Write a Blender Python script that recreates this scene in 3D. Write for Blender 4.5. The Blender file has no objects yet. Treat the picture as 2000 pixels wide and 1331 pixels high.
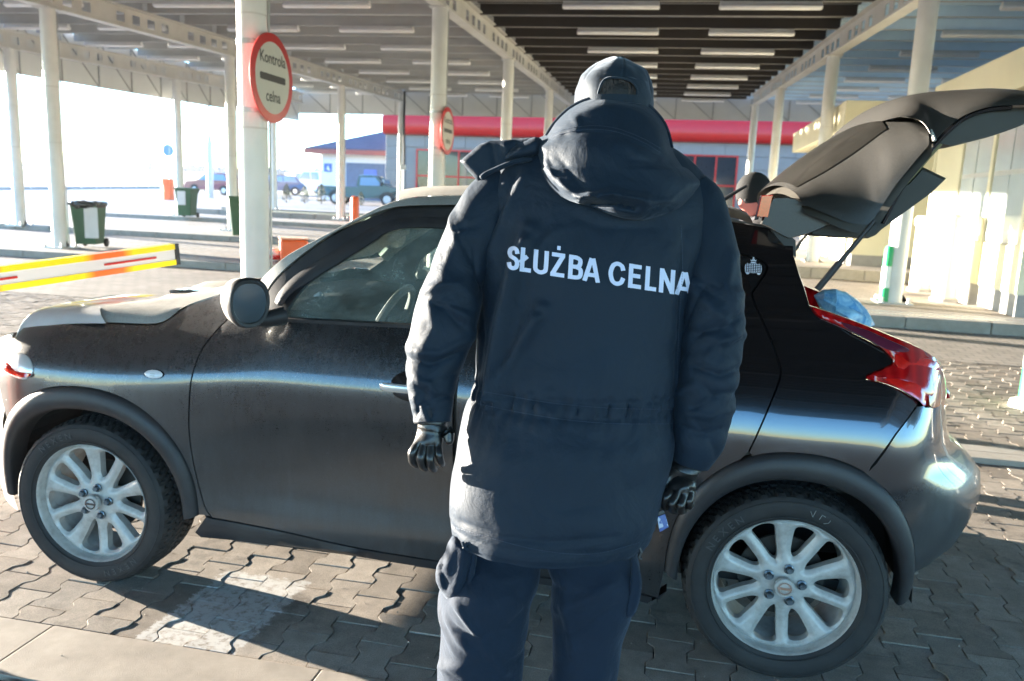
import bpy, bmesh, math, random
import numpy as np
from mathutils import Vector, Matrix
from mathutils.geometry import delaunay_2d_cdt
from mathutils.bvhtree import BVHTree

SC = bpy.context.scene
COL = SC.collection
random.seed(7)
R = math.radians
PI = math.pi

# ---------------------------------------------------------------- camera, sky, sun, exposure
CAMZ = 1.5337
FPX = 1571.45                      # focal length in pixels of the 2000 px wide photograph
CR = ((0.97818982, 0.20364275, 0.04091821),      # camera right
      (0.07505747, -0.16286139, -0.98378989),    # camera down
      (-0.19367768, 0.96540447, -0.17459426))    # camera forward
cam_d = bpy.data.cameras.new('camera')
cam_d.sensor_width = 36.0
cam_d.lens = FPX * 36.0 / 2000.0
cam_d.clip_start = 0.05
cam_d.clip_end = 4000
cam_d.dof.use_dof = True
cam_d.dof.focus_distance = 2.15
cam_d.dof.aperture_fstop = 4.5
cam = bpy.data.objects.new('camera', cam_d)
COL.objects.link(cam)
_r, _d, _f = (Vector(v) for v in CR)
_m = Matrix((_r, -_d, -_f)).transposed().to_4x4()
_m.translation = Vector((0, 0, CAMZ))
cam.matrix_world = _m
SC.camera = cam

SUN_AZ = R(11.5)                   # rays travel towards +X and a little towards the camera
SUN_EL = R(6.0)
world = bpy.data.worlds.new('World')
SC.world = world
world.use_nodes = True
wt = world.node_tree
wt.nodes.clear()
sky = wt.nodes.new('ShaderNodeTexSky')
sky.sky_type = 'NISHITA'
sky.sun_disc = False
sky.sun_elevation = SUN_EL
sky.sun_rotation = math.atan2(-math.cos(SUN_AZ), math.sin(SUN_AZ))
sky.altitude = 200
sky.air_density = 1.0
sky.dust_density = 0.15
sky.ozone_density = 4.0
bg = wt.nodes.new('ShaderNodeBackground')
bg.inputs['Strength'].default_value = 0.15
wo = wt.nodes.new('ShaderNodeOutputWorld')
wt.links.new(sky.outputs[0], bg.inputs[0])
wt.links.new(bg.outputs[0], wo.inputs[0])

sun_d = bpy.data.lights.new('sun', 'SUN')
sun_d.energy = 4.0
sun_d.angle = R(0.5)
sun_d.color = (1.0, 0.90, 0.76)
sun = bpy.data.objects.new('sun', sun_d)
COL.objects.link(sun)
_sd = Vector((math.cos(SUN_AZ) * math.cos(SUN_EL), -math.sin(SUN_AZ) * math.cos(SUN_EL), -math.sin(SUN_EL)))
sun.rotation_euler = _sd.to_track_quat('-Z', 'Y').to_euler()
sun.location = (-30, 8, 8)

SC.render.engine = 'CYCLES'
SC.view_settings.view_transform = 'Standard'
SC.view_settings.look = 'None'
SC.view_settings.exposure = 3.95
SC.view_settings.gamma = 1.0
SC.view_settings.use_curve_mapping = False
SC.cycles.max_bounces = 8
SC.cycles.transparent_max_bounces = 16

# ---------------------------------------------------------------- measuring helpers
# turn a position measured on the photograph into a real point on a known plane of the place
def ray(u, v):
    a, b = (u - 1000.0) / FPX, (v - 665.5) / FPX
    return Vector([CR[0][i] * a + CR[1][i] * b + CR[2][i] for i in range(3)])
CAM = Vector((0, 0, CAMZ))
def on_plane(u, v, n, d):
    r = ray(u, v)
    return CAM + r * ((d - n.dot(CAM)) / n.dot(r))
TILT, TY0 = 0.0195, 6.0            # the yard rises very slightly behind the first lane
def gz(x, y):
    return TILT * max(0.0, y - TY0)
def on_ground(u, v):
    p = on_plane(u, v, Vector((0, 0, 1)), 0)
    if 0 < p.y < TY0 and ray(u, v).z < 0:
        return p
    return on_plane(u, v, Vector((0, -TILT, 1)), -TILT * TY0)
def at_y(u, v, y):
    return on_plane(u, v, Vector((0, 1, 0)), y)
def at_x(u, v, x):
    return on_plane(u, v, Vector((1, 0, 0)), x)
def at_d(u, v, dep):
    return CAM + ray(u, v) * dep

# ---------------------------------------------------------------- object helpers
def link(o, parent=None):
    COL.objects.link(o)
    if parent is not None:
        o.parent = parent
    return o
def thing(name, label, cat, loc=(0, 0, 0), rot=(0, 0, 0), group=None):
    o = bpy.data.objects.new(name, None)
    o.empty_display_size = 0.2
    o.location = loc
    o.rotation_euler = rot
    o['label'] = label
    o['category'] = cat
    if group:
        o['group'] = group
    return link(o)
def tag(o, label, cat, group=None):
    o['label'] = label
    o['category'] = cat
    if group:
        o['group'] = group
    return o
def copy_tree(o, parent=None):
    c = o.copy()
    COL.objects.link(c)
    if parent is not None:
        c.parent = parent
    for ch in o.children:
        copy_tree(ch, c)
    return c
def rel(o, parent):
    """parent o, whose mesh is in world coordinates, to an empty that sits elsewhere"""
    m = Matrix.LocRotScale(parent.location, parent.rotation_euler, parent.scale)
    o.parent = parent
    o.matrix_parent_inverse = m.inverted()
    return o

class MB:
    def __init__(s):
        s.v, s.f = [], []
    def add(s, vs, fs):
        b = len(s.v)
        s.v += [tuple(v) for v in vs]
        s.f += [tuple(i + b for i in f) for f in fs]
        return s
    def box(s, x0, x1, y0, y1, z0, z1, M=None):
        vs = [Vector((x, y, z)) for z in (z0, z1) for y in (y0, y1) for x in (x0, x1)]
        if M:
            vs = [M @ v for v in vs]
        return s.add(vs, [(0, 2, 3, 1), (4, 5, 7, 6), (0, 1, 5, 4), (2, 6, 7, 3), (0, 4, 6, 2), (1, 3, 7, 5)])
    def rings(s, rs, close=True, cap=True):
        n = len(rs[0])
        vs = [v for r in rs for v in r]
        fs = []
        for i in range(len(rs) - 1):
            for j in range(n if close else n - 1):
                k = (j + 1) % n
                fs.append((i * n + j, i * n + k, (i + 1) * n + k, (i + 1) * n + j))
        if cap:
            fs.append(tuple(range(n - 1, -1, -1)))
            fs.append(tuple((len(rs) - 1) * n + j for j in range(n)))
        return s.add(vs, fs)
    def tube(s, pts, r, n=10, cap=True):
        pts = [Vector(p) for p in pts]
        rr = r if isinstance(r, (list, tuple)) else [r] * len(pts)
        rs = []
        up = None
        for i, p in enumerate(pts):
            t = (pts[min(i + 1, len(pts) - 1)] - pts[max(i - 1, 0)]).normalized()
            if up is None:
                up = Vector((0, 0, 1)) if abs(t.z) < .9 else Vector((1, 0, 0))
            a = t.cross(up).normalized()
            b = a.cross(t).normalized()
            up = b
            rs.append([p + (a * math.cos(2 * PI * k / n) + b * math.sin(2 * PI * k / n)) * rr[i] for k in range(n)])
        return s.rings(rs, True, cap)
    def lathe(s, prof, n=32, M=None, cap=False):
        """prof: (radius, height) pairs about local Z"""
        rs = [[Vector((r * math.cos(2 * PI * k / n), r * math.sin(2 * PI * k / n), h)) for k in range(n)] for r, h in prof]
        if M:
            rs = [[M @ v for v in r] for r in rs]
        return s.rings(rs, True, cap)
    def prism(s, poly, h0, h1, f):
        """poly: 2D points, f(a, b, h) -> 3D"""
        n = len(poly)
        vs = [f(a, b, h0) for a, b in poly] + [f(a, b, h1) for a, b in poly]
        fs = [tuple(range(n - 1, -1, -1)), tuple(range(n, 2 * n))]
        fs += [(i, (i + 1) % n, (i + 1) % n + n, i + n) for i in range(n)]
        return s.add(vs, fs)
    def build(s, name, mat, parent=None, smooth=False, bevel=0, seg=2, sub=0, angle=40, mesh_only=False):
        me = bpy.data.meshes.new(name)
        me.from_pydata(s.v, [], s.f)
        bm = bmesh.new()
        bm.from_mesh(me)
        bmesh.ops.recalc_face_normals(bm, faces=bm.faces)
        if bevel:
            es = [e for e in bm.edges if len(e.link_faces) == 2 and e.calc_face_angle(0) > R(30)]
            bmesh.ops.bevel(bm, geom=es, offset=bevel, segments=seg, affect='EDGES', profile=.5, clamp_overlap=True)
        bm.to_mesh(me)
        bm.free()
        if bevel and not smooth:
            # rounded edges, flat faces: area-weighted normals
            me.shade_smooth()
            vn = [Vector((0, 0, 0)) for _ in me.vertices]
            for p in me.polygons:
                for i in p.vertices:
                    vn[i] += p.normal * p.area
            me.normals_split_custom_set_from_vertices([tuple(n.normalized()) for n in vn])
        elif smooth:
            me.shade_smooth()
            me.set_sharp_from_angle(angle=R(angle))
        if mat:
            me.materials.append(mat)
        if mesh_only:
            return me
        o = bpy.data.objects.new(name, me)
        if sub:
            m = o.modifiers.new('sub', 'SUBSURF')
            m.levels = m.render_levels = sub
        return link(o, parent)

def crv(pts, n=8, closed=False):
    """Catmull-Rom through points (any dimension)"""
    P = [tuple(p) for p in pts]
    N = len(P)
    out = []
    rng = N if closed else N - 1
    for i in range(rng):
        p0 = P[(i - 1) % N] if closed or i > 0 else P[0]
        p1, p2 = P[i], P[(i + 1) % N]
        p3 = P[(i + 2) % N] if closed or i + 2 < N else P[-1]
        for k in range(n):
            t = k / n
            out.append(tuple(.5 * ((2 * b) + (-a + c) * t + (2 * a - 5 * b + 4 * c - d) * t * t + (-a + 3 * b - 3 * c + d) * t ** 3) for a, b, c, d in zip(p0, p1, p2, p3)))
    if not closed:
        out.append(P[-1])
    return out
def lerp(a, b, t):
    return a + (b - a) * t
def sstep(a, b, x):
    t = min(1, max(0, (x - a) / (b - a)))
    return t * t * (3 - 2 * t)
def table(tb, x):
    """smooth interpolation in a table of (x, y)"""
    if x <= tb[0][0]:
        return tb[0][1]
    for i in range(len(tb) - 1):
        if x <= tb[i + 1][0]:
            x0, y0 = tb[i]
            x1, y1 = tb[i + 1]
            m0 = (y1 - tb[i - 1][1]) / (x1 - tb[i - 1][0]) if i > 0 else (y1 - y0) / (x1 - x0)
            m1 = (tb[i + 2][1] - y0) / (tb[i + 2][0] - x0) if i + 2 < len(tb) else (y1 - y0) / (x1 - x0)
            h = x1 - x0
            t = (x - x0) / h
            return (2 * t ** 3 - 3 * t * t + 1) * y0 + (t ** 3 - 2 * t * t + t) * h * m0 + (-2 * t ** 3 + 3 * t * t) * y1 + (t ** 3 - t * t) * h * m1
    return tb[-1][1]
def inside(p, poly):
    x, y = p
    c = False
    j = len(poly) - 1
    for i in range(len(poly)):
        xi, yi = poly[i]
        xj, yj = poly[j]
        if (yi > y) != (yj > y) and x < (xj - xi) * (y - yi) / (yj - yi) + xi:
            c = not c
        j = i
    return c
def seg_dist(p, a, b):
    ax, ay = a
    bx, by = b
    dx, dy = bx - ax, by - ay
    L = dx * dx + dy * dy
    t = 0 if L == 0 else max(0, min(1, ((p[0] - ax) * dx + (p[1] - ay) * dy) / L))
    return math.hypot(p[0] - ax - t * dx, p[1] - ay - t * dy)
def resample(poly, step):
    out = []
    n = len(poly)
    for i in range(n):
        a, b = poly[i], poly[(i + 1) % n]
        L = math.dist(a, b)
        k = max(1, round(L / step))
        for j in range(k):
            out.append((lerp(a[0], b[0], j / k), lerp(a[1], b[1], j / k)))
    return out
def np_inside(P, poly):
    x, y = P[:, 0], P[:, 1]
    c = np.zeros(len(P), bool)
    q = np.array(poly)
    for (xi, yi), (xj, yj) in zip(q, np.roll(q, 1, 0)):
        if yi == yj:
            continue
        c ^= ((yi > y) != (yj > y)) & (x < (xj - xi) * (y - yi) / (yj - yi) + xi)
    return c
def np_dist(P, segs):
    d = np.full(len(P), 1e9)
    for a, b in segs:
        a, b = np.array(a), np.array(b)
        ab = b - a
        L = ab @ ab
        t = np.clip(((P - a) @ ab) / L, 0, 1) if L > 0 else np.zeros(len(P))
        d = np.minimum(d, np.hypot(*(P - a - t[:, None] * ab).T))
    return d
def fill2d(outer, holes=(), step=.05):
    """triangulate a region with an even inner grid; returns points, triangles, boundary loops, distance to the edge"""
    loops = [resample(l, step) for l in [outer] + list(holes)]
    pts, edges, lo = [], [], []
    for l in loops:
        b = len(pts)
        pts += l
        lo.append(list(range(b, len(pts))))
        edges += [(b + i, b + (i + 1) % len(l)) for i in range(len(l))]
    segs = [(pts[a], pts[b]) for a, b in edges]
    xs = [p[0] for p in pts]
    ys = [p[1] for p in pts]
    g = []
    y = min(ys) + step * .5
    row = 0
    while y < max(ys):
        x0 = min(xs) + step * (.25 + .5 * (row % 2))
        g += [(x, y) for x in np.arange(x0, max(xs), step)]
        y += step * .866
        row += 1
    if g:
        g = np.array(g)
        ok = np_inside(g, loops[0])
        for h in loops[1:]:
            ok &= ~np_inside(g, h)
        g = g[ok]
        if len(g):
            g = g[np_dist(g, segs) > step * .42]
            pts += [(float(a), float(b)) for a, b in g]
    rv, re, rf, ov, oe, of = delaunay_2d_cdt([Vector(p) for p in pts], edges, [], 0, 1e-7)
    rv = [tuple(v) for v in rv]
    mp = {}
    for i, o in enumerate(ov):
        for q in o:
            mp[q] = i
    C = np.array([(sum(rv[i][0] for i in f) / len(f), sum(rv[i][1] for i in f) / len(f)) for f in rf])
    ok = np_inside(C, loops[0])
    for h in loops[1:]:
        ok &= ~np_inside(C, h)
    tris = [tuple(f) for f, k in zip(rf, ok) if k]
    lo = [[mp[i] for i in l] for l in lo]
    dist = np_dist(np.array(rv), segs)
    for l in lo:
        for i in l:
            dist[i] = 0
    return rv, tris, lo, [float(d) for d in dist]

# ---------------------------------------------------------------- material helpers
class NT:
    def __init__(s, name):
        s.m = bpy.data.materials.new(name)
        s.m.use_nodes = True
        s.t = s.m.node_tree
        s.b = s.t.nodes['Principled BSDF']
        s.out = s.t.nodes['Material Output']
    def n(s, typ, **kw):
        nd = s.t.nodes.new('ShaderNode' + typ)
        for k, v in kw.items():
            if hasattr(nd, k):
                setattr(nd, k, v)
            else:
                nd.inputs[k.replace('_', ' ')].default_value = v
        return nd
    def l(s, a, b):
        s.t.links.new(a, b)
        return s
    def coord(s, kind='Object', scale=(1, 1, 1), rot=(0, 0, 0)):
        c = s.n('TexCoord')
        mp = s.n('Mapping')
        mp.inputs['Scale'].default_value = scale
        mp.inputs['Rotation'].default_value = rot
        s.l(c.outputs[kind], mp.inputs[0])
        return mp.outputs[0]
    def noise(s, vec, scale=5, detail=4, rough=.55, dist=0):
        nd = s.n('TexNoise')
        nd.inputs['Scale'].default_value = scale
        nd.inputs['Detail'].default_value = detail
        nd.inputs['Roughness'].default_value = rough
        nd.inputs['Distortion'].default_value = dist
        s.l(vec, nd.inputs['Vector'])
        return nd.outputs['Fac']
    def ramp(s, fac, stops):
        r = s.n('ValToRGB')
        el = r.color_ramp.elements
        while len(el) > 1:
            el.remove(el[-1])
        for i, (p, c) in enumerate(stops):
            e = el[0] if i == 0 else el.new(p)
            e.position = p
            e.color = (c, c, c, 1) if isinstance(c, (int, float)) else (*c, 1)
        s.l(fac, r.inputs[0])
        return r.outputs[0]
    def mix(s, fac, a, b, blend='MIX'):
        m = s.n('Mix')
        m.data_type = 'RGBA'
        m.blend_type = blend
        for sock, v in ((m.inputs[0], fac), (m.inputs[6], a), (m.inputs[7], b)):
            if isinstance(v, (int, float)):
                sock.default_value = v
            elif isinstance(v, tuple):
                sock.default_value = (*v, 1)
            else:
                s.l(v, sock)
        return m.outputs[2]
    def math(s, op, a, b=0.0, c=None):
        m = s.n('Math')
        m.operation = op
        for i, v in enumerate((a, b) if c is None else (a, b, c)):
            if isinstance(v, (int, float)):
                m.inputs[i].default_value = v
            else:
                s.l(v, m.inputs[i])
        return m.outputs[0]
    def bump(s, h, strength=.3, dist=.01, prev=None):
        b = s.n('Bump')
        b.inputs['Strength'].default_value = strength
        b.inputs['Distance'].default_value = dist
        s.l(h, b.inputs['Height'])
        if prev is not None:
            s.l(prev, b.inputs['Normal'])
        return b.outputs[0]
    def set(s, **kw):
        for k, v in kw.items():
            sock = s.b.inputs[k.replace('_', ' ')]
            if isinstance(v, (int, float)):
                sock.default_value = v
            elif isinstance(v, tuple):
                sock.default_value = (*v, 1) if len(v) == 3 and sock.type == 'RGBA' else v
            else:
                s.l(v, sock)
        return s
def simple(name, col, rough=.5, metal=0, var=.12, scale=6, bump=0, bscale=80, bdist=.002, spec=None, coat=0, dirt=None):
    """surface with a little tonal variation and fine relief"""
    t = NT(name)
    v = t.coord('Object')
    nz = t.noise(v, scale, 5, .6)
    lo = tuple(c * (1 - var) for c in col)
    hi = tuple(min(1, c * (1 + var)) for c in col)
    c = t.ramp(nz, [(.3, lo), (.7, hi)])
    if dirt:
        n2 = t.noise(v, scale * .35, 6, .7)
        c = t.mix(t.ramp(n2, [(.45, 0.0), (.75, dirt[1])]), c, dirt[0])
    t.set(Base_Color=c, Roughness=rough, Metallic=metal)
    if spec is not None:
        t.set(Specular_IOR_Level=spec)
    if coat:
        t.set(Coat_Weight=coat, Coat_Roughness=.05)
    if bump:
        t.set(Normal=t.bump(t.noise(v, bscale, 4, .6), bump, bdist))
    return t.m
# ================================================================ MATERIALS OF THE PLACE
def paver_mat(name, paint=True):
    t = NT(name)
    geo = t.n('NewGeometry')
    oi = t.n('ObjectInfo')
    r = t.math('FRACT', t.math('ADD', geo.outputs['Random Per Island'], oi.outputs['Random']))
    pos = t.n('NewGeometry').outputs['Position']
    n1 = t.noise(pos, 14, 6, .65)
    n2 = t.noise(pos, 260, 3, .6)
    n3 = t.noise(pos, 1.1, 5, .6)
    base = t.ramp(r, [(0, (.235, .20, .166)), (.5, (.285, .248, .21)), (1, (.335, .296, .254))])
    c = t.mix(1.0, base, t.ramp(n1, [(.3, .78), (.7, 1.12)]), 'MULTIPLY')
    c = t.mix(1.0, c, t.ramp(n2, [(.32, .72), (.6, 1.1)]), 'MULTIPLY')
    c = t.mix(1.0, c, t.ramp(n3, [(.35, .72), (.6, 1.05)]), 'MULTIPLY')
    stain = t.ramp(t.noise(pos, 3.3, 6, .7), [(.56, 0.0), (.68, .6)])
    c = t.mix(stain, c, (.075, .068, .062))
    rough = .78
    if paint:
        # what is left of a white painted mark
        sx = t.n('SeparateXYZ')
        t.l(pos, sx.inputs[0])
        u = t.math('ADD', sx.outputs[0], t.math('MULTIPLY', sx.outputs[1], -.04))
        nn = t.math('MULTIPLY', t.math('SUBTRACT', t.noise(pos, 22, 6, .8), .5), .17)
        def band(v, a, b, w):
            lo = t.n('MapRange', interpolation_type='SMOOTHSTEP')
            t.l(t.math('ADD', v, nn), lo.inputs[0])
            lo.inputs[1].default_value, lo.inputs[2].default_value = a - w, a + w
            hi = t.n('MapRange', interpolation_type='SMOOTHSTEP')
            t.l(t.math('ADD', v, nn), hi.inputs[0])
            hi.inputs[1].default_value, hi.inputs[2].default_value = b - w, b + w
            return t.math('MULTIPLY', lo.outputs[0], t.math('SUBTRACT', 1.0, hi.outputs[0]))
        m = t.math('MULTIPLY', band(u, -1.80, -1.44, .006), band(sx.outputs[1], 2.18, 2.76, .012))
        wear = t.ramp(t.noise(pos, 26, 7, .75), [(.36, 0.0), (.52, 1.0)])
        m = t.math('MULTIPLY', m, wear)
        c = t.mix(t.math('MULTIPLY', m, .85), c, (.46, .455, .44))
    b = t.bump(n2, .5, .0012)
    b = t.bump(n1, .35, .003, b)
    t.set(Base_Color=c, Roughness=rough, Normal=b, Specular_IOR_Level=.15)
    return t.m
M_PAV = paver_mat('concrete_paver')

def far_ground_mat():
    t = NT('yard_ground')
    pos = t.n('NewGeometry').outputs['Position']
    mp = t.n('Mapping')
    t.l(pos, mp.inputs[0])
    br = t.n('TexBrick')
    br.offset = .5
    t.l(mp.outputs[0], br.inputs[0])
    br.inputs['Scale'].default_value = 1
    br.inputs['Brick Width'].default_value = .2
    br.inputs['Row Height'].default_value = .139
    br.inputs['Mortar Size'].default_value = .006
    br.inputs['Color1'].default_value = (.27, .24, .21, 1)
    br.inputs['Color2'].default_value = (.215, .19, .165, 1)
    br.inputs['Mortar'].default_value = (.09, .083, .075, 1)
    n1 = t.noise(pos, .5, 6, .6)
    c = t.mix(1.0, br.outputs[0], t.ramp(n1, [(.3, .8), (.7, 1.15)]), 'MULTIPLY')
    c = t.mix(1.0, c, t.ramp(t.noise(pos, 90, 3, .6), [(.3, .8), (.7, 1.1)]), 'MULTIPLY')
    t.set(Base_Color=c, Roughness=.85, Specular_IOR_Level=.3)
    return t.m
M_YARD = far_ground_mat()
M_REARY = simple('rear_asphalt', (.085, .092, .105), .85, var=.15, scale=2)
M_FIELD = simple('field_grass', (.22, .20, .10), .95, var=.4, scale=.05)
M_SAND = simple('joint_sand', (.045, .040, .034), .95, var=.3, scale=30, bump=.6, bscale=300)
M_CONC = simple('cast_concrete', (.27, .235, .195), .82, var=.16, scale=9, bump=.5, bscale=240, bdist=.0015, dirt=((.15, .125, .10), .55))
M_KERB = simple('kerb_concrete', (.27, .25, .22), .85, var=.15, scale=7, bump=.4, bscale=120)
M_WHITE = simple('white_painted_steel', (.66, .655, .63), .38, var=.05, scale=3, dirt=((.42, .40, .35), .35), spec=.5)
M_BEAM = simple('beam_paint', (.56, .545, .51), .45, var=.06, scale=2, dirt=((.36, .33, .28), .5))
M_LIP = simple('purlin_zinc', (.50, .49, .47), .4, metal=.2, var=.1, scale=5)
M_DARK = simple('black_rubber', (.018, .018, .018), .7, var=.3)
M_BLACK = simple('black_plastic', (.022, .022, .024), .45, var=.2)
M_CHROME = simple('bright_metal', (.72, .72, .72), .16, metal=1, var=.03)
M_STEEL = simple('galvanised_steel', (.42, .42, .41), .45, metal=.7, var=.1)
M_RED = simple('red_paint', (.52, .012, .008), .35, var=.06)
M_ORANGE = simple('orange_paint', (.85, .12, .02), .45, var=.06)
M_CREAM = simple('cream_render', (.74, .69, .50), .8, var=.05, scale=2)
M_TILE = simple('grey_cladding_tile', (.22, .19, .165), .5, var=.08, scale=1)
M_GREEN = simple('green_plastic', (.022, .085, .032), .5, var=.1)
M_PAPER = simple('paper_sheet', (.62, .60, .58), .7, var=.05)
def glass_mat(name, col, rough=.02, alpha=.35, dirt=0.0, dirtcol=(.4, .38, .34)):
    t = NT(name)
    tr = t.n('BsdfTransparent')
    tr.inputs[0].default_value = (*col, 1)
    gl = t.n('BsdfGlossy')
    gl.inputs['Roughness'].default_value = rough
    gl.inputs['Color'].default_value = (.9, .95, .95, 1)
    fr = t.n('Fresnel')
    fr.inputs[0].default_value = 1.5
    mx = t.n('MixShader')
    t.l(fr.outputs[0], mx.inputs[0])
    t.l(tr.outputs[0], mx.inputs[1])
    t.l(gl.outputs[0], mx.inputs[2])
    last = mx.outputs[0]
    if dirt:
        df = t.n('BsdfDiffuse')
        df.inputs[0].default_value = (*dirtcol, 1)
        m2 = t.n('MixShader')
        v = t.coord('Object')
        f1 = t.ramp(t.noise(v, 5, 6, .7), [(.35, .25), (.7, 1.0)])
        f2 = t.ramp(t.noise(v, 160, 3, .7), [(.35, .5), (.7, 1.0)])
        t.l(t.math('MULTIPLY', t.math('MULTIPLY', f1, f2), dirt), m2.inputs[0])
        t.l(last, m2.inputs[1])
        t.l(df.outputs[0], m2.inputs[2])
        last = m2.outputs[0]
    t.l(last, t.out.inputs[0])
    return t.m
M_WINDARK = simple('dark_window_glass', (.02, .025, .03), .06, var=.1, spec=.8)
M_PANE = glass_mat('window_pane', (.75, .8, .8))

# ================================================================ GROUND
def struct(o):
    o['kind'] = 'structure'
    return o
mb = MB()
ys = [-60, 0, 6, 14, 30, 60, 100, 200, 500, 1500]
xs = [-1500, -400, -120, -60, -30, -12, 0, 12, 40, 120, 400, 1500]
mb.add([(x, y, gz(0, y) - (.016 if y < 14 else .004)) for y in ys for x in xs],
       [(j * 12 + i, j * 12 + i + 1, (j + 1) * 12 + i + 1, (j + 1) * 12 + i) for j in range(9) for i in range(11)])
struct(mb.build('ground', M_SAND))
# the paved yard behind the first lanes, a sheet over the ground
mb = MB()
yy = [8.9, 14, 30, 60.2]
mb.add([(x, y, gz(0, y) + .002) for y in yy for x in (-62, -30, 0, 30)],
       [(j * 4 + i, j * 4 + i + 1, (j + 1) * 4 + i + 1, (j + 1) * 4 + i) for j in range(3) for i in range(3)])
struct(mb.build('yard_paving', M_YARD))
mb = MB()
mb.add([(x, y, gz(0, y) + .003) for y in (60.2, 140, 400, 1400) for x in (-1400, -300, 0, 300, 1400)],
       [(j * 5 + i, j * 5 + i + 1, (j + 1) * 5 + i + 1, (j + 1) * 5 + i) for j in range(3) for i in range(4)])
o = mb.build('grass_field', M_FIELD)
struct(o)
# yard behind the camera
mb = MB()
mb.add([(-40, -50, -.002), (40, -50, -.002), (40, -1.6, -.002), (-40, -1.6, -.002)], [(0, 1, 2, 3)])
struct(mb.build('rear_yard', M_REARY))

PX, PY = .139, .2
GX0, GY0 = -1.8675, 2.9182
def paver_outline(cut0=-.1, cut1=.1):
    g = .0021
    we, ww = .0825 - g, .0565 - g
    pts = [(we, -.1), (we + .001, -.068), (we - .004, -.058), (ww + .006, -.042), (ww, -.032), (ww, .032), (ww + .006, .042), (we - .004, .058), (we + .001, .068), (we, .1)]
    out = []
    for x, y in pts:
        if y < cut0 or y > cut1:
            continue
        out.append((x, y))
    def wat(y):
        for (x0, y0), (x1, y1) in zip(pts, pts[1:]):
            if y0 <= y <= y1:
                return lerp(x0, x1, (y - y0) / (y1 - y0))
        return we
    if cut0 > -.1:
        out.insert(0, (wat(cut0), cut0))
    if cut1 < .1:
        out.append((wat(cut1), cut1))
    out = [(x, y + (g if y == cut0 else -g if y == cut1 else 0)) for x, y in out]
    return out + [(-x, y) for x, y in reversed(out)]
def paver_geo(ol):
    n = len(ol)
    cy = sum(p[1] for p in ol) / n
    def sc(p, d):
        L = math.hypot(p[0], p[1] - cy) or 1
        k = (L - d) / L
        return (p[0] * k, cy + (p[1] - cy) * k)
    top = [sc(p, .0017) for p in ol]
    vs = [(x, y, 0) for x, y in top] + [(x, y, -.0016) for x, y in ol] + [(x, y, -.03) for x, y in ol]
    fs = [tuple(range(n))] + [(i + k * n, i + (k + 1) * n, (i + 1) % n + (k + 1) * n, (i + 1) % n + k * n) for k in (0, 1) for i in range(n)]
    return vs, fs
PG = {}
def pgeo(c0=-.1, c1=.1):
    k = (round(c0, 4), round(c1, 4))
    if k not in PG:
        PG[k] = paver_geo(paver_outline(c0, c1))
    return PG[k]
PME = {}
def pmesh(c0, c1):
    k = (round(c0, 4), round(c1, 4))
    if k not in PME:
        v, f = pgeo(c0, c1)
        me = bpy.data.meshes.new('paver')
        me.from_pydata(v, [], f)
        me.materials.append(M_PAV)
        PME[k] = me
    return PME[k]
def proj(p):
    q = Vector(p) - CAM
    z = sum(CR[2][i] * q[i] for i in range(3))
    if z < .1:
        return None
    return 1000 + FPX * sum(CR[0][i] * q[i] for i in range(3)) / z, 665.5 + FPX * sum(CR[1][i] * q[i] for i in range(3)) / z, z
def hidden_zone(u, v):
    # behind the wheels, the officer or the car body as the photograph shows them
    if 850 < u < 1260 and v > 1000:
        return True
    if math.hypot((u - 1535) / 210, (v - 1156) / 190) < 1:
        return True
    if math.hypot((u - 175) / 140, (v - 980) / 165) < 1:
        return True
    if 360 < u < 1300 and v < 1040:
        return True
    return False
cands, rest = [], []
rp = random.Random(3)
def field(x0, x1, y0, y1, zf, singles=True):
    for c in range(math.ceil((x0 - GX0) / PX), math.floor((x1 - GX0) / PX) + 1):
        off = 0 if c % 2 == 0 else .1
        r = math.floor((y0 - GY0 - off) / PY)
        while True:
            ya = GY0 + off + r * PY
            if ya >= y1 - .02:
                break
            c0, c1 = max(-.1, y0 - (ya + .1)), min(.1, y1 - (ya + .1))
            r += 1
            if c1 - c0 < .03:
                continue
            p = (GX0 + c * PX, ya + .1, zf(ya) + rp.gauss(0, .0011))
            rt = (rp.gauss(0, .006), rp.gauss(0, .006), rp.gauss(0, .008))
            q = proj(p)
            it = (p, rt, c0, c1)
            if singles and q and -40 < q[0] < 2040 and q[1] < 1380 and not hidden_zone(q[0], q[1]):
                cands.append((q[2], it))
            else:
                rest.append(it)
STRIP0, STRIP1 = 1.93, 2.222
KB0, KB1 = 5.40, 5.72
field(-1.9, 2.4, 1.42, STRIP0, lambda y: 0)
field(-5.2, 5.4, STRIP1, KB0, lambda y: 0)
field(-9.5, 7.5, KB1, 9.0, lambda y: gz(0, y) + .03 * (y < 0), singles=False)
cands.sort(key=lambda t: t[0])
pav = struct(bpy.data.objects.new('pavement', None))
link(pav)
for z, (p, rt, c0, c1) in cands[:298]:
    o = bpy.data.objects.new('paver', pmesh(c0, c1))
    o.location = p
    o.rotation_euler = rt
    link(o, pav)
mb = MB()
for p, rt, c0, c1 in [c[1] for c in cands[298:]] + rest:
    v, f = pgeo(c0, c1)
    ca, sa = math.cos(rt[2]), math.sin(rt[2])
    mb.add([(p[0] + x * ca - y * sa, p[1] + x * sa + y * ca, p[2] + z + x * rt[1] + y * rt[0]) for x, y, z in v], f)
me = bpy.data.meshes.new('paver_field')
me.from_pydata(mb.v, [], mb.f)
me.materials.append(M_PAV)
o = bpy.data.objects.new('paver_field', me)
link(o, pav)
o['kind'] = 'stuff'
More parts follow.
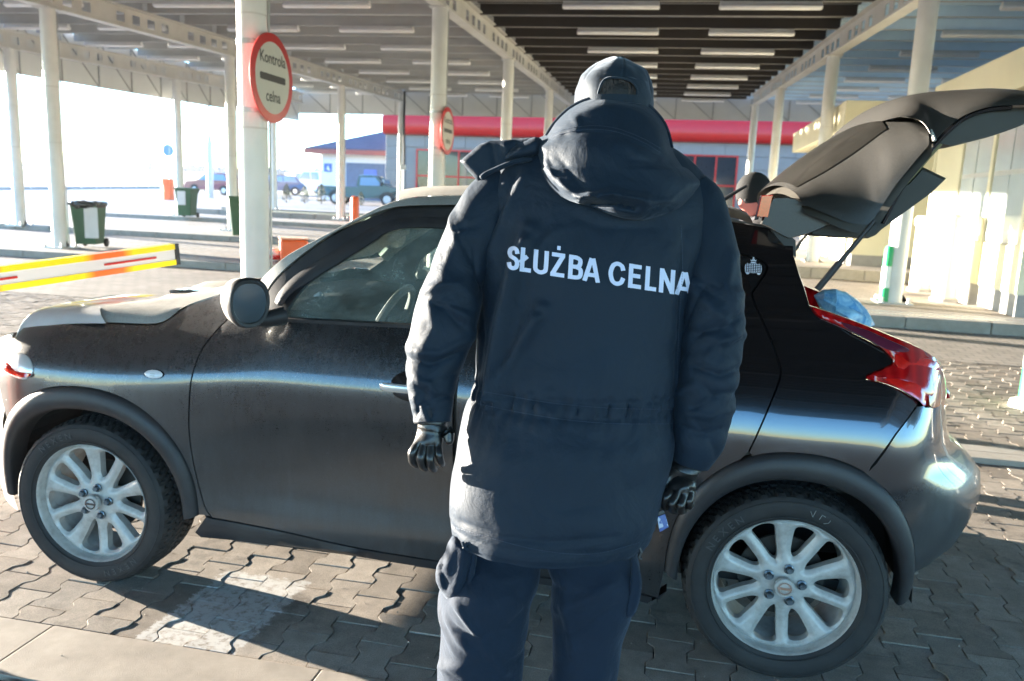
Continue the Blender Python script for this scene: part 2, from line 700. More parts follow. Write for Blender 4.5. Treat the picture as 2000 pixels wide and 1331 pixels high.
# flat concrete edging stones at the near side of the lane and low kerb stones at its far side
es = struct(link(bpy.data.objects.new('edging_strip', None)))
def slab_row(parent, xa, xb, y0, y1, z0, z1, L, off, name='edging_stone', mat=None, jit=.0015, bev=.006):
    x = xa + off
    me = MB().box(-L / 2 + .002, L / 2 - .002, y0 + .002, y1 - .002, z0, z1).build(name, mat or M_CONC, bevel=bev, mesh_only=True)
    while x < xb:
        o = bpy.data.objects.new(name, me)
        o.location = (x + L / 2, 0, rp.uniform(-jit, jit))
        link(o, parent)
        x += L
slab_row(es, -6.03, 6.0, STRIP0, STRIP1, -.06, .003, 1.0, 0, bev=.004)
slab_row(es, -9.5, 7.5, KB0, KB0 + .16, -.05, .035, 1.0, .3, 'kerb_stone', M_KERB)
slab_row(es, -9.5, 7.5, KB0 + .16, KB1, -.05, .032, 1.0, .3, 'kerb_stone', M_KERB)
# ground behind the edging strip
mb = MB()
mb.add([(-40, -1.6, -.006), (40, -1.6, -.006), (40, 1.42, -.006), (-40, 1.42, -.006)], [(0, 1, 2, 3)])
struct(mb.build('near_lane', M_REARY))
for xa, xb in ((-40, -9.5), (7.5, 40)):
    mb = MB()
    mb.add([(xa, 1.4, -.003), (xb, 1.4, -.003), (xb, 6, -.003), (xa, 6, -.003), (xb, 9, .055), (xa, 9, .055)], [(0, 1, 2, 3), (3, 2, 4, 5)])
    struct(mb.build('side_lane', M_YARD))

# grit, crumbs of sand and small stones lying on the near paving
rg = random.Random(77)
mb = MB()
for k in range(1500):
    x, y = rg.uniform(-3.4, 3.6), rg.uniform(1.95, 5.3)
    s_ = rg.choice((.0015, .002, .0025, .004)) * rg.uniform(.7, 1.5)
    q = [Vector((rg.uniform(-1, 1), rg.uniform(-1, 1), 0)).normalized() * s_ * rg.uniform(.7, 1.2) for _ in range(3)]
    mb.add([(x + v.x, y + v.y, .0005) for v in q] + [(x, y, s_ * 1.1 + .001)], [(0, 1, 3), (1, 2, 3), (2, 0, 3)])
o = mb.build('loose_grit', simple('pale_grit', (.30, .27, .23), .9, var=.4, scale=60))
o['kind'] = 'stuff'
tag(o, 'loose sand and grit scattered over the near paving', 'grit')
# raised islands that carry the canopy columns
def island(x0, x1, y0, y1, h=.12):
    z = gz(0, (y0 + y1) / 2)
    it = struct(link(bpy.data.objects.new('traffic_island', None)))
    mb = MB().box(x0 + .15, x1 - .15, y0 + .15, y1 - .15, z - .2, z + h - .004)
    mb.build('island_paving', M_YARD, it)
    n = 0
    for yk in (y0, y1 - .15):
        me = MB().box(.004, .996, yk, yk + .15, z - .2, z + h).build('kerb_stone', M_KERB, bevel=.012, mesh_only=True)
        x = x0
        while x < x1 - .3:
            o = bpy.data.objects.new('kerb_stone', me)
            o.location = (x, 0, rp.uniform(-.002, .002))
            link(o, it)
            x += 1.0
    for xk in (x0, x1 - .15):
        MB().box(xk, xk + .15, y0 + .15, y1 - .15, z - .2, z + h).build('kerb_stone', M_KERB, it, bevel=.012)
    return it
island(-21.5, -6.4, 12.4, 15.0, .10)
island(-20.5, -6.2, 17.6, 20.8, .10)
island(-19.5, -9.5, 24.0, 26.6, .10)
island(-19.2, -9.5, 31.5, 34.5, .12)
island(1.9, 12.9, 10.94, 13.0, .13)
island(1.6, 12.6, 16.8, 24.8, .13)

# ================================================================ CANOPY
CE = Vector((-.036, .99935, 0))
CN = Vector((.99935, .036, 0))
CO = Vector((3.14, 12.64, 0))
def cp3(a, b, z):
    return CO + CN * a + CE * b + Vector((0, 0, z))
def bz(b):
    return 4.52 + .041 * b
canopy = thing('canopy', 'large white steel canopy over the inspection lanes with dark ribbed ceiling', 'canopy', (0, 0, 0))
ROWS = [(-19.4, [5.8, 12.98, 20.0], -.12), (-14.6, [1.2, 7.7, 15.4, 22.4], 0), (-7.3, [-5.3, 1.3, 7.9, 16.0], .05), (0, [-7.0, 0.05, 6.2, 13.6, 19.8], 0), (7.3, [-6.5, 0.6, 7.2, 13.8], .05), (13.6, [0.6, 7.2, 13.8], 0)]
B0, B1 = -20.5, 23.2
def ibeam(a, b0, b1, dz):
    mb = MB()
    H = .43
    for w, h0, h1 in ((.11, 0, .022), (.11, H - .022, H)):
        mb.add([cp3(a + sx * w, b, bz(b) + dz + h) for b in (b0, b1) for sx in (-1, 1) for h in (h0, h1)],
               [(0, 1, 3, 2), (4, 6, 7, 5), (0, 4, 5, 1), (2, 3, 7, 6), (0, 2, 6, 4), (1, 5, 7, 3)])
    # castellated web: uprights between slotted openings
    b = b0
    step = .52
    web = lambda q0, q1, h0, h1: mb.add([cp3(a + sx * .007, q, bz(q) + dz + h) for q in (q0, q1) for sx in (-1, 1) for h in (h0, h1)],
               [(0, 1, 3, 2), (4, 6, 7, 5), (0, 4, 5, 1), (2, 3, 7, 6), (0, 2, 6, 4), (1, 5, 7, 3)])
    k = 0
    while b < b1 - .01:
        e = min(b + step, b1)
        if k % 5 == 4:
            web(b, e, .022, H - .022)
        else:
            web(b, e, .022, .12)
            web(b, e, H - .12, H - .022)
            web(b, b + .26, .12, H - .12)
        b = e
        k += 1
    return mb
for a, bs, dz in ROWS:
    b1 = 20.6 if a == 0 else (22.9 if a < -1 else 22.9)
    b0 = B0 if a > -15 else 2.5
    ibeam(a, b0, b1, dz).build('beam', M_BEAM, canopy)
    for b in bs:
        p = cp3(a, b, 0)
        z0 = gz(0, p.y) + .1
        zt = bz(b) + dz
        mb = MB()
        M = Matrix.Translation(p)
        mb.lathe([(.133, z0 + .03), (.133, zt - .02)], 28, M)
        o = mb.build('column', M_WHITE, canopy, smooth=True)
        mb = MB().box(p.x - .24, p.x + .24, p.y - .24, p.y + .24, z0 - .02, z0 + .03)
        for sx in (-1, 1):
            for sy in (-1, 1):
                mb.lathe([(.0, z0 + .10), (.022, z0 + .10), (.022, z0 + .05), (.034, z0 + .05), (.034, z0 + .03)], 8, Matrix.Translation((p.x + sx * .18, p.y + sy * .18, 0)))
                mb.add([(p.x + sx * .13, p.y, z0 + .03), (p.x + sx * .22, p.y, z0 + .03), (p.x + sx * .13, p.y, z0 + .16)], [(0, 1, 2)])
        mb.build('base_plate', M_STEEL, o)
        MB().box(p.x - .16, p.x + .16, p.y - .18, p.y + .18, zt - .02, zt + .004).build('cap_plate', M_BEAM, o)
        for zb_ in (z0 + 1.95, z0 + 2.95):
            MB().lathe([(.1335, zb_ - .008), (.1355, zb_ - .003), (.1355, zb_ + .003), (.1335, zb_ + .008)], 28, M).build('weld_seam', M_BEAM, o, smooth=True)
        if a in (-7.3, 0, -14.6):
            cx_ = p.x + .10 + .02
            MB().tube([(cx_, p.y + .09, z0 + .05), (cx_, p.y + .09, zt - .05)], .011, 6).build('conduit', M_STEEL, o, smooth=True)

# ceiling deck per bay and purlins with a pale lower flange
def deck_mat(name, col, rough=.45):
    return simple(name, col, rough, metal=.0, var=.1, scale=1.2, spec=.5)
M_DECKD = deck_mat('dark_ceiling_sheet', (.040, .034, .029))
M_DECKL = deck_mat('bounce_lit_ceiling_sheet', (.40, .40, .39))  # left bays: bounced light is put into the sheet colour
M_DECKB = deck_mat('sky_lit_ceiling_sheet', (.64, .80, .95), .35)  # right bay: sky light is put into the pale blue
DH = .66
def deck(a0, a1, b0, b1, mat, dz=0):
    mb = MB()
    prof = []
    b = b0
    while b < b1:
        prof += [(b, 0), (b + .10, 0), (b + .13, .06), (b + .25, .06)]
        b += .28
    prof.append((b1, 0))
    n = len(prof)
    vs = [cp3(a, q, bz(q) + DH + h + dz) for a in (a0, a1) for q, h in prof]
    mb.add(vs, [(i, i + 1, n + i + 1, n + i) for i in range(n - 1)])
    q = [cp3(a, b, bz(b) + DH + .10 + dz) for a in (a0, a1) for b in (b0, b1)]
    q2 = [v + Vector((0, 0, .06)) for v in q]
    mb.add(q + q2, [(0, 1, 3, 2), (4, 6, 7, 5), (0, 4, 5, 1), (2, 3, 7, 6), (0, 2, 6, 4), (1, 5, 7, 3)])
    return mb.build('roof_deck', mat, canopy)
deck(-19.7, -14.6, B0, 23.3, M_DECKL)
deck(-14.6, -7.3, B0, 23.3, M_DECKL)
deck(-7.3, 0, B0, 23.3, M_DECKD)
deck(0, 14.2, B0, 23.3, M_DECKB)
M_LIPD = simple('dark_purlin_lip', (.20, .185, .165), .5)  # darker lip colour for the middle bay
LAMP_B = []
for a0, a1, mp in ((-19.6, -14.66, M_LIP), (-14.54, -7.36, M_LIP), (-7.24, -.06, M_DECKD), (.06, 14.1, M_DECKB)):
    pm = None
    b = 22.6
    k = 0
    while b > B0 + .5:
        z = bz(b) + .44
        if pm is None:
            L = a1 - a0
            mb = MB()
            mb.box(0, L, -.004, .004, 0, .2).box(0, L, -.004, .06, -.012, 0)
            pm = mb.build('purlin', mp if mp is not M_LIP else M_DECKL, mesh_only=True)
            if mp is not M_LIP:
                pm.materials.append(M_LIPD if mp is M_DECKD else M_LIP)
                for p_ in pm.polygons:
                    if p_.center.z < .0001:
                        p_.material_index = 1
        o = bpy.data.objects.new('purlin', pm)
        o.location = cp3(a0, b, z)
        o.rotation_euler = (0, 0, math.atan2(CN.y, CN.x))
        link(o, canopy)
        if k % 2 == 0:
            LAMP_B.append(b)
        b -= 1.42
        k += 1
LAMP_B = sorted(set(round(b, 3) for b in LAMP_B), reverse=True)
# fascia with the bracing that shows through from inside
M_FASC = simple('fascia_sheet', (.56, .56, .53), .6, var=.06, scale=1)
M_BRACE = simple('bracing_steel', (.30, .30, .28), .5, var=.1)
def fascia(p0, p1, z00, z01, h, n, inward):
    d = (p1 - p0)
    for i in range(n):
        a, b = p0 + d * (i / n), p0 + d * ((i + 1) / n)
        e = d.normalized() * .0003
        za, zb = lerp(z00, z01, i / n), lerp(z00, z01, (i + 1) / n)
        w = inward * -.03
        MB().add([v for q, z in ((a + e, za), (b - e, zb)) for v in (q + Vector((0, 0, z)), q + Vector((0, 0, z + h)), q - w + Vector((0, 0, z)), q - w + Vector((0, 0, z + h)))],
                 [(0, 1, 5, 4), (2, 6, 7, 3), (0, 2, 3, 1), (4, 5, 7, 6), (0, 4, 6, 2), (1, 3, 7, 5)]).build('fascia_panel', M_FASC, canopy)
        q = a + inward * .05
        q1 = b + inward * .05
        MB().tube([q + Vector((0, 0, za)), q + Vector((0, 0, za + h))], .022, 6).build('brace', M_BRACE, canopy)
        MB().tube([q + Vector((0, 0, za + h)), q1 + Vector((0, 0, zb))], .018, 6).build('brace', M_BRACE, canopy)
pA, pB = cp3(-19.9, 23.6, 0), cp3(14.2, 23.6, 0)
fascia(pA, pB, 4.95, 5.25, 1.3, 22, -CE)
pC = cp3(-19.95, -1.0, 0)
fascia(pC, pA, 3.93, 4.62, 1.35, 16, CN)

# ceiling lights
def batten():
    root = thing('ceiling_light', 'x', 'ceiling light')
    MB().box(-.85, .85, -.05, .05, .0, .05).build('housing', M_WHITE, root, bevel=.006)
    mb = MB()
    rs = []
    for x in (-.86, -.84, .84, .86):
        w = 1 if abs(x) < .85 else .8
        rs.append([Vector((x, math.cos(t) * .085 * w, -.035 + math.sin(t) * .05 * w)) for t in [2 * PI * k / 14 for k in range(14)]])
    mb.rings(rs)
    mb.build('diffuser', M_DIFF, root, smooth=True)
    return root
M_DIFF = simple('aged_diffuser', (.36, .29, .18), .35, var=.05)
M_DIFFW = simple('white_diffuser', (.74, .73, .72), .35, var=.05)
bt = batten()
first = True
BAYS = [(-18.4, 'ceiling light of the outer line under the leftmost canopy bay', 0), (-15.9, 'ceiling light of the inner line under the leftmost canopy bay', 0),
        (-12.6, 'ceiling light of the left line under the pale grey bay', 0), (-9.9, 'ceiling light of the right line under the pale grey bay', 0),
        (-4.55, 'ceiling light of the left line under the dark middle bay', 1), (-1.8, 'ceiling light of the right line under the dark middle bay', 1),
        (2.75, 'ceiling light of the left line under the bluish right bay', 0), (5.5, 'ceiling light of the right line under the bluish right bay', 0), (9.5, 'ceiling light under the outermost bay at the right edge', 0)]
cur_a, rank = None, 0
ORD = ['farthest', 'second farthest', 'third farthest', 'fourth farthest', 'fifth farthest', 'sixth farthest', 'seventh farthest', 'eighth farthest', 'ninth farthest', 'tenth farthest', 'eleventh farthest', 'twelfth farthest']
for a, txt, aged in BAYS:
    for b in LAMP_B:
        p = cp3(a, b, bz(b) + .37)
        if a != cur_a:
            cur_a, rank = a, 0
        if p.y < 1 or proj(p) is None:
            continue
        q = proj(p)
        if not (-80 < q[0] < 2080 and q[1] > -60):
            continue
        o = bt if first else copy_tree(bt)
        first = False
        o.location = p
        o.rotation_euler = (0, 0, math.atan2(CN.y, CN.x))
        o['label'] = ORD[min(rank, 11)] + ' ' + txt
        rank += 1
        o['group'] = 'batten lights under the canopy ceiling'
        if not aged:
            for ch in o.children:
                if ch.name.startswith('diffuser'):
                    ch.data = ch.data.copy()
                    ch.data.materials[0] = M_DIFFW

# ================================================================ SIGNS ON COLUMNS
def text_mesh(txt, size, name, mat, extrude=.0005, offset=0.0, sx=1.0, align='CENTER'):
    cu = bpy.data.curves.new(name, 'FONT')
    cu.body = txt
    cu.size = size
    cu.extrude = extrude
    cu.offset = offset
    cu.align_x = align
    cu.align_y = 'CENTER'
    o = bpy.data.objects.new(name, cu)
    COL.objects.link(o)
    bpy.context.view_layer.update()
    dg = bpy.context.evaluated_depsgraph_get()
    me = bpy.data.meshes.new_from_object(o.evaluated_get(dg))
    bpy.data.objects.remove(o)
    for v in me.vertices:
        v.co.x *= sx
    me.materials.clear()
    me.materials.append(mat)
    return me
M_SIGNW = simple('sign_face', (.50, .48, .42), .5, var=.04)
M_SIGNR = simple('sign_red', (.50, .03, .03), .4, var=.05)
M_SIGNK = simple('sign_black', (.03, .03, .03), .5)
SM = Matrix(((0, 0, 1), (1, 0, 0), (0, 1, 0))).to_4x4()     # sign plane faces +X, reads towards +Y
def round_sign(b, z, label, r=.40):
    p = cp3(-7.3, b, 0)
    px = p.x + .135 + .03
    root = thing('round_sign', label, 'sign', (px, p.y + .06, z))
    root.rotation_euler = SM.to_euler()
    MB().lathe([(0, -.012), (r - .01, -.012), (r, -.006), (r, .002), (r - .012, .006), (0, .006)], 64).build('sign_plate', M_SIGNR, root, smooth=True, angle=60)
    MB().lathe([(0, .0075), (r * .80, .0075)], 64).build('white_disc', M_SIGNW, root)
    mb = MB()
    w, h, c = r * .60, .032, .012
    bar = [(-w, -h + c), (-w + c, -h), (w - c, -h), (w, -h + c), (w, h - c), (w - c, h), (-w + c, h), (-w, h - c)]
    mb.prism(bar, .008, .0095, lambda a, b, h: (a, b, h))
    mb.build('bar', M_SIGNK, root)
    for s, y, sz in (('Kontrola', r * .42, .145), ('celna', -r * .42, .145)):
        o = bpy.data.objects.new('lettering', text_mesh(s, sz, 'lettering', M_SIGNK, .0006, .0015, .92))
        o.location = (0, y, .0092)
        link(o, root)
    for zz in (-.3, .3):
        MB().lathe([(.139, -.02), (.142, -.02), (.142, .02), (.139, .02)], 32, Matrix.Translation((zz, -.06, -.165)) @ Matrix.Rotation(PI / 2, 4, 'X')).build('clamp_band', M_STEEL, root)
    return root
s1 = round_sign(-5.3, 2.53, 'large red-rimmed round customs control sign on the nearest white column')
s2 = round_sign(1.3, 2.62, 'smaller-looking red-rimmed round customs control sign on the second column behind the car roof')
# clamp bands run round the column: rebuild them upright
for s in (s1, s2):
    for ch in list(s.children):
        if ch.name.startswith('clamp_band'):
            bpy.data.objects.remove(ch)
    for zz in (-.30, .30):
        mb = MB().lathe([(.1345, -.022), (.139, -.022), (.139, .022), (.1345, .022)], 32, Matrix.Translation((s.location.x - .165, s.location.y - .06, s.location.z + zz)))
        o = mb.build('clamp_band', M_STEEL)
        rel(o, s)
# ================================================================ BUILDINGS
# far control building with the rounded red band
bY = 47.5
fb = thing('control_building', 'long grey tiled building with a rounded bright red band along its top', 'building')
BX0, BX1 = -17.85, 16.0
gzb = gz(0, bY)
# tiled front wall, each cladding tile a piece
wins = [(-15.9, -7.9, 1.05, 4.2), (-3.0, 2.9, 1.0, 4.35), (6.0, 8.6, 1.0, 3.9)]
MB().box(BX0 + .06, BX1, bY + .08, bY + 14, gzb - .3, 6.3).build('wall_core', M_TILE, fb)
tw, th = 1.25, .72
tm = MB().box(.012, tw - .012, 0, .08, .012, th - .012).build('cladding_tile', M_TILE, bevel=.008, mesh_only=True)
nt = 0
x = BX0
while x < BX1 - .4:
    z = gzb - .1
    while z < 4.95:
        cx, cz = x + tw / 2, z + th / 2
        if not any(a - .2 < cx < b + .2 and c - .3 < cz < d + .3 for a, b, c, d in wins):
            o = bpy.data.objects.new('cladding_tile', tm)
            o.location = (x, bY, z)
            link(o, fb)
            nt += 1
        z += th
    x += tw
mb = MB()
prof = [(bY + .05, 5.0), (bY - .30, 5.03), (bY - .48, 5.2), (bY - .55, 5.5), (bY - .5, 5.85), (bY - .35, 6.15), (bY, 6.38), (bY + .5, 6.45)]
mb.rings([[Vector((x, y, z)) for y, z in crv(prof, 4)] for x in (BX0 - .05, -6, 4, BX1)], close=False, cap=False)
mb.build('red_band', M_RED, fb, smooth=True)
for (a, b, c, d), nx, nz in zip(wins, (6, 5, 2), (2, 2, 2)):
    fr = MB().box(a, b, bY + .0, bY + .06, c, c + .09).box(a, b, bY, bY + .06, d - .09, d).box(a, a + .09, bY, bY + .06, c + .09, d - .09).box(b - .09, b, bY, bY + .06, c + .09, d - .09)
    wf = fr.build('window', M_RED, fb)
    for i in range(nx):
        for j in range(nz):
            x0, x1 = lerp(a, b, i / nx), lerp(a, b, (i + 1) / nx)
            z0, z1 = lerp(c, d, j / nz), lerp(c, d, (j + 1) / nz)
            MB().box(x0 + .05, x1 - .05, bY + .045, bY + .055, z0 + .05, z1 - .05).build('pane', M_WINDARK, wf)
            if i:
                MB().box(x0 - .045, x0 + .045, bY + .005, bY + .055, z0 + .09 * (j == 0), z1 - .09 * (j == nz - 1)).build('mullion', M_RED, wf)
        
    for j in range(1, nz):
        zz = lerp(c, d, j / nz)
        for i in range(nx):
            x0, x1 = lerp(a, b, i / nx) + .05, lerp(a, b, (i + 1) / nx) - .05
            MB().box(x0, x1, bY + .01, bY + .05, zz - .045, zz + .045).build('transom', M_RED, wf)

# small white guard house with the violet-brown hipped roof
sY = 52.0
M_WALLW = simple('white_render', (.74, .73, .72), .8, var=.04)
M_ROOFV = simple('violet_brown_shingle', (.085, .06, .085), .7, var=.2, scale=3)
gh = thing('guard_house', 'small white guard house with a dark violet hipped roof left of the red band', 'building')
g0 = gz(0, sY)
MB().box(-24.1, -15, sY, sY + 6, g0 - .3, 3.95).build('wall', M_WALLW, gh)
rf = MB()
e = [(-24.9, sY - .8), (-14, sY - .8), (-14, sY + 6.8), (-24.9, sY + 6.8)]
rf.add([(x, y, 3.95) for x, y in e] + [(x, y, 4.28) for x, y in e] + [(-18.2, sY + 3, 6.3), (-17, sY + 3, 6.3)],
       [(0, 1, 2, 3), (0, 1, 5, 4), (1, 2, 6, 5), (2, 3, 7, 6), (3, 0, 4, 7), (4, 5, 9, 8), (5, 6, 9), (6, 7, 8, 9), (7, 4, 8)])
r_ = rf.build('roof', M_ROOFV, gh)
MB().box(-24.95, -14, sY - .86, sY - .81, 3.9, 4.2).build('gutter', simple('red_brown_gutter', (.28, .07, .05), .5), r_)
wf = MB().box(-22.3, -19.4, sY - .06, sY - .01, .95, 3.4).build('door_panel', simple('blue_grey_door', (.09, .12, .2), .4), gh)
MB().box(-21.0, -20.1, sY - .09, sY - .065, 2.5, 3.0).build('blue_notice', simple('blue_notice', (.10, .16, .5), .5), gh)
sgn = MB().box(-23.9, -23.35, sY - .05, sY - .01, 2.75, 3.3).build('blue_arrow_sign', simple('blue_sign_face', (.06, .14, .42), .5))
tag(sgn, 'small square blue sign on the white guard house corner under the eaves', 'sign')
MB().add([(-23.62, sY - .055, 2.85), (-23.42, sY - .055, 2.85), (-23.52, sY - .055, 2.95), (-23.72, sY - .055, 2.95), (-23.60, sY - .055, 3.2)], [(0, 1, 2, 3), (3, 2, 4)]).build('white_mark', M_WALLW, sgn)

# cream inspection booths on the right-hand islands
M_CREAML = simple('cream_panel', (.72, .67, .49), .6, var=.04, scale=1.5, spec=.4)
M_FRAME = simple('grey_window_frame', (.50, .50, .48), .45, var=.05)
M_PLINTH = simple('grey_plinth', (.30, .29, .28), .8, var=.1)
M_LIGHTGL = simple('pale_reflecting_glass', (.50, .56, .58), .12, var=.06, scale=2, spec=.9)
def booth(name, label, x0, x1, y0, y1, zb, h, roof_over):
    bt = thing(name, label, 'booth')
    z1 = zb + h
    # walls: front (towards the camera), left (towards the lane) with openings
    MB().box(x0, x1, y0, y0 + .12, zb + .3, z1).build('front_wall', M_CREAML, bt)
    MB().box(x0 + .02, x1, y0 + .01, y1, zb - .05, zb + .3).build('plinth', M_PLINTH, bt)
    MB().box(x0 + .8, x1, y0 + .2, y1 - .1, zb + .3, z1).build('inner_room', M_FRAME, bt)
    MB().box(x0, x1, y1 - .12, y1, zb + .3, z1).build('rear_wall', M_CREAML, bt)
    n = max(2, round((y1 - y0) / 1.45))
    yy = [lerp(y0 + .12, y1 - .12, i / n) for i in range(n + 1)]
    for i in range(n):
        a, b = yy[i], yy[i + 1]
        if i % 2 == 1 or i == 0:
            w = MB().box(x0 + .02, x0 + .1, a + .06, b - .06, zb + .95, z1 - .12).build('window', M_FRAME, bt)
            for c, d in ((1.02, h * .62), (h * .62 + .07, h - .2)):
                for p_, q_ in ((a + .10, (a + b) / 2 - .02), ((a + b) / 2 + .02, b - .10)):
                    MB().box(x0 + .008, x0 + .018, p_, q_, zb + c, zb + d).build('pane', M_LIGHTGL, w)
            MB().box(x0, x0 + .1, a + .06, b - .06, zb + .3, zb + .93).build('parapet', M_CREAML, bt)
        else:
            MB().box(x0, x0 + .1, a + .06, b - .06, zb + .3, z1 - .1).build('wall_panel', M_CREAML, bt)
        MB().box(x0 - .012, x0 + .12, a - .055, a + .055, zb + .3, z1).build('pilaster', M_CREAML, bt)
    MB().box(x0 - roof_over, x1, y0 - .25, y1 + .3, z1, z1 + .55).build('roof_fascia', M_CREAML, bt, bevel=.01)
    return bt
b1 = booth('inspection_booth', 'cream booth at the right edge with sunlit panelled side behind the open tailgate', 4.42, 9.5, 11.75, 16.2, .24, 3.05, .05)
MB().box(5.15, 5.32, 11.72, 11.748, .62, .92).build('notice_plate', simple('grey_notice', (.3, .3, .34), .5), b1)
b2 = booth('inspection_booth', 'farther cream booth with projecting roof band between the two rear right columns', 3.55, 9.0, 18.1, 25.5, .35, 2.85, .45)
# counter shelf and pillar boxes at the booth side
for i, (x, y, h, lb) in enumerate(((4.05, 13.4, 1.15, 'cream rounded service counter pillar nearest the white column'), (4.1, 14.9, 1.1, 'cream service counter pillar farther along the sunlit booth side'))):
    p = thing('service_pillar', lb, 'pillar', (x, y, .24))
    MB().lathe([(.17, 0), (.17, h), (.2, h + .02), (.21, h + .12), (.17, h + .17), (0, h + .18)], 24).build('body', M_CREAML, p, smooth=True)
    MB().lathe([(.2, 0), (.2, .05), (.17, .06)], 24).build('foot_ring', M_PLINTH, p, smooth=True)

# steel drain grate along the right island
gr = thing('drain_grate', 'long steel grating set along the kerb of the right-hand island', 'grate', (0, 0, 0))
zg = gz(0, 11.1) + .118
MB().box(2.4, 8.5, 11.14, 11.17, zg, zg + .03).box(2.4, 8.5, 11.47, 11.5, zg, zg + .03).build('frame', M_STEEL, gr)
mb = MB()
x = 2.45
while x < 8.45:
    mb.box(x, x + .012, 11.17, 11.47, zg, zg + .025)
    x += .05
o = mb.build('grate_bars', M_STEEL, gr)
o['kind'] = 'stuff'

# ================================================================ STREET FURNITURE
# raised-floor barrier boom reaching in from the left
tip, root_ = at_d(337, 497, 4.4), at_d(-420, 602, 2.98)
d = (tip - root_).normalized()
up = (Vector((0, 0, 1)) - d * d.z).normalized()
nn = d.cross(up)
def mk_boom():
    L = (tip - root_).length
    bo = thing('barrier_boom', 'white barrier boom with glowing yellow-orange reflective edges reaching in from the left', 'barrier')
    def bar(h0, h1, t0, a=0.0, b=L):
        mb = MB()
        mb.add([root_ + d * x + up * h + nn * t for x in (a, b) for h in (h0, h1) for t in (-t0, t0)],
               [(0, 1, 3, 2), (4, 6, 7, 5), (0, 4, 5, 1), (2, 3, 7, 6), (0, 2, 6, 4), (1, 5, 7, 3)])
        return mb
    bar(-.052, .052, .022).build('arm', M_BOOMW, bo, bevel=.004)
    # reflective strips in red and yellow lengths
    n = 0
    for h0, h1 in ((.028, .056), (-.056, -.028)):
        bar(h0, h1, .0262).build('reflective_strip', M_BOOMS, bo)
    bar(-.058, .058, .03, L, L + .025).build('end_cap', M_BLACK, bo, bevel=.004)
    for a in (L - .42, L - 1.15, L - 1.9):
        bar(-.007, .004, .0255, a, a + .30).build('red_line', M_RED, bo)
    pz = gz(0, root_.y)
    MB().box(root_.x - .6, root_.x - .2, root_.y - .5, root_.y - .1, pz, 1.2).build('cabinet', M_ORANGE, bo, bevel=.02)
    return bo
M_BOOMW = simple('boom_white', (.70, .66, .66), .4, var=.04)
t = NT('boom_reflective')
c_ = t.n('TexCoord')
sp = t.n('SeparateXYZ')
t.l(t.n('NewGeometry').outputs['Position'], sp.inputs[0])
w_ = t.math('SINE', t.math('MULTIPLY', sp.outputs[1], 2 * PI / .62))
t.set(Base_Color=t.ramp(t.math('ADD', t.math('MULTIPLY', w_, .5), .5), [(.12, (.95, .16, .02)), (.38, (.98, .72, .0))]), Roughness=.3)
M_BOOMS = t.m
mk_boom()

def wheelie_bin(x, y, z, h, label, bag, rz=0, paper=None):
    b = thing('wheelie_bin', label, 'bin', (x, y, z), (0, 0, rz), 'green wheelie bins beside the columns')
    w = h * .27
    rs = []
    for t_, k in ((0.08, .78), (.5, .88), (.92, 1.0)):
        rs.append([Vector((sx * w * k, sy * w * 1.15 * k, h * t_)) for sx, sy in ((-1, -1), (1, -1), (1, 1), (-1, 1))])
    MB().rings(rs).build('body', M_GREEN, b, bevel=.02)
    MB().box(-w * 1.08, w * 1.08, -w * 1.25, w * 1.25, h * .92, h * .97).build('rim', M_BLACK if bag else M_GREEN, b, bevel=.01)
    if bag:
        mb = MB()
        rr = random.Random(5)
        n = 28
        rings = []
        for r_, hz in ((1.02, .86), (1.14, .90), (1.2, .95), (1.12, 1.0), (.95, .99), (.8, .93)):
            rings.append([Vector((math.cos(2 * PI * k / n) * w * r_ * 1.15 * (1 + rr.uniform(-.05, .05)), math.sin(2 * PI * k / n) * w * 1.3 * r_ * (1 + rr.uniform(-.05, .05)), h * (hz + rr.uniform(-.015, .02)))) for k in range(n)])
        mb.rings(rings, cap=False)
        mb.build('bin_bag', M_BAG, b, smooth=True, angle=70)
    for sx in (-1, 1):
        MB().lathe([(0, -.025), (.08, -.025), (.09, -.015), (.09, .015), (.08, .025), (0, .025)], 20, Matrix.Translation((sx * w * .85, w * 1.1, .09)) @ Matrix.Rotation(PI / 2, 4, 'Y')).build('wheel', M_DARK, b, smooth=True, angle=50)
    if paper:
        MB().box(paper[0] * w, paper[1] * w, -w * 1.16, -w * 1.145, h * paper[2], h * paper[3]).build('paper_notice', M_PAPER, b)
    return b
M_BAG = simple('black_bin_bag', (.02, .022, .022), .22, var=.2, spec=.6)
p = on_ground(168, 494)
wheelie_bin(p.x + .02, p.y + .1, gz(0, p.y) + .1, .88, 'green wheelie bin with black bag and pale paper by the left column', True, .3, (.1, 1.15, .22, .88))
p = on_ground(366, 432)
wheelie_bin(p.x, p.y, gz(0, p.y) + .1, 1.0, 'small distant green wheelie bin with a white notice at a thin column', False, .2, (-.7, .3, .42, .86))
p = on_ground(468, 470)
wheelie_bin(p.x + .1, p.y, gz(0, p.y) + .05, 1.05, 'green wheelie bin mostly hidden behind the column left of the sign', False, .4)

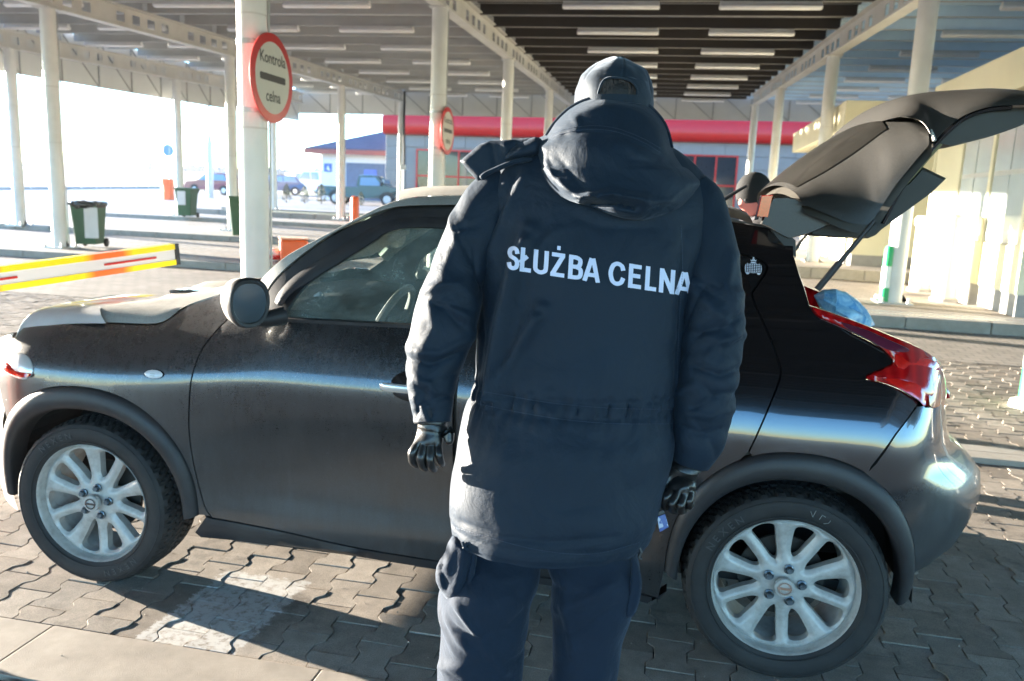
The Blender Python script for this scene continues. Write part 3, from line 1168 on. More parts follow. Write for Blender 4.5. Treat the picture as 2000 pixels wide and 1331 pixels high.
# orange cabinet beside the nearest column
p = on_ground(574, 522)
cb = thing('orange_cabinet', 'orange rounded barrier cabinet standing behind the nearest white column', 'cabinet', (p.x, p.y, gz(0, p.y)), (0, 0, .55))
MB().box(-.24, .24, -.19, .19, 0, .50).build('housing', M_ORANGE, cb, bevel=.05, seg=3)
MB().box(-.25, .25, -.2, .2, .50, .53).build('lid', simple('pale_orange_lid', (.8, .45, .30), .5), cb, bevel=.012)
bl = thing('striped_ball_marker', 'small white and red ball marker between the column and the orange cabinet', 'marker', (p.x - .35, p.y - .05, gz(0, p.y)))
MB().lathe([(.0, .02), (.10, .04), (.15, .12), (.16, .2), (.12, .3), (0, .33)], 20).build('ball', M_WHITE, bl, smooth=True)
MB().lathe([(.157, .13), (.166, .16), (.166, .19), (.160, .21)], 20).build('red_stripe', M_RED, bl, smooth=True)
def post(u, v, h, r, label, mat, name='orange_post'):
    p = on_ground(u, v)
    z = gz(0, p.y)
    q = thing(name, label, 'post', (p.x, p.y, z))
    MB().lathe([(r, 0), (r, h - r * .6), (r * .8, h - r * .15), (0, h)], 20).build('shaft', mat, q, smooth=True, angle=60)
    MB().lathe([(r * 1.25, 0), (r * 1.25, .04), (r, .05)], 20).build('foot', M_STEEL, q, smooth=True)
    return q
post(693, 440, .98, .14, 'tall orange post behind the car roof beside a thin column', M_ORANGE)
p = on_ground(330, 391)
c2 = thing('distant_orange_cabinet', 'far orange cabinet at the left beside a thin sign pole', 'cabinet', (p.x, p.y, gz(0, p.y)))
MB().box(-.2, .2, -.2, .2, 0, 1.12).build('housing', M_ORANGE, c2, bevel=.03)
MB().box(-.24, .1, -.22, .22, .78, 1.12).build('head', M_ORANGE, c2, bevel=.02)
# blue round sign on its pole
p = on_ground(333, 384)
ps = thing('pole_sign', 'blue round traffic sign on a thin pole beyond the far orange cabinet', 'sign', (p.x, p.y, gz(0, p.y)))
MB().lathe([(.05, 0), (.05, 3.0)], 10).build('pole', M_STEEL, ps)
MB().lathe([(0, -.02), (.36, -.02), (.36, .01), (0, .01)], 32, Matrix.Translation((0, -.08, 2.75)) @ Matrix.Rotation(1.1, 4, 'Z') @ Matrix.Rotation(PI / 2, 4, 'X')).build('disc', simple('blue_sign_disc', (.08, .2, .5), .4), ps, smooth=True, angle=50)
# lamp post
p = on_ground(411, 387)
lp = thing('lamp_post', 'slim grey lamp post in front of the distant red car', 'lamp post', (p.x, p.y, gz(0, p.y)))
MB().lathe([(.20, 0), (.19, 3.2), (.09, 3.7), (.07, 9.0)], 12).build('pole', M_STEEL, lp, smooth=True)
MB().tube([(0, 0, 8.9), (.3, 0, 9.3), (1.2, 0, 9.5)], .05, 8).build('arm', M_STEEL, lp)
MB().box(1.1, 1.7, -.12, .12, 9.45, 9.55).build('lamp_head', M_STEEL, lp)
# downpipe and cable on the rear column beside the red band
p = cp3(-14.6, 22.4, 0)
dpz = gz(0, p.y)
dpp = thing('downpipe', 'dark downpipe running down the far column in front of the red band', 'pipe', (p.x + .2, p.y - .2, dpz))
MB().tube([(.0, 0, 5.3), (0, 0, 3.2), (.03, 0, 3.0), (.03, 0, 2.1)], .05, 8).build('upper_pipe', M_DARK, dpp)
MB().box(-.1, .14, -.08, .08, 2.0, 2.2).build('junction_box', M_FRAME, dpp)
MB().tube([(.02, 0, 2.05), (.02, 0, .2)], .03, 8).build('lower_pipe', M_STEEL, dpp)
# boundary fence posts and wire on the left
fn = thing('boundary_fence', 'thin wire fence on slim posts along the bright field at the far left', 'fence')
a, b = on_ground(-60, 371), on_ground(312, 368)
n = 13
pts = []
for i in range(n):
    q = a.lerp(b, i / (n - 1))
    z = gz(0, q.y)
    pts.append((q, z))
    MB().lathe([(.045, z), (.045, z + 1.75)], 8, Matrix.Translation((q.x, q.y, 0))).build('post', M_STEEL, fn)
for h in (.15, .6, 1.05, 1.5):
    MB().tube([(q.x, q.y, z + h) for q, z in pts], .012, 4).build('wire', M_STEEL, fn)
fb2 = MB()
for (q, z), (q2, z2) in zip(pts, pts[1:]):
    fb2.add([(q.x, q.y, z), (q2.x, q2.y, z2), (q2.x, q2.y, z2 + .14), (q.x, q.y, z + .14), (q.x, q.y + .06, z + .14), (q2.x, q2.y + .06, z2 + .14)], [(0, 1, 2, 3), (3, 2, 5, 4)])
fb2.build('base_board', M_KERB, fn)
# distant wood on the horizon
M_WOOD = simple('distant_trees', (.03, .028, .028), .95, var=.3, scale=.05)
mb = MB()
rr = random.Random(11)
prev = None
for i in range(520):
    x = -520 + i * 1.7 + rr.uniform(-.8, .8)
    y = 560 + rr.uniform(-14, 14)
    z = gz(0, y)
    h = 8 + 2.5 * math.sin(i * .035) + 1.2 * math.sin(i * .21) + rr.uniform(-1.0, 1.4)
    if i < 200:
        h *= .35 + .00325 * i
    w = rr.uniform(2.6, 4.6)
    mb.lathe([(w * .8, z - 1), (w, z + h * .35), (w * .8, z + h * .75), (w * .25, z + h)], 6, Matrix.Translation((x, y, 0)))
o = mb.build('distant_wood', M_WOOD)
o['kind'] = 'stuff'
tag(o, 'long low dark wood along the horizon behind the parked cars', 'wood')
# grass verge with small conical thujas
p0, p1 = on_ground(524, 424), on_ground(900, 424)
yv = p0.y
vg = struct(link(bpy.data.objects.new('verge', None)))
zv = gz(0, yv)
M_GRASS = simple('verge_grass', (.13, .13, .045), .9, var=.3, scale=3, bump=.6, bscale=30, bdist=.02)
MB().box(p0.x - 3, -6, yv, yv + 5.6, zv - .2, zv + .15).build('grass', M_GRASS, vg)
me = MB().box(.01, .99, yv - .15, yv, zv - .3, zv + .2).build('kerb_stone', M_KERB, mesh_only=True, bevel=.015)
x = p0.x - 3
while x < -6.2:
    o = bpy.data.objects.new('kerb_stone', me)
    o.location = (x, 0, 0)
    link(o, vg)
    x += 1.0
def leaf_mat(name, col):
    t = NT(name)
    g = t.n('NewGeometry')
    r = g.outputs['Random Per Island']
    t.set(Base_Color=t.ramp(r, [(0, tuple(c * .55 for c in col)), (1, tuple(c * 1.5 for c in col))]), Roughness=.6)
    return t.m
M_THUJA = leaf_mat('thuja_foliage', (.06, .07, .03))
def thuja(u, v, h, label):
    p = on_ground(u, v)
    t_ = thing('thuja', label, 'shrub', (p.x, p.y, gz(0, p.y) + .13), group='small conical thujas on the grass verge')
    MB().lathe([(.03, 0), (.02, h * .6)], 6).build('trunk', simple_bark, t_)
    rr = random.Random(int(u))
    mb = MB()
    for i in range(420):
        f = rr.random() ** .8
        z = h * (.06 + .94 * f)
        rad = h * .30 * math.sqrt(max(0.0, 1 - f)) * (.45 + .55 * min(1, f * 6)) * rr.uniform(.65, 1.08)
        a = rr.uniform(0, 2 * PI)
        c = Vector((math.cos(a) * rad, math.sin(a) * rad, z))
        s_ = h * .055
        v1 = Vector((rr.uniform(-1, 1), rr.uniform(-1, 1), rr.uniform(-.3, 1))).normalized() * s_
        v2 = Vector((rr.uniform(-1, 1), rr.uniform(-1, 1), rr.uniform(-1, 1))).normalized() * s_ * .6
        mb.add([c - v2, c + v1 * 1.4, c + v2], [(0, 1, 2)])
    mb.build('crown', M_THUJA, t_)
simple_bark = simple('thuja_bark', (.08, .06, .045), .9)
thuja(560, 402, .95, 'first small thuja from the left, in front of the white van')
thuja(595, 403, .9, 'second small thuja, between the van and the pickup tail')
thuja(628, 404, 1.0, 'third small thuja, before the green pickup rear wheel')
thuja(663, 405, .95, 'fourth small thuja, against the column and pickup sill')
thuja(705, 406, .7, 'low thuja right of the column under the pickup')

# ================================================================ DISTANT VEHICLES
M_TYRE0 = simple('far_tyre', (.02, .02, .02), .8)
M_HUB = simple('far_hub', (.5, .5, .52), .35, metal=.5)
M_CARGL = simple('far_car_glass', (.16, .22, .28), .08, var=.05, spec=.9)
def vehicle(name, label, cat, prof, gl, W, wb, wr, mat, loc, rz, extras=()):
    """prof: side outline (x along the length, z up); gl: list of side window outlines"""
    v = thing(name, label, cat, loc, (0, 0, rz))
    n = len(prof)
    ox = crv(prof, 3, True)
    zmax = max(p[1] for p in prof)
    def half(z):
        return W / 2 * (1 - .16 * max(0, (z - zmax * .55) / (zmax * .45)) ** 1.3) - (.03 if z < .4 else 0)
    mb = MB()
    rs = []
    for s_ in (-1, -.92, 0, .92, 1):
        sh = 1 if abs(s_) < .95 else .97
        cx = sum(p[0] for p in ox) / len(ox)
        cz = sum(p[1] for p in ox) / len(ox)
        rs.append([Vector((cx + (x - cx) * sh, half(z) * s_, cz + (z - cz) * sh)) for x, z in ox])
    mb.rings(rs)
    mb.build('body', mat, v, smooth=True, angle=50)
    for g in gl:
        for s_ in (-1, 1):
            m2 = MB()
            m2.add([(x, s_ * (half(z) + .008), z) for x, z in g], [tuple(range(len(g)))])
            m2.build('side_window', M_CARGL, v)
    for x in (-wb / 2, wb / 2):
        for s_ in (-1, 1):
            M = Matrix.Translation((x, s_ * (W / 2 - .10), wr)) @ Matrix.Rotation(PI / 2, 4, 'X')
            w_ = MB().lathe([(wr * .62, -.11), (wr * .95, -.11), (wr, -.07), (wr, .07), (wr * .95, .11), (wr * .62, .11)], 24, M).build('wheel', M_TYRE0, v, smooth=True, angle=50)
            MB().lathe([(0, -.1), (wr * .3, -.115), (wr * .62, -.10), (wr * .62, .10), (wr * .3, .115), (0, .1)], 24, M).build('hub', M_HUB, w_, smooth=True, angle=50)
            mb = MB()
            k = [Vector((x + math.cos(a) * wr * 1.2, s_ * (W / 2 + .004), wr + math.sin(a) * wr * 1.2)) for a in [PI * i / 12 for i in range(13)]]
            k2 = [Vector((x + math.cos(a) * wr * 1.02, s_ * (W / 2 + .004), wr + math.sin(a) * wr * 1.02)) for a in [PI * i / 12 for i in range(13)]]
            mb.rings([k, k2], close=False, cap=False)
            mb.build('wheel_arch', M_DARK, v)
    for nm, b_, m_ in extras:
        MB().box(*b_).build(nm, m_, v, bevel=.01)
    return v
p = on_ground(408, 380)
M_RCAR = simple('dull_red_car_paint', (.22, .02, .02), .35, var=.05, coat=.4)
vehicle('distant_red_car', 'dull red hatchback parked in the bright yard behind the lamp post', 'car',
        [(-2.1, .35), (-2.05, .75), (-1.9, .85), (-1.0, .95), (-.35, 1.42), (.3, 1.48), (1.3, 1.45), (1.75, 1.0), (1.95, .9), (2.0, .4), (0, .3)],
        [[(-.85, .98), (-.32, 1.36), (.2, 1.4), (.2, .98)], [(.28, .98), (.28, 1.4), (1.2, 1.38), (1.45, .98)]], 1.65, 2.4, .30, M_RCAR, (p.x + .6, p.y, gz(0, p.y)), -.10,
        [('tail_lamp', (1.9, 1.98, -.84, -.6, .7, .95), M_ORANGE), ('bumper', (-2.16, -2.05, -.75, .75, .38, .55), M_DARK)])
p = on_ground(463, 381)
vehicle('distant_blue_car', 'dark blue car almost hidden behind the column right of the red one', 'car',
        [(-2.1, .35), (-2.05, .75), (-1.9, .85), (-1.0, .95), (-.35, 1.42), (.3, 1.48), (1.3, 1.45), (1.75, 1.0), (1.95, .9), (2.0, .4), (0, .3)],
        [[(-.85, .98), (-.32, 1.36), (.2, 1.4), (.2, .98)], [(.28, .98), (.28, 1.4), (1.2, 1.38), (1.45, .98)]], 1.65, 2.4, .30, simple('dark_blue_car_paint', (.03, .05, .12), .35), (p.x + .4, p.y + 5, gz(0, p.y + 5)), .9)
p = on_ground(585, 381)
M_VAN = simple('white_van_paint', (.62, .64, .66), .4, var=.04, coat=.3)
vehicle('parked_van', 'white van facing the yard behind the pickup and thujas', 'van',
        [(-2.3, .45), (-2.3, .95), (-2.15, 1.1), (-1.5, 1.2), (-.9, 1.85), (-.5, 1.95), (2.2, 1.95), (2.35, 1.8), (2.35, .5), (0, .4)],
        [[(-1.4, 1.22), (-.85, 1.78), (-.3, 1.8), (-.3, 1.22)], [(-.2, 1.22), (-.2, 1.8), (.5, 1.8), (.5, 1.22)]], 1.85, 2.9, .32, M_VAN, (p.x + .2, p.y + 1.0, gz(0, p.y + 1)), 1.0,
        [('windscreen', (-1.55, -1.0, -.72, .72, 1.28, 1.7), M_CARGL), ('front_bumper', (-2.4, -2.25, -.9, .9, .42, .68), M_DARK), ('number_plate', (-2.43, -2.405, -.26, .26, .48, .6), M_VAN),
         ('headlamp', (-2.36, -2.25, -.85, -.5, .78, 1.0), M_CARGL), ('headlamp', (-2.36, -2.25, .5, .85, .78, 1.0), M_CARGL)])
p = on_ground(655, 399)
M_PICK = simple('dark_green_car_paint', (.004, .03, .028), .3, var=.06, coat=.6)
pk = vehicle('pickup_truck', 'dark green pickup truck with open bed parked left of the tiled wall', 'pickup',
        [(-2.55, .5), (-2.55, .98), (-2.5, 1.02), (-.35, 1.02), (-.3, 1.12), (-.22, 1.6), (-.05, 1.7), (.85, 1.7), (1.45, 1.15), (2.3, 1.0), (2.55, .9), (2.6, .5), (0, .4)],
        [[(-.1, 1.12), (-.08, 1.58), (.78, 1.6), (1.22, 1.14)]], 1.75, 3.0, .37, M_PICK, (p.x + 1.6, p.y + .6, gz(0, p.y)), .12,
        [('windscreen', (1.0, 1.3, -.68, .68, 1.22, 1.5), M_CARGL), ('tail_lamp', (-2.6, -2.5, -.87, -.7, .7, .95), M_RED), ('rear_bumper', (-2.7, -2.55, -.8, .8, .45, .58), M_STEEL), ('wing_mirror', (1.1, 1.22, -1.02, -.86, 1.15, 1.32), M_DARK),
         ('bed_recess', (-2.45, -.42, -.78, .78, 1.012, 1.03), M_DARK)])
rb = thing('red_litter_box', 'small bright red box on the white guard house wall above the pickup bonnet', 'box', (-20.3 + .75, sY - .2, 1.65))
MB().box(-.25, .25, -.15, .15, 0, .55).build('box', M_RED, rb, bevel=.08)
MB().box(-.27, .27, -.17, .17, .55, .62).build('lid', M_RED, rb, bevel=.03)
# red and white pole lying low across the gap under the pickup
q0, q1 = on_ground(705, 397), on_ground(760, 398)
rp_ = MB().tube([(q0.x, q0.y - 3, gz(0, q0.y) + .55), (q1.x + .6, q1.y - 3, gz(0, q1.y) + .55)], .045, 8).build('red_rail', M_RED)
tag(rp_, 'thin red rail in front of the pickup truck front wheel', 'rail')

# green and white bollards on the right
M_BOLG = simple('green_bollard', (.02, .36, .12), .4, var=.05)
M_BOLW = simple('white_bollard', (.72, .78, .72), .4, var=.05)
def bollard(x, y, h, r, label):
    q = thing('bollard', label, 'bollard', (x, y, gz(0, y)), group='green and white bollards')
    MB().lathe([(r, 0), (r, h * .35)], 20).build('lower_band', M_BOLG, q, smooth=True)
    MB().lathe([(r * 1.01, h * .35), (r * 1.01, h * .68)], 20).build('white_band', M_BOLW, q, smooth=True)
    MB().lathe([(r, h * .68), (r, h * .93), (r * .7, h * .99), (0, h)], 20).build('top', M_BOLG, q, smooth=True)
    MB().lathe([(r * 1.9, 0), (r * 1.8, .05), (r, .07)], 20).build('foot', M_BOLW, q, smooth=True)
p = on_ground(1726, 606)
bollard(p.x - .02, p.y, .95, .07, 'green and white bollard left of the right-hand column foot')
p = on_ground(2000, 795)
bollard(p.x + .02, p.y, .95, .07, 'pale green and white bollard cut by the right edge of the picture')
# ================================================================ THE CAR
CPS = .0166
CDX = Vector((math.cos(CPS), math.sin(CPS), 0))
CDN = Vector((-math.sin(CPS), math.cos(CPS), 0))
CF = Vector((-2.110, 2.5216, 0))
YC = .865                            # centre line of the car, measured inwards from the wheel face
def car_pt(u, v, y):
    q = on_plane(u, v, CDN, CDN.dot(CF) + y) - CF
    return (q.dot(CDX), y, q.z)
TD = [(.15, .11), (.25, .075), (.32, .058), (.42, .06), (.55, .045), (.70, .02), (.80, .006), (.86, .004), (.92, .02), (1.0, .05), (1.08, .09), (1.2, .155), (1.35, .235), (1.45, .30), (1.52, .37), (1.57, .50)]
TF = [(.15, .05), (.3, .01), (.6, -.02), (.76, -.022), (.84, -.012), (.90, .018), (.96, .07), (1.01, .14), (1.05, .23), (1.10, .38)]
TR = [(.15, .06), (.3, .02), (.6, -.015), (.78, -.022), (.86, -.014), (.95, .012), (1.02, .04), (1.10, .08), (1.2, .13), (1.35, .215), (1.45, .29), (1.52, .37), (1.57, .50)]
REACH = [(.30, 3.08), (.5, 3.19), (.62, 3.22), (.70, 3.18), (.78, 3.09), (.86, 3.07), (.95, 3.06), (1.4, 3.06)]
def reach(z):
    return table(REACH, z)
def SY(x, z):
    wf = 1 - sstep(.05, .8, x)
    wr = sstep(1.9, 2.3, x)
    y = table(TD, z) * (1 - wf - wr) + table(TF, z) * wf + table(TR, z) * wr
    if x < -.15:
        y += ((-.15 - x) / .68) ** 2.2 * .5
    if x > 2.75:
        y += ((x - 2.75) / (reach(z) - 2.75)) ** 3.2 * .42
    return min(y, .62)
def cxz(u, v):
    # march inwards until the line of sight meets the body side
    lo = -.06
    g0 = None
    for i in range(90):
        y = -.06 + i * .0085
        q = car_pt(u, v, y)
        g = SY(q[0], q[2]) - y
        if g <= 0:
            y = lerp(lo, y, g0 / (g0 - g)) if g0 is not None else y
            q = car_pt(u, v, y)
            return (q[0], q[2])
        lo, g0 = y, g
    return (q[0], q[2])
def cl(pts, n=6):
    """smooth line through measured side points -> (x, z)"""
    return crv([cxz(*p) for p in pts], n)

def car_paint(name, heavy=False):
    t = NT(name)
    tc = t.n('TexCoord')
    v = tc.outputs['Object']
    sp = t.n('SeparateXYZ')
    t.l(v, sp.inputs[0])
    X, Z = sp.outputs[0], sp.outputs[2]
    def rng(val, a, b, c, d):
        m = t.n('MapRange', interpolation_type='SMOOTHSTEP')
        t.l(val, m.inputs[0])
        for i, q in enumerate((a, b, c, d)):
            m.inputs[i + 1].default_value = q
        return m.outputs[0]
    front = rng(X, 1.2, 2.2, 1.0, .0)
    low = t.math('MAXIMUM', rng(Z, .35, .95, 1.0, .0), t.math('MULTIPLY', rng(X, 2.7, 2.95, 0.0, 1.0), rng(Z, .62, .80, 1.6, 0.0)))
    n1 = t.noise(v, 2.2, 6, .65)
    mp = t.n('Mapping')
    mp.inputs['Scale'].default_value = (6, 6, .8)
    mp.inputs['Rotation'].default_value = (0, R(25), 0)
    t.l(v, mp.inputs[0])
    n2 = t.noise(mp.outputs[0], 6, 5, .7)
    n3 = t.noise(v, 210, 3, .75)
    n4 = t.noise(v, 60, 4, .8)
    d = t.math('ADD', t.math('MULTIPLY', front, .17 if not heavy else .5), t.math('MULTIPLY', low, .22))
    d = t.math('MULTIPLY', d, t.ramp(n1, [(.25, .6), (.7, 1.25)]))
    d = t.math('MULTIPLY', d, t.ramp(n2, [(.3, .75), (.7, 1.2)]))
    d = t.math('MULTIPLY', d, t.ramp(n3, [(.3, .65), (.62, 1.25)]))
    spots = t.math('MULTIPLY', t.ramp(n4, [(.62, 0.0), (.72, .5)]), rng(Z, .3, 1.3, 1, .5))
    d = t.math('ADD', t.math('ADD', d, .015 if not heavy else .25), t.math('MULTIPLY', spots, rng(X, 1.3, 2.4, 1, .12)))
    d = t.math('MINIMUM', d, .85)
    c = t.mix(d, (.0035, .0035, .0045), (.066, .068, .073) if not heavy else (.42, .40, .365))  # heavy: the pale dust tone also holds painted sun glare
    t.set(Base_Color=c, Metallic=.0, Roughness=t.math('ADD', .16 if not heavy else .32, t.math('MULTIPLY', d, .7 if not heavy else .22)), Specular_IOR_Level=.85 if not heavy else .9, Coat_IOR=1.65,
          Coat_Weight=t.math('MAXIMUM', 0.0, t.math('SUBTRACT', 1.0, t.math('MULTIPLY', d, 1.35))), Coat_Roughness=t.math('ADD', .02, t.math('MULTIPLY', d, .35)))
    return t.m
M_PAINT = car_paint('black_car_paint')
M_PAINTD = car_paint('dusty_glare_car_paint', True)  # real dust, paled further to carry sun glare on the top panels
M_TRIM = simple('grey_black_trim', (.017, .017, .020), .5, var=.2, scale=8, dirt=((.05, .047, .044), .6), bump=.15, bscale=300)
M_TRIMD = simple('dark_inner_plastic', (.016, .015, .013), .5, var=.2)
M_TRIMB = simple('brown_black_inner_trim', (.030, .026, .020), .55, var=.15, scale=6)
M_GLOSSK = simple('gloss_black', (.008, .008, .009), .08, var=.1, spec=.7)
M_WELL = simple('wheel_well_liner', (.010, .010, .010), .85, var=.3)
M_GLASS = glass_mat('car_glass', (.80, .88, .84), .01, dirt=.70, dirtcol=(.30, .36, .335))
M_GLASSC = glass_mat('windscreen_glass', (.78, .90, .84), .01, dirt=.10, dirtcol=(.33, .36, .33))
M_GLASSK = simple('privacy_glass', (.012, .014, .014), .07, var=.1, spec=.8)
M_MIRROR = simple('mirror_face', (.30, .32, .30), .07, metal=1, var=.08)
M_SEAT = simple('grey_seat_cloth', (.12, .125, .12), .85, var=.15, scale=12)
M_WHEELSIL = simple('dirty_alloy', (.44, .43, .41), .42, metal=.15, var=.06, scale=55, dirt=((.24, .22, .195), .8), spec=.5)

car = thing('parked_car', 'dusty black compact crossover car with its tailgate raised, filling the picture behind the officer', 'car', CF, (0, 0, CPS))
def mirror_mesh(me, name):
    m = me.copy()
    for v in m.vertices:
        v.co.y = 2 * YC - v.co.y
    m.flip_normals()
    m.name = name
    return m
def panel(name, outline, mat, holes=(), off=0.0, step=.045, depth=.022, both=True, parent=None, gap=.0028, bulge=0, bw=.05, fn=None, yfun=None, label=None):
    rv, tris, loops, dist = fill2d(outline, holes, step)
    P = [list(p) for p in rv]
    rims = []
    for li, l in enumerate(loops):
        n = len(l)
        A = sum(rv[l[i]][0] * rv[l[(i + 1) % n]][1] - rv[l[(i + 1) % n]][0] * rv[l[i]][1] for i in range(n))
        sgn = (1 if A > 0 else -1) * (1 if li == 0 else -1)
        nrm = []
        for i in range(n):
            a, b = rv[l[i - 1]], rv[l[(i + 1) % n]]
            dx, dy = b[0] - a[0], b[1] - a[1]
            L = math.hypot(dx, dy) or 1
            nrm.append((-dy / L * sgn, dx / L * sgn))
        for i in range(n):
            P[l[i]][0] += nrm[i][0] * gap
            P[l[i]][1] += nrm[i][1] * gap
        rims.append((l, nrm))
    yf = yfun or SY
    f3 = fn or (lambda x, z, o: (x, yf(x, z) - o, z))
    vs = []
    for p, d in zip(P, dist):
        o = off
        if bulge:
            o += bulge * math.sin(min(1, d / bw) * PI / 2)
        vs.append(f3(p[0], p[1], o))
    fs = list(tris)
    for l, nrm in rims:
        n = len(l)
        b = len(vs)
        for i in range(n):
            x, z = P[l[i]]
            vs.append(f3(x - nrm[i][0] * .0012, z - nrm[i][1] * .0012, off - .003))
        for i in range(n):
            x, z = P[l[i]]
            vs.append(f3(x - nrm[i][0] * .0012, z - nrm[i][1] * .0012, off - depth))
        for i in range(n):
            j = (i + 1) % n
            fs.append((l[i], l[j], b + j, b + i))
            fs.append((b + i, b + j, b + n + j, b + n + i))
    me = bpy.data.meshes.new(name)
    me.from_pydata(vs, [], fs)
    bm = bmesh.new()
    bm.from_mesh(me)
    bmesh.ops.recalc_face_normals(bm, faces=bm.faces)
    # outer faces must look outwards (-y)
    s_ = sum(f.normal.y * f.calc_area() for f in bm.faces if len(f.verts) == 3)
    if s_ > 0:
        bmesh.ops.reverse_faces(bm, faces=bm.faces)
    bm.to_mesh(me)
    bm.free()
    me.shade_smooth()
    me.set_sharp_from_angle(angle=R(38))
    me.materials.append(mat)
    o = link(bpy.data.objects.new(name, me), parent or car)
    if label:
        o['label'] = label
    if both:
        o2 = link(bpy.data.objects.new(name, mirror_mesh(me, name)), parent or car)
        return o, o2
    return o

# ---- measured lines on the near side
L_doorgap = cl([(445, 624), (420, 649), (392, 688), (375, 736), (370, 778), (369, 835), (375, 890), (387, 945), (400, 990), (413, 1010)])
def arch(cx, rx, rz, cz, a0, a1, n=40, k=2.25):
    out = []
    for i in range(n + 1):
        a = lerp(a0, a1, i / n)
        c, s = math.cos(a), math.sin(a)
        out.append((cx + rx * math.copysign(abs(c) ** (2 / k), c), cz + rz * math.copysign(abs(s) ** (2 / k), s)))
    return out
A_FO = arch(0.0, .428, .468, .317, 0, PI, 64)              # right to left over the top
A_FI = arch(0.0, .372, .400, .300, 0, PI, 64)
A_RO = arch(2.535, .388, .462, .325, 0, PI, 64)
A_RI = arch(2.535, .345, .398, .300, 0, PI, 64)
# front fender: along the bonnet gap, down the door gap, over the arch
hoodgap = cl([(10, 648), (60, 638), (168, 631), (210, 632), (294, 635), (325, 627), (358, 602), (400, 586), (442, 572)], 5)
wing_base = [cxz(470, 560), cxz(500, 566)]
fender = [p for p in hoodgap if p[0] > -.34] + [(.47, 1.135), (.53, 1.13), (.545, 1.085)] + L_doorgap + [(.455, .317)] + [p for p in A_FO if p[0] > -.36]
fender += [(-.40, .76), (-.38, .90)]
panel('front_fender', fender, M_PAINT, step=.035)
sill_top = cl([(413, 1012), (437, 1016), (560, 1040), (700, 1071), (878, 1100)], 4)
zdb = sill_top[-1][1]
door_low = L_doorgap + sill_top[1:] + [(1.405, zdb - .003), (1.405, .60), (1.405, 1.086), (1.24, 1.080), (1.0, 1.074), (.757, 1.066), (.60, 1.068), (.545, 1.085)]
panel('front_door', door_low, M_PAINT, step=.035)
doors = [o for o in car.children if o.name.startswith('front_door')]
# door frame round the window
fr_out = cl([(516, 590), (528, 562), (560, 527), (620, 480), (660, 455), (700, 435), (740, 418), (780, 408), (850, 405), (905, 405)], 4)
gl_in = [cxz(*p) for p in [(559, 626), (562, 606), (577, 582), (604, 553), (660, 517), (726, 476), (750, 458), (785, 448), (830, 447), (880, 449)]]
gl_in = crv(gl_in, 3) + [(1.345, 1.412), (1.352, 1.079), (1.24, 1.078), (1.0, 1.072)]
frame = fr_out + [(1.405, 1.494), (1.405, 1.090), (1.24, 1.084), (1.0, 1.078), (.757, 1.070), (.61, 1.073)]
def frame_y(x, z):
    return SY(x, z)
o1, o2 = panel('door_frame', frame, M_TRIM, holes=[gl_in], step=.03, depth=.03, parent=car)
for o, d in zip((o1, o2), doors):
    o.parent = d
for i, d in enumerate(doors):
    g = panel('door_glass', gl_in, M_GLASS, step=.05, off=-.012, depth=.001, gap=-.004, both=False, parent=d)
    if i:
        g.data = mirror_mesh(g.data, 'door_glass')
    # chrome-less sill seal
    rs = []
    for k in range(16):
        x = lerp(.74, 1.40, k / 15)
        z = lerp(1.071, 1.083, k / 15)
        y = SY(x, z)
        if i:
            rs.append([(x, 2 * YC - (y + dy), z + dz) for dy, dz in ((-.008, -.006), (-.010, .006), (.01, .010), (.01, -.008))])
        else:
            rs.append([(x, y + dy, z + dz) for dy, dz in ((-.008, -.006), (-.010, .006), (.01, .010), (.01, -.008))])
    MB().rings(rs).build('window_seal', M_TRIM, d)
    # wind deflector along the upper frame
    df = crv([cxz(*p) for p in [(538, 590), (545, 572), (575, 540), (640, 498), (700, 460), (745, 436), (790, 425), (850, 424), (882, 426)]], 3)
    df2 = crv([cxz(*p) for p in [(553, 600), (570, 575), (604, 551), (660, 515), (726, 474), (752, 456), (787, 446), (832, 444), (882, 446)]], 3)
    vs = []
    for (a, b) in zip(df, df2):
        for q, o_ in ((a, .004), ((lerp(a[0], b[0], .5), lerp(a[1], b[1], .5)), .016), (b, .012)):
            y = SY(*q) - o_
            vs.append((q[0], y if not i else 2 * YC - y, q[1]))
    n = len(df)
    fs = [(j * 3 + k, j * 3 + k + 1, (j + 1) * 3 + k + 1, (j + 1) * 3 + k) for j in range(n - 1) for k in (0, 1)]
    MB().add(vs, fs).build('wind_deflector', M_TRIM, d, smooth=True)
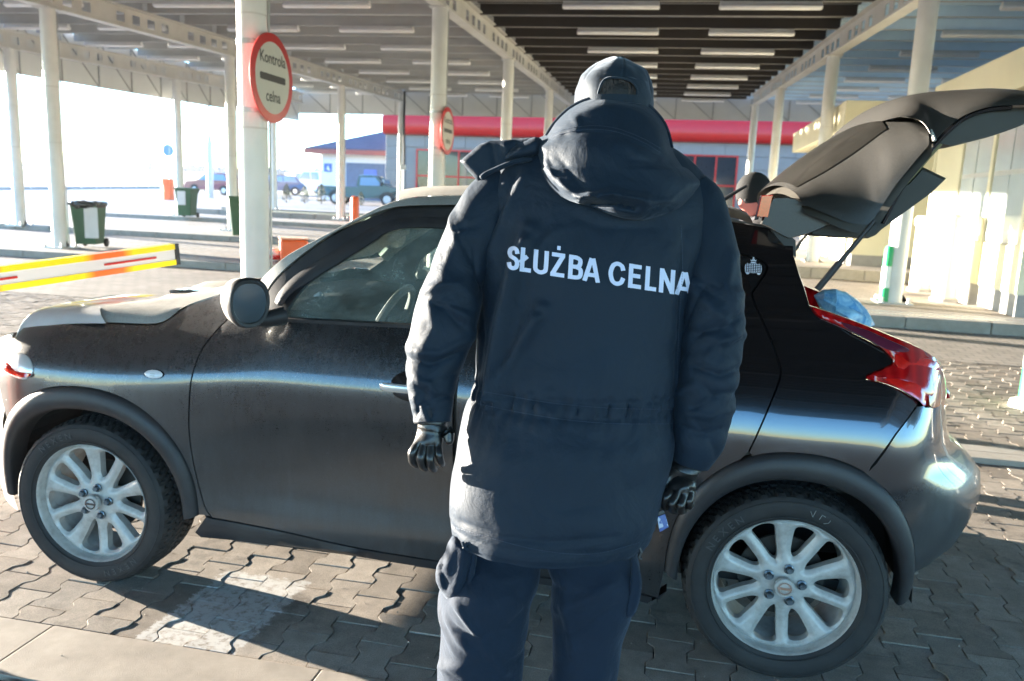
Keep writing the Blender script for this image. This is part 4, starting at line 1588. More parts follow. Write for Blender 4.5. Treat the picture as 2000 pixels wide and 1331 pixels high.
# mirror sail triangle is part of the door frame; door handle in its recess
hx, hz = cxz(775, 756)
for i, d in enumerate(doors):
    sg = -1 if i else 1
    def yy(x, z, o):
        y = SY(x, z) - o
        return y if not i else 2 * YC - y
    mb = MB()
    rs = []
    for rr_, dd in ((1.0, -.001), (.985, .0012), (.95, .0016), (.70, .0020), (.35, .0022), (.02, .0022)):
        rs.append([(hx + .05 + .075 * rr_ * math.cos(a), yy(hx + .05 + .075 * rr_ * math.cos(a), hz + .005 + .052 * rr_ * math.sin(a), dd), hz + .005 + .052 * rr_ * math.sin(a)) for a in [2 * PI * k / 28 for k in range(28)]])
    mb.rings(rs, cap=False)
    # the recess sits proud of the skin as a shallow dish
    for v_ in range(len(mb.v)):
        x_, y_, z_ = mb.v[v_]
        mb.v[v_] = (x_, y_, z_)
    mb.build('handle_recess', M_GLOSSK, d, smooth=True, angle=60)
    rs = []
    pts = [(hx - .058, .010, .006), (hx - .052, .020, .0125), (hx - .03, .030, .0155), (hx + .03, .036, .0155), (hx + .10, .034, .0155), (hx + .125, .022, .013), (hx + .13, .008, .008)]
    for x, o_, r_ in pts:
        zc = hz + .003 + (x - hx) * .01
        rs.append([(x, yy(x, zc, o_) + .45 * r_ * math.cos(a), zc + r_ * math.sin(a)) for a in [2 * PI * k / 14 for k in range(14)]])
    MB().rings(rs).build('door_handle', M_CHROMEW, d, smooth=True, angle=70) if False else None
    handle = MB().rings(rs).build('door_handle', simple('silver_handle', (.62, .62, .62), .28, metal=.6, var=.05), d, smooth=True, angle=70)
# rear door
L_rgap_up = cl([(1435, 497), (1455, 499), (1470, 503), (1490, 512), (1498, 520), (1496, 532), (1485, 549), (1468, 573)], 3)
L_rgap = cl([(1468, 574), (1477, 600), (1507, 667), (1522, 712), (1525, 728), (1520, 750), (1500, 800), (1475, 857), (1462, 884)], 4)
rd = [(1.415, zdb - .003), (1.415, 1.09), (1.55, 1.095), (1.9, 1.13), (2.10, 1.20), (2.16, 1.30)] + L_rgap_up + L_rgap[1:]
ra = [p for p in A_RO if p[0] < L_rgap[-1][0] - .02]
rd += ra + [(2.135, zdb - .02)]
panel('rear_door', rd, M_PAINT, step=.035)
rdoors = [o for o in car.children if o.name.startswith('rear_door')]
rfr = [(1.415, 1.096), (1.55, 1.101), (1.9, 1.136), (2.095, 1.204), (2.155, 1.302)] + [L_rgap_up[0]] + [(2.16, 1.42), (2.0, 1.455), (1.8, 1.478), (1.6, 1.488), (1.415, 1.495)]
rgl = [(1.47, 1.11), (1.55, 1.115), (1.88, 1.15), (2.05, 1.21), (2.09, 1.30), (2.08, 1.37), (1.98, 1.40), (1.8, 1.412), (1.6, 1.415), (1.47, 1.412)]
o1, o2 = panel('door_frame', rfr, M_GLOSSK, holes=[rgl], step=.04, depth=.03)
g1, g2 = panel('door_glass', rgl, M_GLASSK, step=.06, off=-.012, depth=.001, gap=-.004)
for d, a, b in zip(rdoors, (o1, o2), (g1, g2)):
    a.parent = d
    b.parent = d
# hidden rear handle panel outline with its crown emblem sticker
hp = cl([(1437, 501), (1455, 503), (1470, 507), (1488, 516), (1493, 522), (1491, 532), (1481, 548), (1468, 567), (1458, 545), (1446, 521)], 3)
hpo = panel('handle_panel', hp, M_GLOSSK, step=.02, off=.0035, depth=.004, both=False, parent=rdoors[0])
ex, ez = cxz(1471, 525)
def on_side(x, z, o):
    return (x, SY(x, z) - o, z)
mb = MB()
def flat(poly, o0, o1):
    mb.prism(poly, o0, o1, lambda a, b, h: on_side(ex + a, ez + b, h))
s_ = .0265
M_EMB = simple('pale_sticker', (.55, .57, .66), .5, var=.03)
body_ = [(-1.0, .0), (-.95, .42), (-.72, .66), (-.45, .58), (-.3, .74), (0, .84), (.3, .74), (.45, .58), (.72, .66), (.95, .42), (1.0, 0), (.95, -.4), (.74, -.72), (.5, -.66), (.42, -.48), (0, -.52), (-.42, -.48), (-.5, -.66), (-.74, -.72), (-.95, -.4)]
flat([(x * s_ * 1.02, z * s_) for x, z in body_], .0042, .0052)
flat([(x * s_, z * s_) for x, z in [(-.3, .84), (-.36, 1.1), (-.18, 1.0), (-.12, 1.2), (0, 1.1), (.12, 1.2), (.18, 1.0), (.36, 1.1), (.3, .84), (0, .92)]], .0042, .0052)
flat([(x * s_, z * s_) for x, z in [(-.06, 1.15), (-.1, 1.32), (0, 1.42), (.1, 1.32), (.06, 1.15)]], .0042, .0052)
emb = mb.build('crown_emblem', M_EMB, rdoors[0])
mb = MB()
for k in range(-3, 4):
    x = k * .125 * 2.2
    flat([((x - .035) * s_, -.45 * s_), ((x + .035) * s_, -.45 * s_), ((x + .035) * s_, .62 * s_), ((x - .035) * s_, .62 * s_)], .0053, .0056)
for k in range(-2, 4):
    z = k * .2
    flat([(-.92 * s_, (z - .03) * s_), (.92 * s_, (z - .03) * s_), (.92 * s_, (z + .03) * s_), (-.92 * s_, (z + .03) * s_)], .0057, .006)
mb.build('emblem_grid', M_GLOSSK, emb)

# quarter panel, tail lamp
lamp_out = [(1582, 597), (1626, 611), (1688, 634), (1739, 655), (1798, 680), (1836, 706), (1842, 724), (1847, 752), (1847, 780), (1838, 793), (1826, 799), (1813, 796)]
lamp_in = [(1813, 796), (1790, 782), (1759, 762), (1718, 747), (1695, 743), (1693, 736), (1703, 730), (1736, 716), (1743, 708), (1736, 695), (1713, 675), (1675, 655), (1637, 637), (1606, 624), (1591, 611), (1582, 597)]
Lin = cl(lamp_in, 3)
rear_edge = cl([(1505, 447), (1545, 467), (1552, 500), (1562, 535), (1573, 565), (1582, 597)], 3)
gap2 = [cxz(1795, 787), cxz(1750, 848), cxz(1702, 913)]
q_top = [(1.95, 1.497), (2.1, 1.497)] + cl([(1400, 430), (1450, 436), (1495, 444)], 2)
quarter = [L_rgap_up[0]] + [(2.165, 1.428), (1.98, 1.468)] + q_top + rear_edge + list(reversed(Lin))[1:]
quarter = [p for i, p in enumerate(quarter) if i == 0 or math.dist(p, quarter[i - 1]) > .002]
# cut the lamp line where the bumper gap begins
gi = min(range(len(quarter)), key=lambda i: math.dist(quarter[i], gap2[0]))
quarter = quarter[:gi] + gap2
ao = [p for p in A_RO if L_rgap[-1][0] < p[0] < gap2[-1][0] - .005 and p[1] > .6]
quarter += ao + list(reversed(L_rgap)) + list(reversed(L_rgap_up))[1:-1]
panel('quarter_panel', quarter, M_PAINT, step=.035)
# bumper: continuous U across the back of the car
def bumper(name, zs, xs_f, plan, mat, n=16):
    rs = []
    for z in zs:
        r_ = []
        x0 = xs_f(z)
        for k in range(n + 1):
            r_.append(plan(x0, z, k / n))
        full = r_ + [(x, 2 * YC - y, z_) for x, y, z_ in reversed(r_)]
        rs.append([Vector(p) for p in full])
    return MB().rings(rs, close=False, cap=False).build(name, mat, car, smooth=True, angle=60)
def arch_x(z):
    return 2.535 + .388 * (1 - min(.999, abs((z - .325) / .462)) ** 2.25) ** (1 / 2.25)
XS = [(z, arch_x(z)) for z in (.34, .45, .55, .62, .68, .72, .75)] + [(max(.765, gap2[2][1]), gap2[2][0] + .002), (gap2[1][1], gap2[1][0]), (gap2[0][1], gap2[0][0])]
def plan_r(x0, z, t_):
    xr = reach(z)
    if z > .80:
        xr = min(xr, 3.12)
    if z < .45:
        xr -= (.45 - z) * 1.1
    if t_ < .75:
        x = lerp(x0, xr, (t_ / .75))
        y = min(SY(x, z), .6)
        if z < .45 and xr > 2.75 and x > 2.75:
            y = table(TR, z) + ((x - 2.75) / (xr - 2.75)) ** 3.2 * .42
        return (x, y, z)
    k = (t_ - .75) / .25
    ye = table(TR, z) + .42
    return (xr + .035 * math.sin(k * PI / 2), lerp(ye, YC, k), z)
bz_ = [.33, .37, .42, .47, .53, .6, .66, .70, .74, .775, .82, .87, .92, .955]
bumper('rear_bumper', bz_, lambda z: table(XS, z) + .003, plan_r, M_PAINT, 20)
# lower lip
rs = []
for z, dx in ((.285, -.03), (.335, .0)):
    r_ = [Vector(plan_r(table(XS, .34) + .03, .34, k / 20)) + Vector((dx, .01 if dx else 0, z - .34)) for k in range(21)]
    rs.append(r_ + [Vector((p.x, 2 * YC - p.y, p.z)) for p in reversed(r_)])
MB().rings(rs, close=False, cap=False).build('bumper_lip', M_TRIM, car, smooth=True)
lo_ = cl(lamp_out, 3)
lamp = lo_ + Lin[1:-1]
def lampfn(x, z, o):
    return (x, SY(x, z) - o, z)
M_LAMPR = NT('red_lamp_lens')
t = M_LAMPR
v = t.coord('Object')
w = t.n('TexWave')
w.inputs['Scale'].default_value = 9
w.inputs['Distortion'].default_value = 1.5
t.l(v, w.inputs[0])
t.set(Base_Color=t.ramp(w.outputs[1], [(0, (.30, .003, .005)), (.6, (.38, .004, .006)), (1, (.48, .008, .008))]), Roughness=.12, Coat_Weight=1.0, Coat_Roughness=.03, Subsurface_Weight=.0)
M_LAMPR = t.m
M_LAMPO = simple('bright_red_lamp_lens', (.62, .012, .008), .12, var=.25, scale=30, coat=1)
M_LAMPV = simple('violet_lamp_recess', (.10, .015, .035), .10, var=.2, coat=1)
M_LAMPA = simple('amber_ribbed_lens', (.55, .16, .05), .2, var=.3, scale=60, coat=1)
l1, l2 = panel('tail_lamp', lamp, M_LAMPR, step=.014, off=.004, depth=.03, bulge=.018, bw=.05)
def lamp_piece(name, pts, mat, off, parent, step=.02, b=.004):
    return panel(name, cl(pts + [pts[0]], 3)[:-1], mat, step=step, off=off, depth=.006, bulge=b, bw=.02, both=False, parent=parent, gap=0)
lamp_piece('dark_insert', [(1640, 628), (1690, 644), (1735, 664), (1772, 681), (1760, 686), (1728, 680), (1690, 660), (1655, 642)], M_LAMPV, .020, l1)
lamp_piece('brake_lens', [(1722, 738), (1760, 738), (1800, 740), (1804, 790), (1790, 778), (1755, 757)], M_LAMPO, .018, l1)
lamp_piece('upper_lens', [(1745, 690), (1770, 698), (1812, 700), (1838, 716), (1800, 722), (1752, 716)], M_LAMPO, .019, l1)
lamp_piece('amber_lens', [(1812, 740), (1830, 728), (1838, 742), (1840, 778), (1828, 792), (1812, 788)], M_LAMPA, .019, l1)

# sill
sill = [(.40, .238), (.455, .312)] + [(p[0], p[1] - .002) for p in sill_top[1:]] + [(1.41, zdb - .006), (2.135, zdb - .024), (2.16, .24), (2.10, .17), (1.39, .185), (.9, .205), (.42, .215)]
panel('sill', sill, M_TRIM, step=.04, depth=.06, bulge=.012, bw=.04)
# arch trims
def arch_trim(ao, ai, ol):
    n = len(ao)
    for i_ in (0, 1):
        rs = []
        for k in range(n):
            (x0, z0), (x1, z1) = ao[k], ai[k]
            r_ = []
            for s_, o_ in ((0, -.012), (.0, .004), (.07, .013), (.22, .020), (.45, .025), (.7, .024), (.88, .017), (.97, .006), (1.0, -.01), (1.0, -.07)):
                x, z = lerp(x0, x1, s_), lerp(z0, z1, s_)
                y = SY(x, z) - o_
                r_.append(Vector((x, y if not i_ else 2 * YC - y, z)))
            rs.append(r_)
        MB().rings(rs, close=False, cap=False).build('arch_trim', M_TRIM, car, smooth=True, angle=60)
arch_trim(A_FO, A_FI, 0)
arch_trim(A_RO, A_RI, 0)
# roof side rail / windscreen pillar band
sil = cl([(505, 552), (520, 533), (560, 499), (620, 466), (700, 424), (730, 409), (760, 396), (785, 389), (810, 385), (860, 382), (905, 381)], 4)
rail = sil + [(1.6, 1.552), (1.9, 1.545), (2.15, 1.522), (2.32, 1.490)] + [cxz(1495, 440), cxz(1490, 445), cxz(1450, 437), cxz(1400, 431)] + [(2.1, 1.503), (1.95, 1.502), (1.6, 1.503), (1.405, 1.502)] + list(reversed([(p[0] - .002, p[1] + .006) for p in fr_out])) 
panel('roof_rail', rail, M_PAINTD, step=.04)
# inner dark shell behind the gaps
back = [p for p in hoodgap if p[0] > -.3] + [(.50, 1.10)] + [(p[0] + .01, p[1] - .02) for p in sil[4:]] + [(1.9, 1.52), (2.3, 1.47)] + [(p[0] - .02, p[1]) for p in rear_edge[1:]] + [(p[0] - .02, p[1] - .01) for p in reversed(Lin)][::4] + [(2.78, .8)]
bk = [p for p in A_RO if p[0] < 2.78] + [(2.1, .24), (.46, .26)] + [p for p in A_FO if p[0] > -.29]
hol = [crv([(p[0], p[1]) for p in gl_in[:26]], 1) + [(1.34, 1.40), (1.34, 1.10)], rgl]
panel('inner_shell', back + bk, M_TRIMD, holes=[[(lerp(sum(q[0] for q in gl_in) / len(gl_in), p[0], 1.0), p[1]) for p in gl_in], rgl], step=.08, off=-.024, depth=.002)

# ---- roof, windscreen, bonnet: surfaces across the car
def across(name, edge, crown_z, crown_x, mat, n=18, smooth=True, pw=2.0):
    rs = []
    for i, (x, y, z) in enumerate(edge):
        cz = crown_z(i / (len(edge) - 1)) if callable(crown_z) else crown_z
        cx = crown_x(i / (len(edge) - 1)) if callable(crown_x) else crown_x
        r_ = []
        for k in range(n + 1):
            s = -1 + 2 * k / n
            c = 1 - abs(s) ** pw
            r_.append(Vector((x + cx * c, YC + s * (YC - y), z + cz * c)))
        rs.append(r_)
    o = MB().rings(rs, close=False, cap=False).build(name, mat, car, smooth=smooth, angle=70)
    return o
edge_roof = [(x, SY(x, z), z) for x, z in [sil[-14], sil[-9], sil[-5], sil[-1], (1.6, 1.552), (1.9, 1.545), (2.15, 1.522), (2.32, 1.490), (2.36, 1.478)]]
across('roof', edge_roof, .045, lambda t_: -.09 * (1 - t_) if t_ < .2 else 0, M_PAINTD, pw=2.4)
ws = [(x, SY(x, z) + .012, z - .004) for x, z in sil[2:-13:2]]
across('windscreen', ws, lambda t_: .012 * t_, lambda t_: -.07 + .03 * t_, M_GLASSC, pw=2.2)
# bonnet: rises steeply from the gap to a crest, then flat
hg = [(x, SY(x, z), z) for x, z in hoodgap if -.12 < x]
crest = crv([car_pt(203, 599, .23), car_pt(280, 598, .25), car_pt(364, 596, .27), car_pt(420, 590, .30), car_pt(446, 574, .36)], 6)
top2 = crv([car_pt(215, 595, .36), car_pt(300, 584, .45), car_pt(380, 571, .52), car_pt(452, 556, .60), car_pt(475, 548, .62)], 6)
def resmp(pts, n):
    d = [0]
    for a, b in zip(pts, pts[1:]):
        d.append(d[-1] + math.dist(a, b))
    out = []
    for i in range(n):
        s = d[-1] * i / (n - 1)
        k = max(j for j in range(len(d)) if d[j] <= s + 1e-9)
        k = min(k, len(pts) - 2)
        t_ = (s - d[k]) / max(1e-9, d[k + 1] - d[k])
        out.append(tuple(lerp(a, b, t_) for a, b in zip(pts[k], pts[k + 1])))
    return out
NH = 26
top3 = resmp(crv([car_pt(215, 592, YC), car_pt(300, 582, YC), car_pt(380, 569, YC), car_pt(452, 554, YC), car_pt(510, 543, YC)], 6), NH)
hg, crest, top2 = resmp(hg, NH), resmp(crest, NH), resmp(top2, NH)
rs = []
for a, b, c in zip(hg, crest, top2):
    a = (a[0], a[1] + .004, a[2] + .004)
    m = (lerp(a[0], b[0], .5), lerp(a[1], b[1], .35), lerp(a[2], b[2], .62))
    mid = (c[0] - .03, YC, top3[len(rs)][2])
    c = (c[0], c[1], max(c[2], lerp(b[2], mid[2], .35)))
    half = crv([a, m, b, c, mid], 4)
    rs.append([Vector(p) for p in half] + [Vector((p[0], 2 * YC - p[1], p[2])) for p in reversed(half[:-1])])
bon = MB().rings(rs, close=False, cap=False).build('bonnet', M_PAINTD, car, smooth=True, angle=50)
# lamp unit on top of the fender: rounded clear pod
pod = crv([car_pt(40, 655, .10), car_pt(52, 625, .16), car_pt(75, 604, .22), (car_pt(120, 598, .25)), car_pt(165, 597, .25), car_pt(203, 599, .23)], 5)
podb = crv([car_pt(40, 660, .08), car_pt(60, 640, .10), car_pt(95, 636, .105), car_pt(130, 633, .108), car_pt(170, 632, .11), car_pt(207, 632, .113)], 5)
pod, podb = resmp(pod, 22), resmp(podb, 22)
rs = []
for a, b in zip(podb, pod):
    m = (lerp(a[0], b[0], .5), lerp(a[1], b[1], .3), lerp(a[2], b[2], .7))
    h = crv([a, m, b, (b[0], .42, b[2] + .006), (b[0] - .02, .60, b[2] + .004)], 4)
    rs.append([Vector(p) for p in h])
M_LAMPC = simple('clear_lamp_lens', (.80, .80, .80), .28, metal=.5, var=.1, coat=1)
for i in (0, 1):
    r2 = rs if not i else [[Vector((p.x, 2 * YC - p.y, p.z - .6 * max(0, p.z - .985))) for p in r_] for r_ in rs]
    MB().rings(r2, close=False, cap=False).build('upper_lamp', M_LAMPC, car, smooth=True, angle=60)
rs = []
for i, b in enumerate(pod):
    if i % 2:
        continue
    zc_ = b[2]
    half = crv([(b[0], .34, zc_ - .006), (b[0] - .02, .50, zc_ - .030), (b[0] - .05, YC, zc_ - .075)], 5)
    rs.append([Vector(p) for p in half] + [Vector((p[0], 2 * YC - p[1], p[2])) for p in reversed(half[:-1])])
e_ = rs[0]
rs.insert(0, [p + Vector((-.06, 0, -.06)) for p in e_])
rs.insert(0, [p + Vector((-.14, 0, -.18)) for p in e_])
e_ = rs[-1]
rs.append([p + Vector((.14, 0, .004)) for p in e_])
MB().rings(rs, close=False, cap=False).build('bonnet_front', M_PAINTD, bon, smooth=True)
# front end between the lamps and the bumper (outside the picture for the most part)
rs = []
for k, (x, z) in enumerate([(-.36, .915), (-.42, .895), (-.50, .865)]):
    r_ = []
    for j in range(13):
        s = -1 + 2 * j / 12
        y0_ = SY(x, min(z, .96)) + (.12 if z > .96 else .06)
        r_.append(Vector((x - .10 * (1 - s * s) * (k / 6), YC + s * (YC - y0_), z + .03 * (1 - s * s))))
    rs.append(r_)
MB().rings(rs, close=False, cap=False).build('nose_panel', M_PAINTD, car, smooth=True)
XF = [(.25, -.40), (.45, -.405), (.6, -.392), (.70, -.345), (.76, -.405), (.9, -.385), (.95, -.36)]
def plan_f(x0, z, t_):
    xr = -.80 if z < .80 else -.80 + (z - .80) * 3.0
    if t_ < .7:
        x = lerp(x0, xr, t_ / .7)
        return (x, min(SY(x, z), .6), z)
    k = (t_ - .7) / .3
    return (xr - .04 * math.sin(k * PI / 2), lerp(min(SY(xr, z), .6), YC, k), z)
bumper('front_bumper', [.22, .3, .4, .5, .6, .7, .76, .82, .88, .94], lambda z: table(XF, z), plan_f, M_PAINTD, 18)
# side lamp low on the wing corner, visible at the left edge
for nm, pts, m_, o_ in (('front_side_lamp', [(2, 705), (22, 688), (45, 690), (60, 702), (66, 726), (52, 742), (30, 738), (4, 722)], M_LAMPC, .004), ('red_lamp_band', [(8, 712), (20, 706), (34, 722), (62, 728), (56, 738), (32, 733), (14, 724)], M_LAMPO, .014)):
    panel(nm, cl(pts + [pts[0]], 3)[:-1], m_, step=.02, off=o_, depth=.01, bulge=.008, bw=.03, both=False)
# oval side indicator
ix, iz = cxz(301, 731)
mb = MB()
rs = []
for r_, o_ in ((1.12, .0005), (1.06, .004)):
    rs.append([on_side(ix + .036 * r_ * math.cos(a), iz + .0155 * r_ * math.sin(a), o_) for a in [2 * PI * k / 32 for k in range(32)]])
ind0 = mb.rings(rs).build('side_indicator', M_GLOSSK, car)
rs = []
for r_, o_ in ((1.0, .0042), (.85, .009), (.5, .0115), (.05, .012)):
    rs.append([on_side(ix + .036 * r_ * math.cos(a), iz + .0155 * r_ * math.sin(a), o_) for a in [2 * PI * k / 32 for k in range(32)]])
MB().rings(rs).build('indicator_lens', simple('clear_indicator', (.62, .63, .66), .2, var=.05, coat=1), ind0, smooth=True)
mb = MB()
for dz in (-.003, .004):
    mb.add([on_side(ix - .008, iz + dz - .002, .0130), on_side(ix + .010, iz + dz - .002, .0130), on_side(ix + .010, iz + dz + .0015, .0130), on_side(ix - .008, iz + dz + .0015, .0130)], [(0, 1, 2, 3)])
mb.build('indicator_mark', M_STEEL, ind0)

# ---- door mirror
def mirror(side):
    c0 = Vector(car_pt(484, 592, -.07))
    n_ = Vector((.80, -.60, 0)).normalized() if side == 0 else Vector((.80, .60, 0))
    if side:
        c0 = Vector((c0.x, 2 * YC - c0.y, c0.z))
    up_ = Vector((0, 0, 1))
    w_ = up_.cross(n_).normalized()
    def ring(r_, dep, dz=0, n=30):
        out = []
        for k in range(n):
            a = 2 * PI * k / n
            cx, sx = math.cos(a), math.sin(a)
            x = .072 * math.copysign(abs(cx) ** .8, cx)
            z = .082 * math.copysign(abs(sx) ** .85, sx)
            if z < 0:
                x *= 1 - .12 * abs(z) / .08
            out.append(c0 + w_ * (x * r_) + up_ * (z * r_ + dz) + n_ * dep)
        return out
    p = thing_part('wing_mirror', MB().rings([ring(.94, .008), ring(1.0, .012), ring(1.03, .004), ring(1.02, -.02), ring(.96, -.055), ring(.82, -.085), ring(.55, -.105), ring(.2, -.112)]), M_PAINTM)
    MB().rings([ring(.80, .0125), ring(.85, .020), ring(.97, .021), ring(1.04, .010), ring(1.045, -.002)], cap=False).build('mirror_rim', M_BLACK, p, smooth=True)
    MB().add(ring(.88, .0145), [tuple(range(30))]).build('mirror_glass', M_MIRROR, p)
    foot = c0 + Vector((.075, (.11 if not side else -.11), -.052))
    MB().tube([c0 + up_ * -.05 - n_ * .03, c0 + Vector((.035, .06 if not side else -.06, -.062)), foot], [.032, .028, .034], 10).build('mirror_foot', M_BLACK, p, smooth=True)
def thing_part(name, mb, mat):
    return mb.build(name, mat, car, smooth=True, angle=60)
M_PAINTM = simple('sunlit_mirror_shell', (.30, .285, .255), .35, var=.2, scale=9, coat=.5)  # sunlight on the housing is put into this pale colour
mirror(0)
mirror(1)

# ---- wheels
def spoke_face():
    """2D outline of the alloy face: outer ring, hub and ten windows"""
    Rr = .216
    Rr = .2268
    outer = [(Rr * math.cos(2 * PI * k / 120), Rr * math.sin(2 * PI * k / 120)) for k in range(120)]
    holes = []
    for k in range(10):
        a = R(94 - 18) + k * R(36)
        inner_big = (k % 2 == 1)
        r0 = .083 if inner_big else .096
        r1 = .214 if inner_big else .206
        pts = []
        # rounded wedge: wide near the rim, narrow near the hub
        wo = R(12.2) if inner_big else R(11.0)
        wi = R(6.6) if inner_big else R(7.2)
        sk = R(2.2) * (1 if inner_big else -1)
        prof = [(r0, 0, 0), (r0 + .006, .55, 0), (r0 + .02, .95, 0), (lerp(r0, r1, .45), 1.02, .4), (lerp(r0, r1, .75), 1.0, .8), (r1 - .012, .92, 1), (r1 - .003, .6, 1), (r1, 0, 1)]
        for r_, f_, t_ in prof:
            w = lerp(wi, wo, (r_ - r0) / (r1 - r0)) * f_
            pts.append((r_, a + w + sk * (r_ - r0) / (r1 - r0)))
        for r_, f_, t_ in reversed(prof[1:-1]):
            w = lerp(wi, wo, (r_ - r0) / (r1 - r0)) * f_
            pts.append((r_, a - w + sk * (r_ - r0) / (r1 - r0)))
        holes.append(crv([(r_ * math.cos(b), r_ * math.sin(b)) for r_, b in pts], 3, True))
    return outer, holes
def wheel_meshes():
    out = {}
    outer, holes = spoke_face()
    rv, tris, loops, dist = fill2d(outer, holes, .0065)
    def dep(x, z, d):
        r_ = math.hypot(x, z)
        base = .014 + .018 * (1 - min(1, abs(r_ - .15) / .10) ** 2) * 0 + .020 * sstep(.06, .0, r_) * 0
        base = .012 - .004 * sstep(.03, .10, r_) + .016 * math.sin(min(1, max(0, (r_ - .03) / .18)) * PI) * .6
        b = base - .010 * math.sin(min(1, d / .016) * PI / 2)     # crowned towards the outside (-y)
        # fine crease along the spoke
        return .030 + b * 1.0 - (.002 * sstep(.012, .016, d))
    vs = [(x, dep(x, z, d), z) for (x, z), d in zip(rv, dist)]
    fs = list(tris)
    for l in loops[1:]:
        n = len(l)
        b = len(vs)
        for i in l:
            x, z = rv[i]
            vs.append((x, dep(x, z, 0) + .004, z))
        for i in l:
            x, z = rv[i]
            r_ = math.hypot(x, z)
            vs.append((x * .995, dep(x, z, 0) + .030, z * .995))
        for i in range(n):
            j = (i + 1) % n
            fs += [(l[i], l[j], b + j, b + i), (b + i, b + j, b + n + j, b + n + i)]
    me = MB().add(vs, fs).build('rim', M_WHEELSIL, smooth=True, angle=35, mesh_only=True)
    out['face'] = me
    RY = Matrix.Rotation(-PI / 2, 4, 'X')        # lathe axis Z -> +Y
    out['barrel'] = MB().lathe([(.2325, .004), (.234, .0), (.2322, -.003), (.2290, .002), (.2278, .014), (.2265, .028), (.220, .045), (.208, .10), (.200, .19), (.21, .2)], 96, RY).build('barrel', M_WHEELSIL, smooth=True, angle=50, mesh_only=True)
    # tyre with carved tread
    n = 360
    prof = [(.232, .002), (.240, -.006), (.262, -.013), (.285, -.0145), (.300, -.011), (.312, -.002), (.320, .012)]
    tread = [(.3265, .022 + .171 * k / 24) for k in range(25)]
    back_ = [(.320, .203), (.30, .222), (.27, .226), (.235, .212)]
    full = prof + tread + back_
    vs = []
    for k in range(n):
        a = 2 * PI * k / n
        for i, (r_, h) in enumerate(full):
            rr_ = r_
            if len(prof) <= i < len(prof) + 25:
                j = i - len(prof)
                u_ = j / 24
                rr_ -= .006 * (2 * u_ - 1) ** 4
                ph = (k / n * 72 + .55 * abs(2 * u_ - 1) * 3.2) % 1.0
                g = ph < .22
                cg = j in (6, 12, 18)
                if g or cg:
                    rr_ -= .0085
                elif ((ph * 3) % 1.0) < .18 and j % 2:
                    rr_ -= .003
            elif i == len(prof) - 1 or i == len(prof) - 2:
                if (k // 5) % 2 == 0 and i == len(prof) - 1:
                    rr_ -= .006
            # sidewall ribs
            if 2 <= i <= 4 and False:
                rr_ += 0
            vs.append((rr_ * math.cos(a), h, rr_ * math.sin(a)))
    m_ = len(full)
    fs = [(k * m_ + i, k * m_ + i + 1, ((k + 1) % n) * m_ + i + 1, ((k + 1) % n) * m_ + i) for k in range(n) for i in range(m_ - 1)]
    out['tyre'] = MB().add(vs, fs).build('tyre', M_TYRE, smooth=True, angle=28, mesh_only=True)
    # raised rings on the sidewall
    mb = MB()
    for r_ in (.2475, .2985):
        mb.lathe([(r_ - .0025, .0), (r_ - .001, -.002), (r_ + .001, -.002), (r_ + .0025, .0)], 96, RY @ Matrix.Translation((0, 0, -.0115 if r_ < .25 else -.0118)))
    out['rings'] = mb.build('sidewall_ring', M_TYRE, smooth=True, mesh_only=True)
    nut = MB().lathe([(.0105, .0), (.0105, -.014), (.0085, -.017), (.0, -.0165)], 6, RY)
    nut.lathe([(.0155, .006), (.0165, -.001), (.0125, -.003), (.0118, .003)], 20, RY)
    out['nut'] = nut.build('wheel_nut', M_NUT, mesh_only=True)
    out['cap'] = MB().lathe([(.0315, .006), (.0315, -.008), (.029, -.012), (.024, -.0125), (.0235, -.010), (.0, -.0125)], 40, RY).build('hub_cap', M_WHEELSIL, smooth=True, angle=30, mesh_only=True)
    mb = MB().lathe([(.0165, -.0122), (.0165, -.0145), (.0212, -.0145), (.0212, -.0122)], 40, RY)
    mb.box(-.0225, .0225, -.0152, -.0125, -.0042, .0042)
    out['logo'] = mb.build('ring_and_bar_badge', M_CHROME, mesh_only=True)
    out['disc'] = MB().lathe([(.05, .08), (.05, .105), (.14, .105), (.14, .118), (.0, .118)], 48, RY).build('brake_disc', M_DISC, smooth=True, angle=40, mesh_only=True)
    return out
M_TYRE = simple('dusty_tyre_rubber', (.012, .012, .013), .72, var=.25, scale=20, dirt=((.036, .033, .030), .6), bump=.2, bscale=250)
M_DISC = simple('dull_brake_disc', (.05, .045, .04), .5, metal=.5)
M_NUT = simple('blue_grey_nut', (.14, .17, .20), .35, metal=.7, var=.1)
WM = wheel_meshes()
WR = .3265
def wheel(x, side, rot):
    c = Vector((x, 0 if side == 0 else 2 * YC, WR - .002))
    def put(name, me, parent, loc=(0, 0, 0), r_=0, parent_rel=True):
        o = bpy.data.objects.new(name, me)
        link(o, parent)
        o.location = loc
        o.rotation_euler = (0, r_, 0)
        return o
    w = put('wheel', WM['tyre'], car, c)
    w.rotation_euler = (0, 0, PI if side else 0)
    rm = put('rim', WM['face'], w, (0, 0, 0), rot)
    put('barrel', WM['barrel'], w)
    put('sidewall_ring', WM['rings'], w)
    put('hub_cap', WM['cap'], w, (0, .012, 0))
    put('brand_badge', WM['logo'], w, (0, .012, 0), 0)
    put('brake_disc', WM['disc'], w)
    for k in range(5):
        a = rot + R(-(78 + 72 * k))
        put('wheel_nut', WM['nut'], w, (.057 * math.cos(a), .026, -.057 * math.sin(a)))
    return w
wf = wheel(0, 0, R(0))
wheel(0, 1, R(20))
wr = wheel(2.53, 0, R(0))
wheel(2.53, 1, R(50))
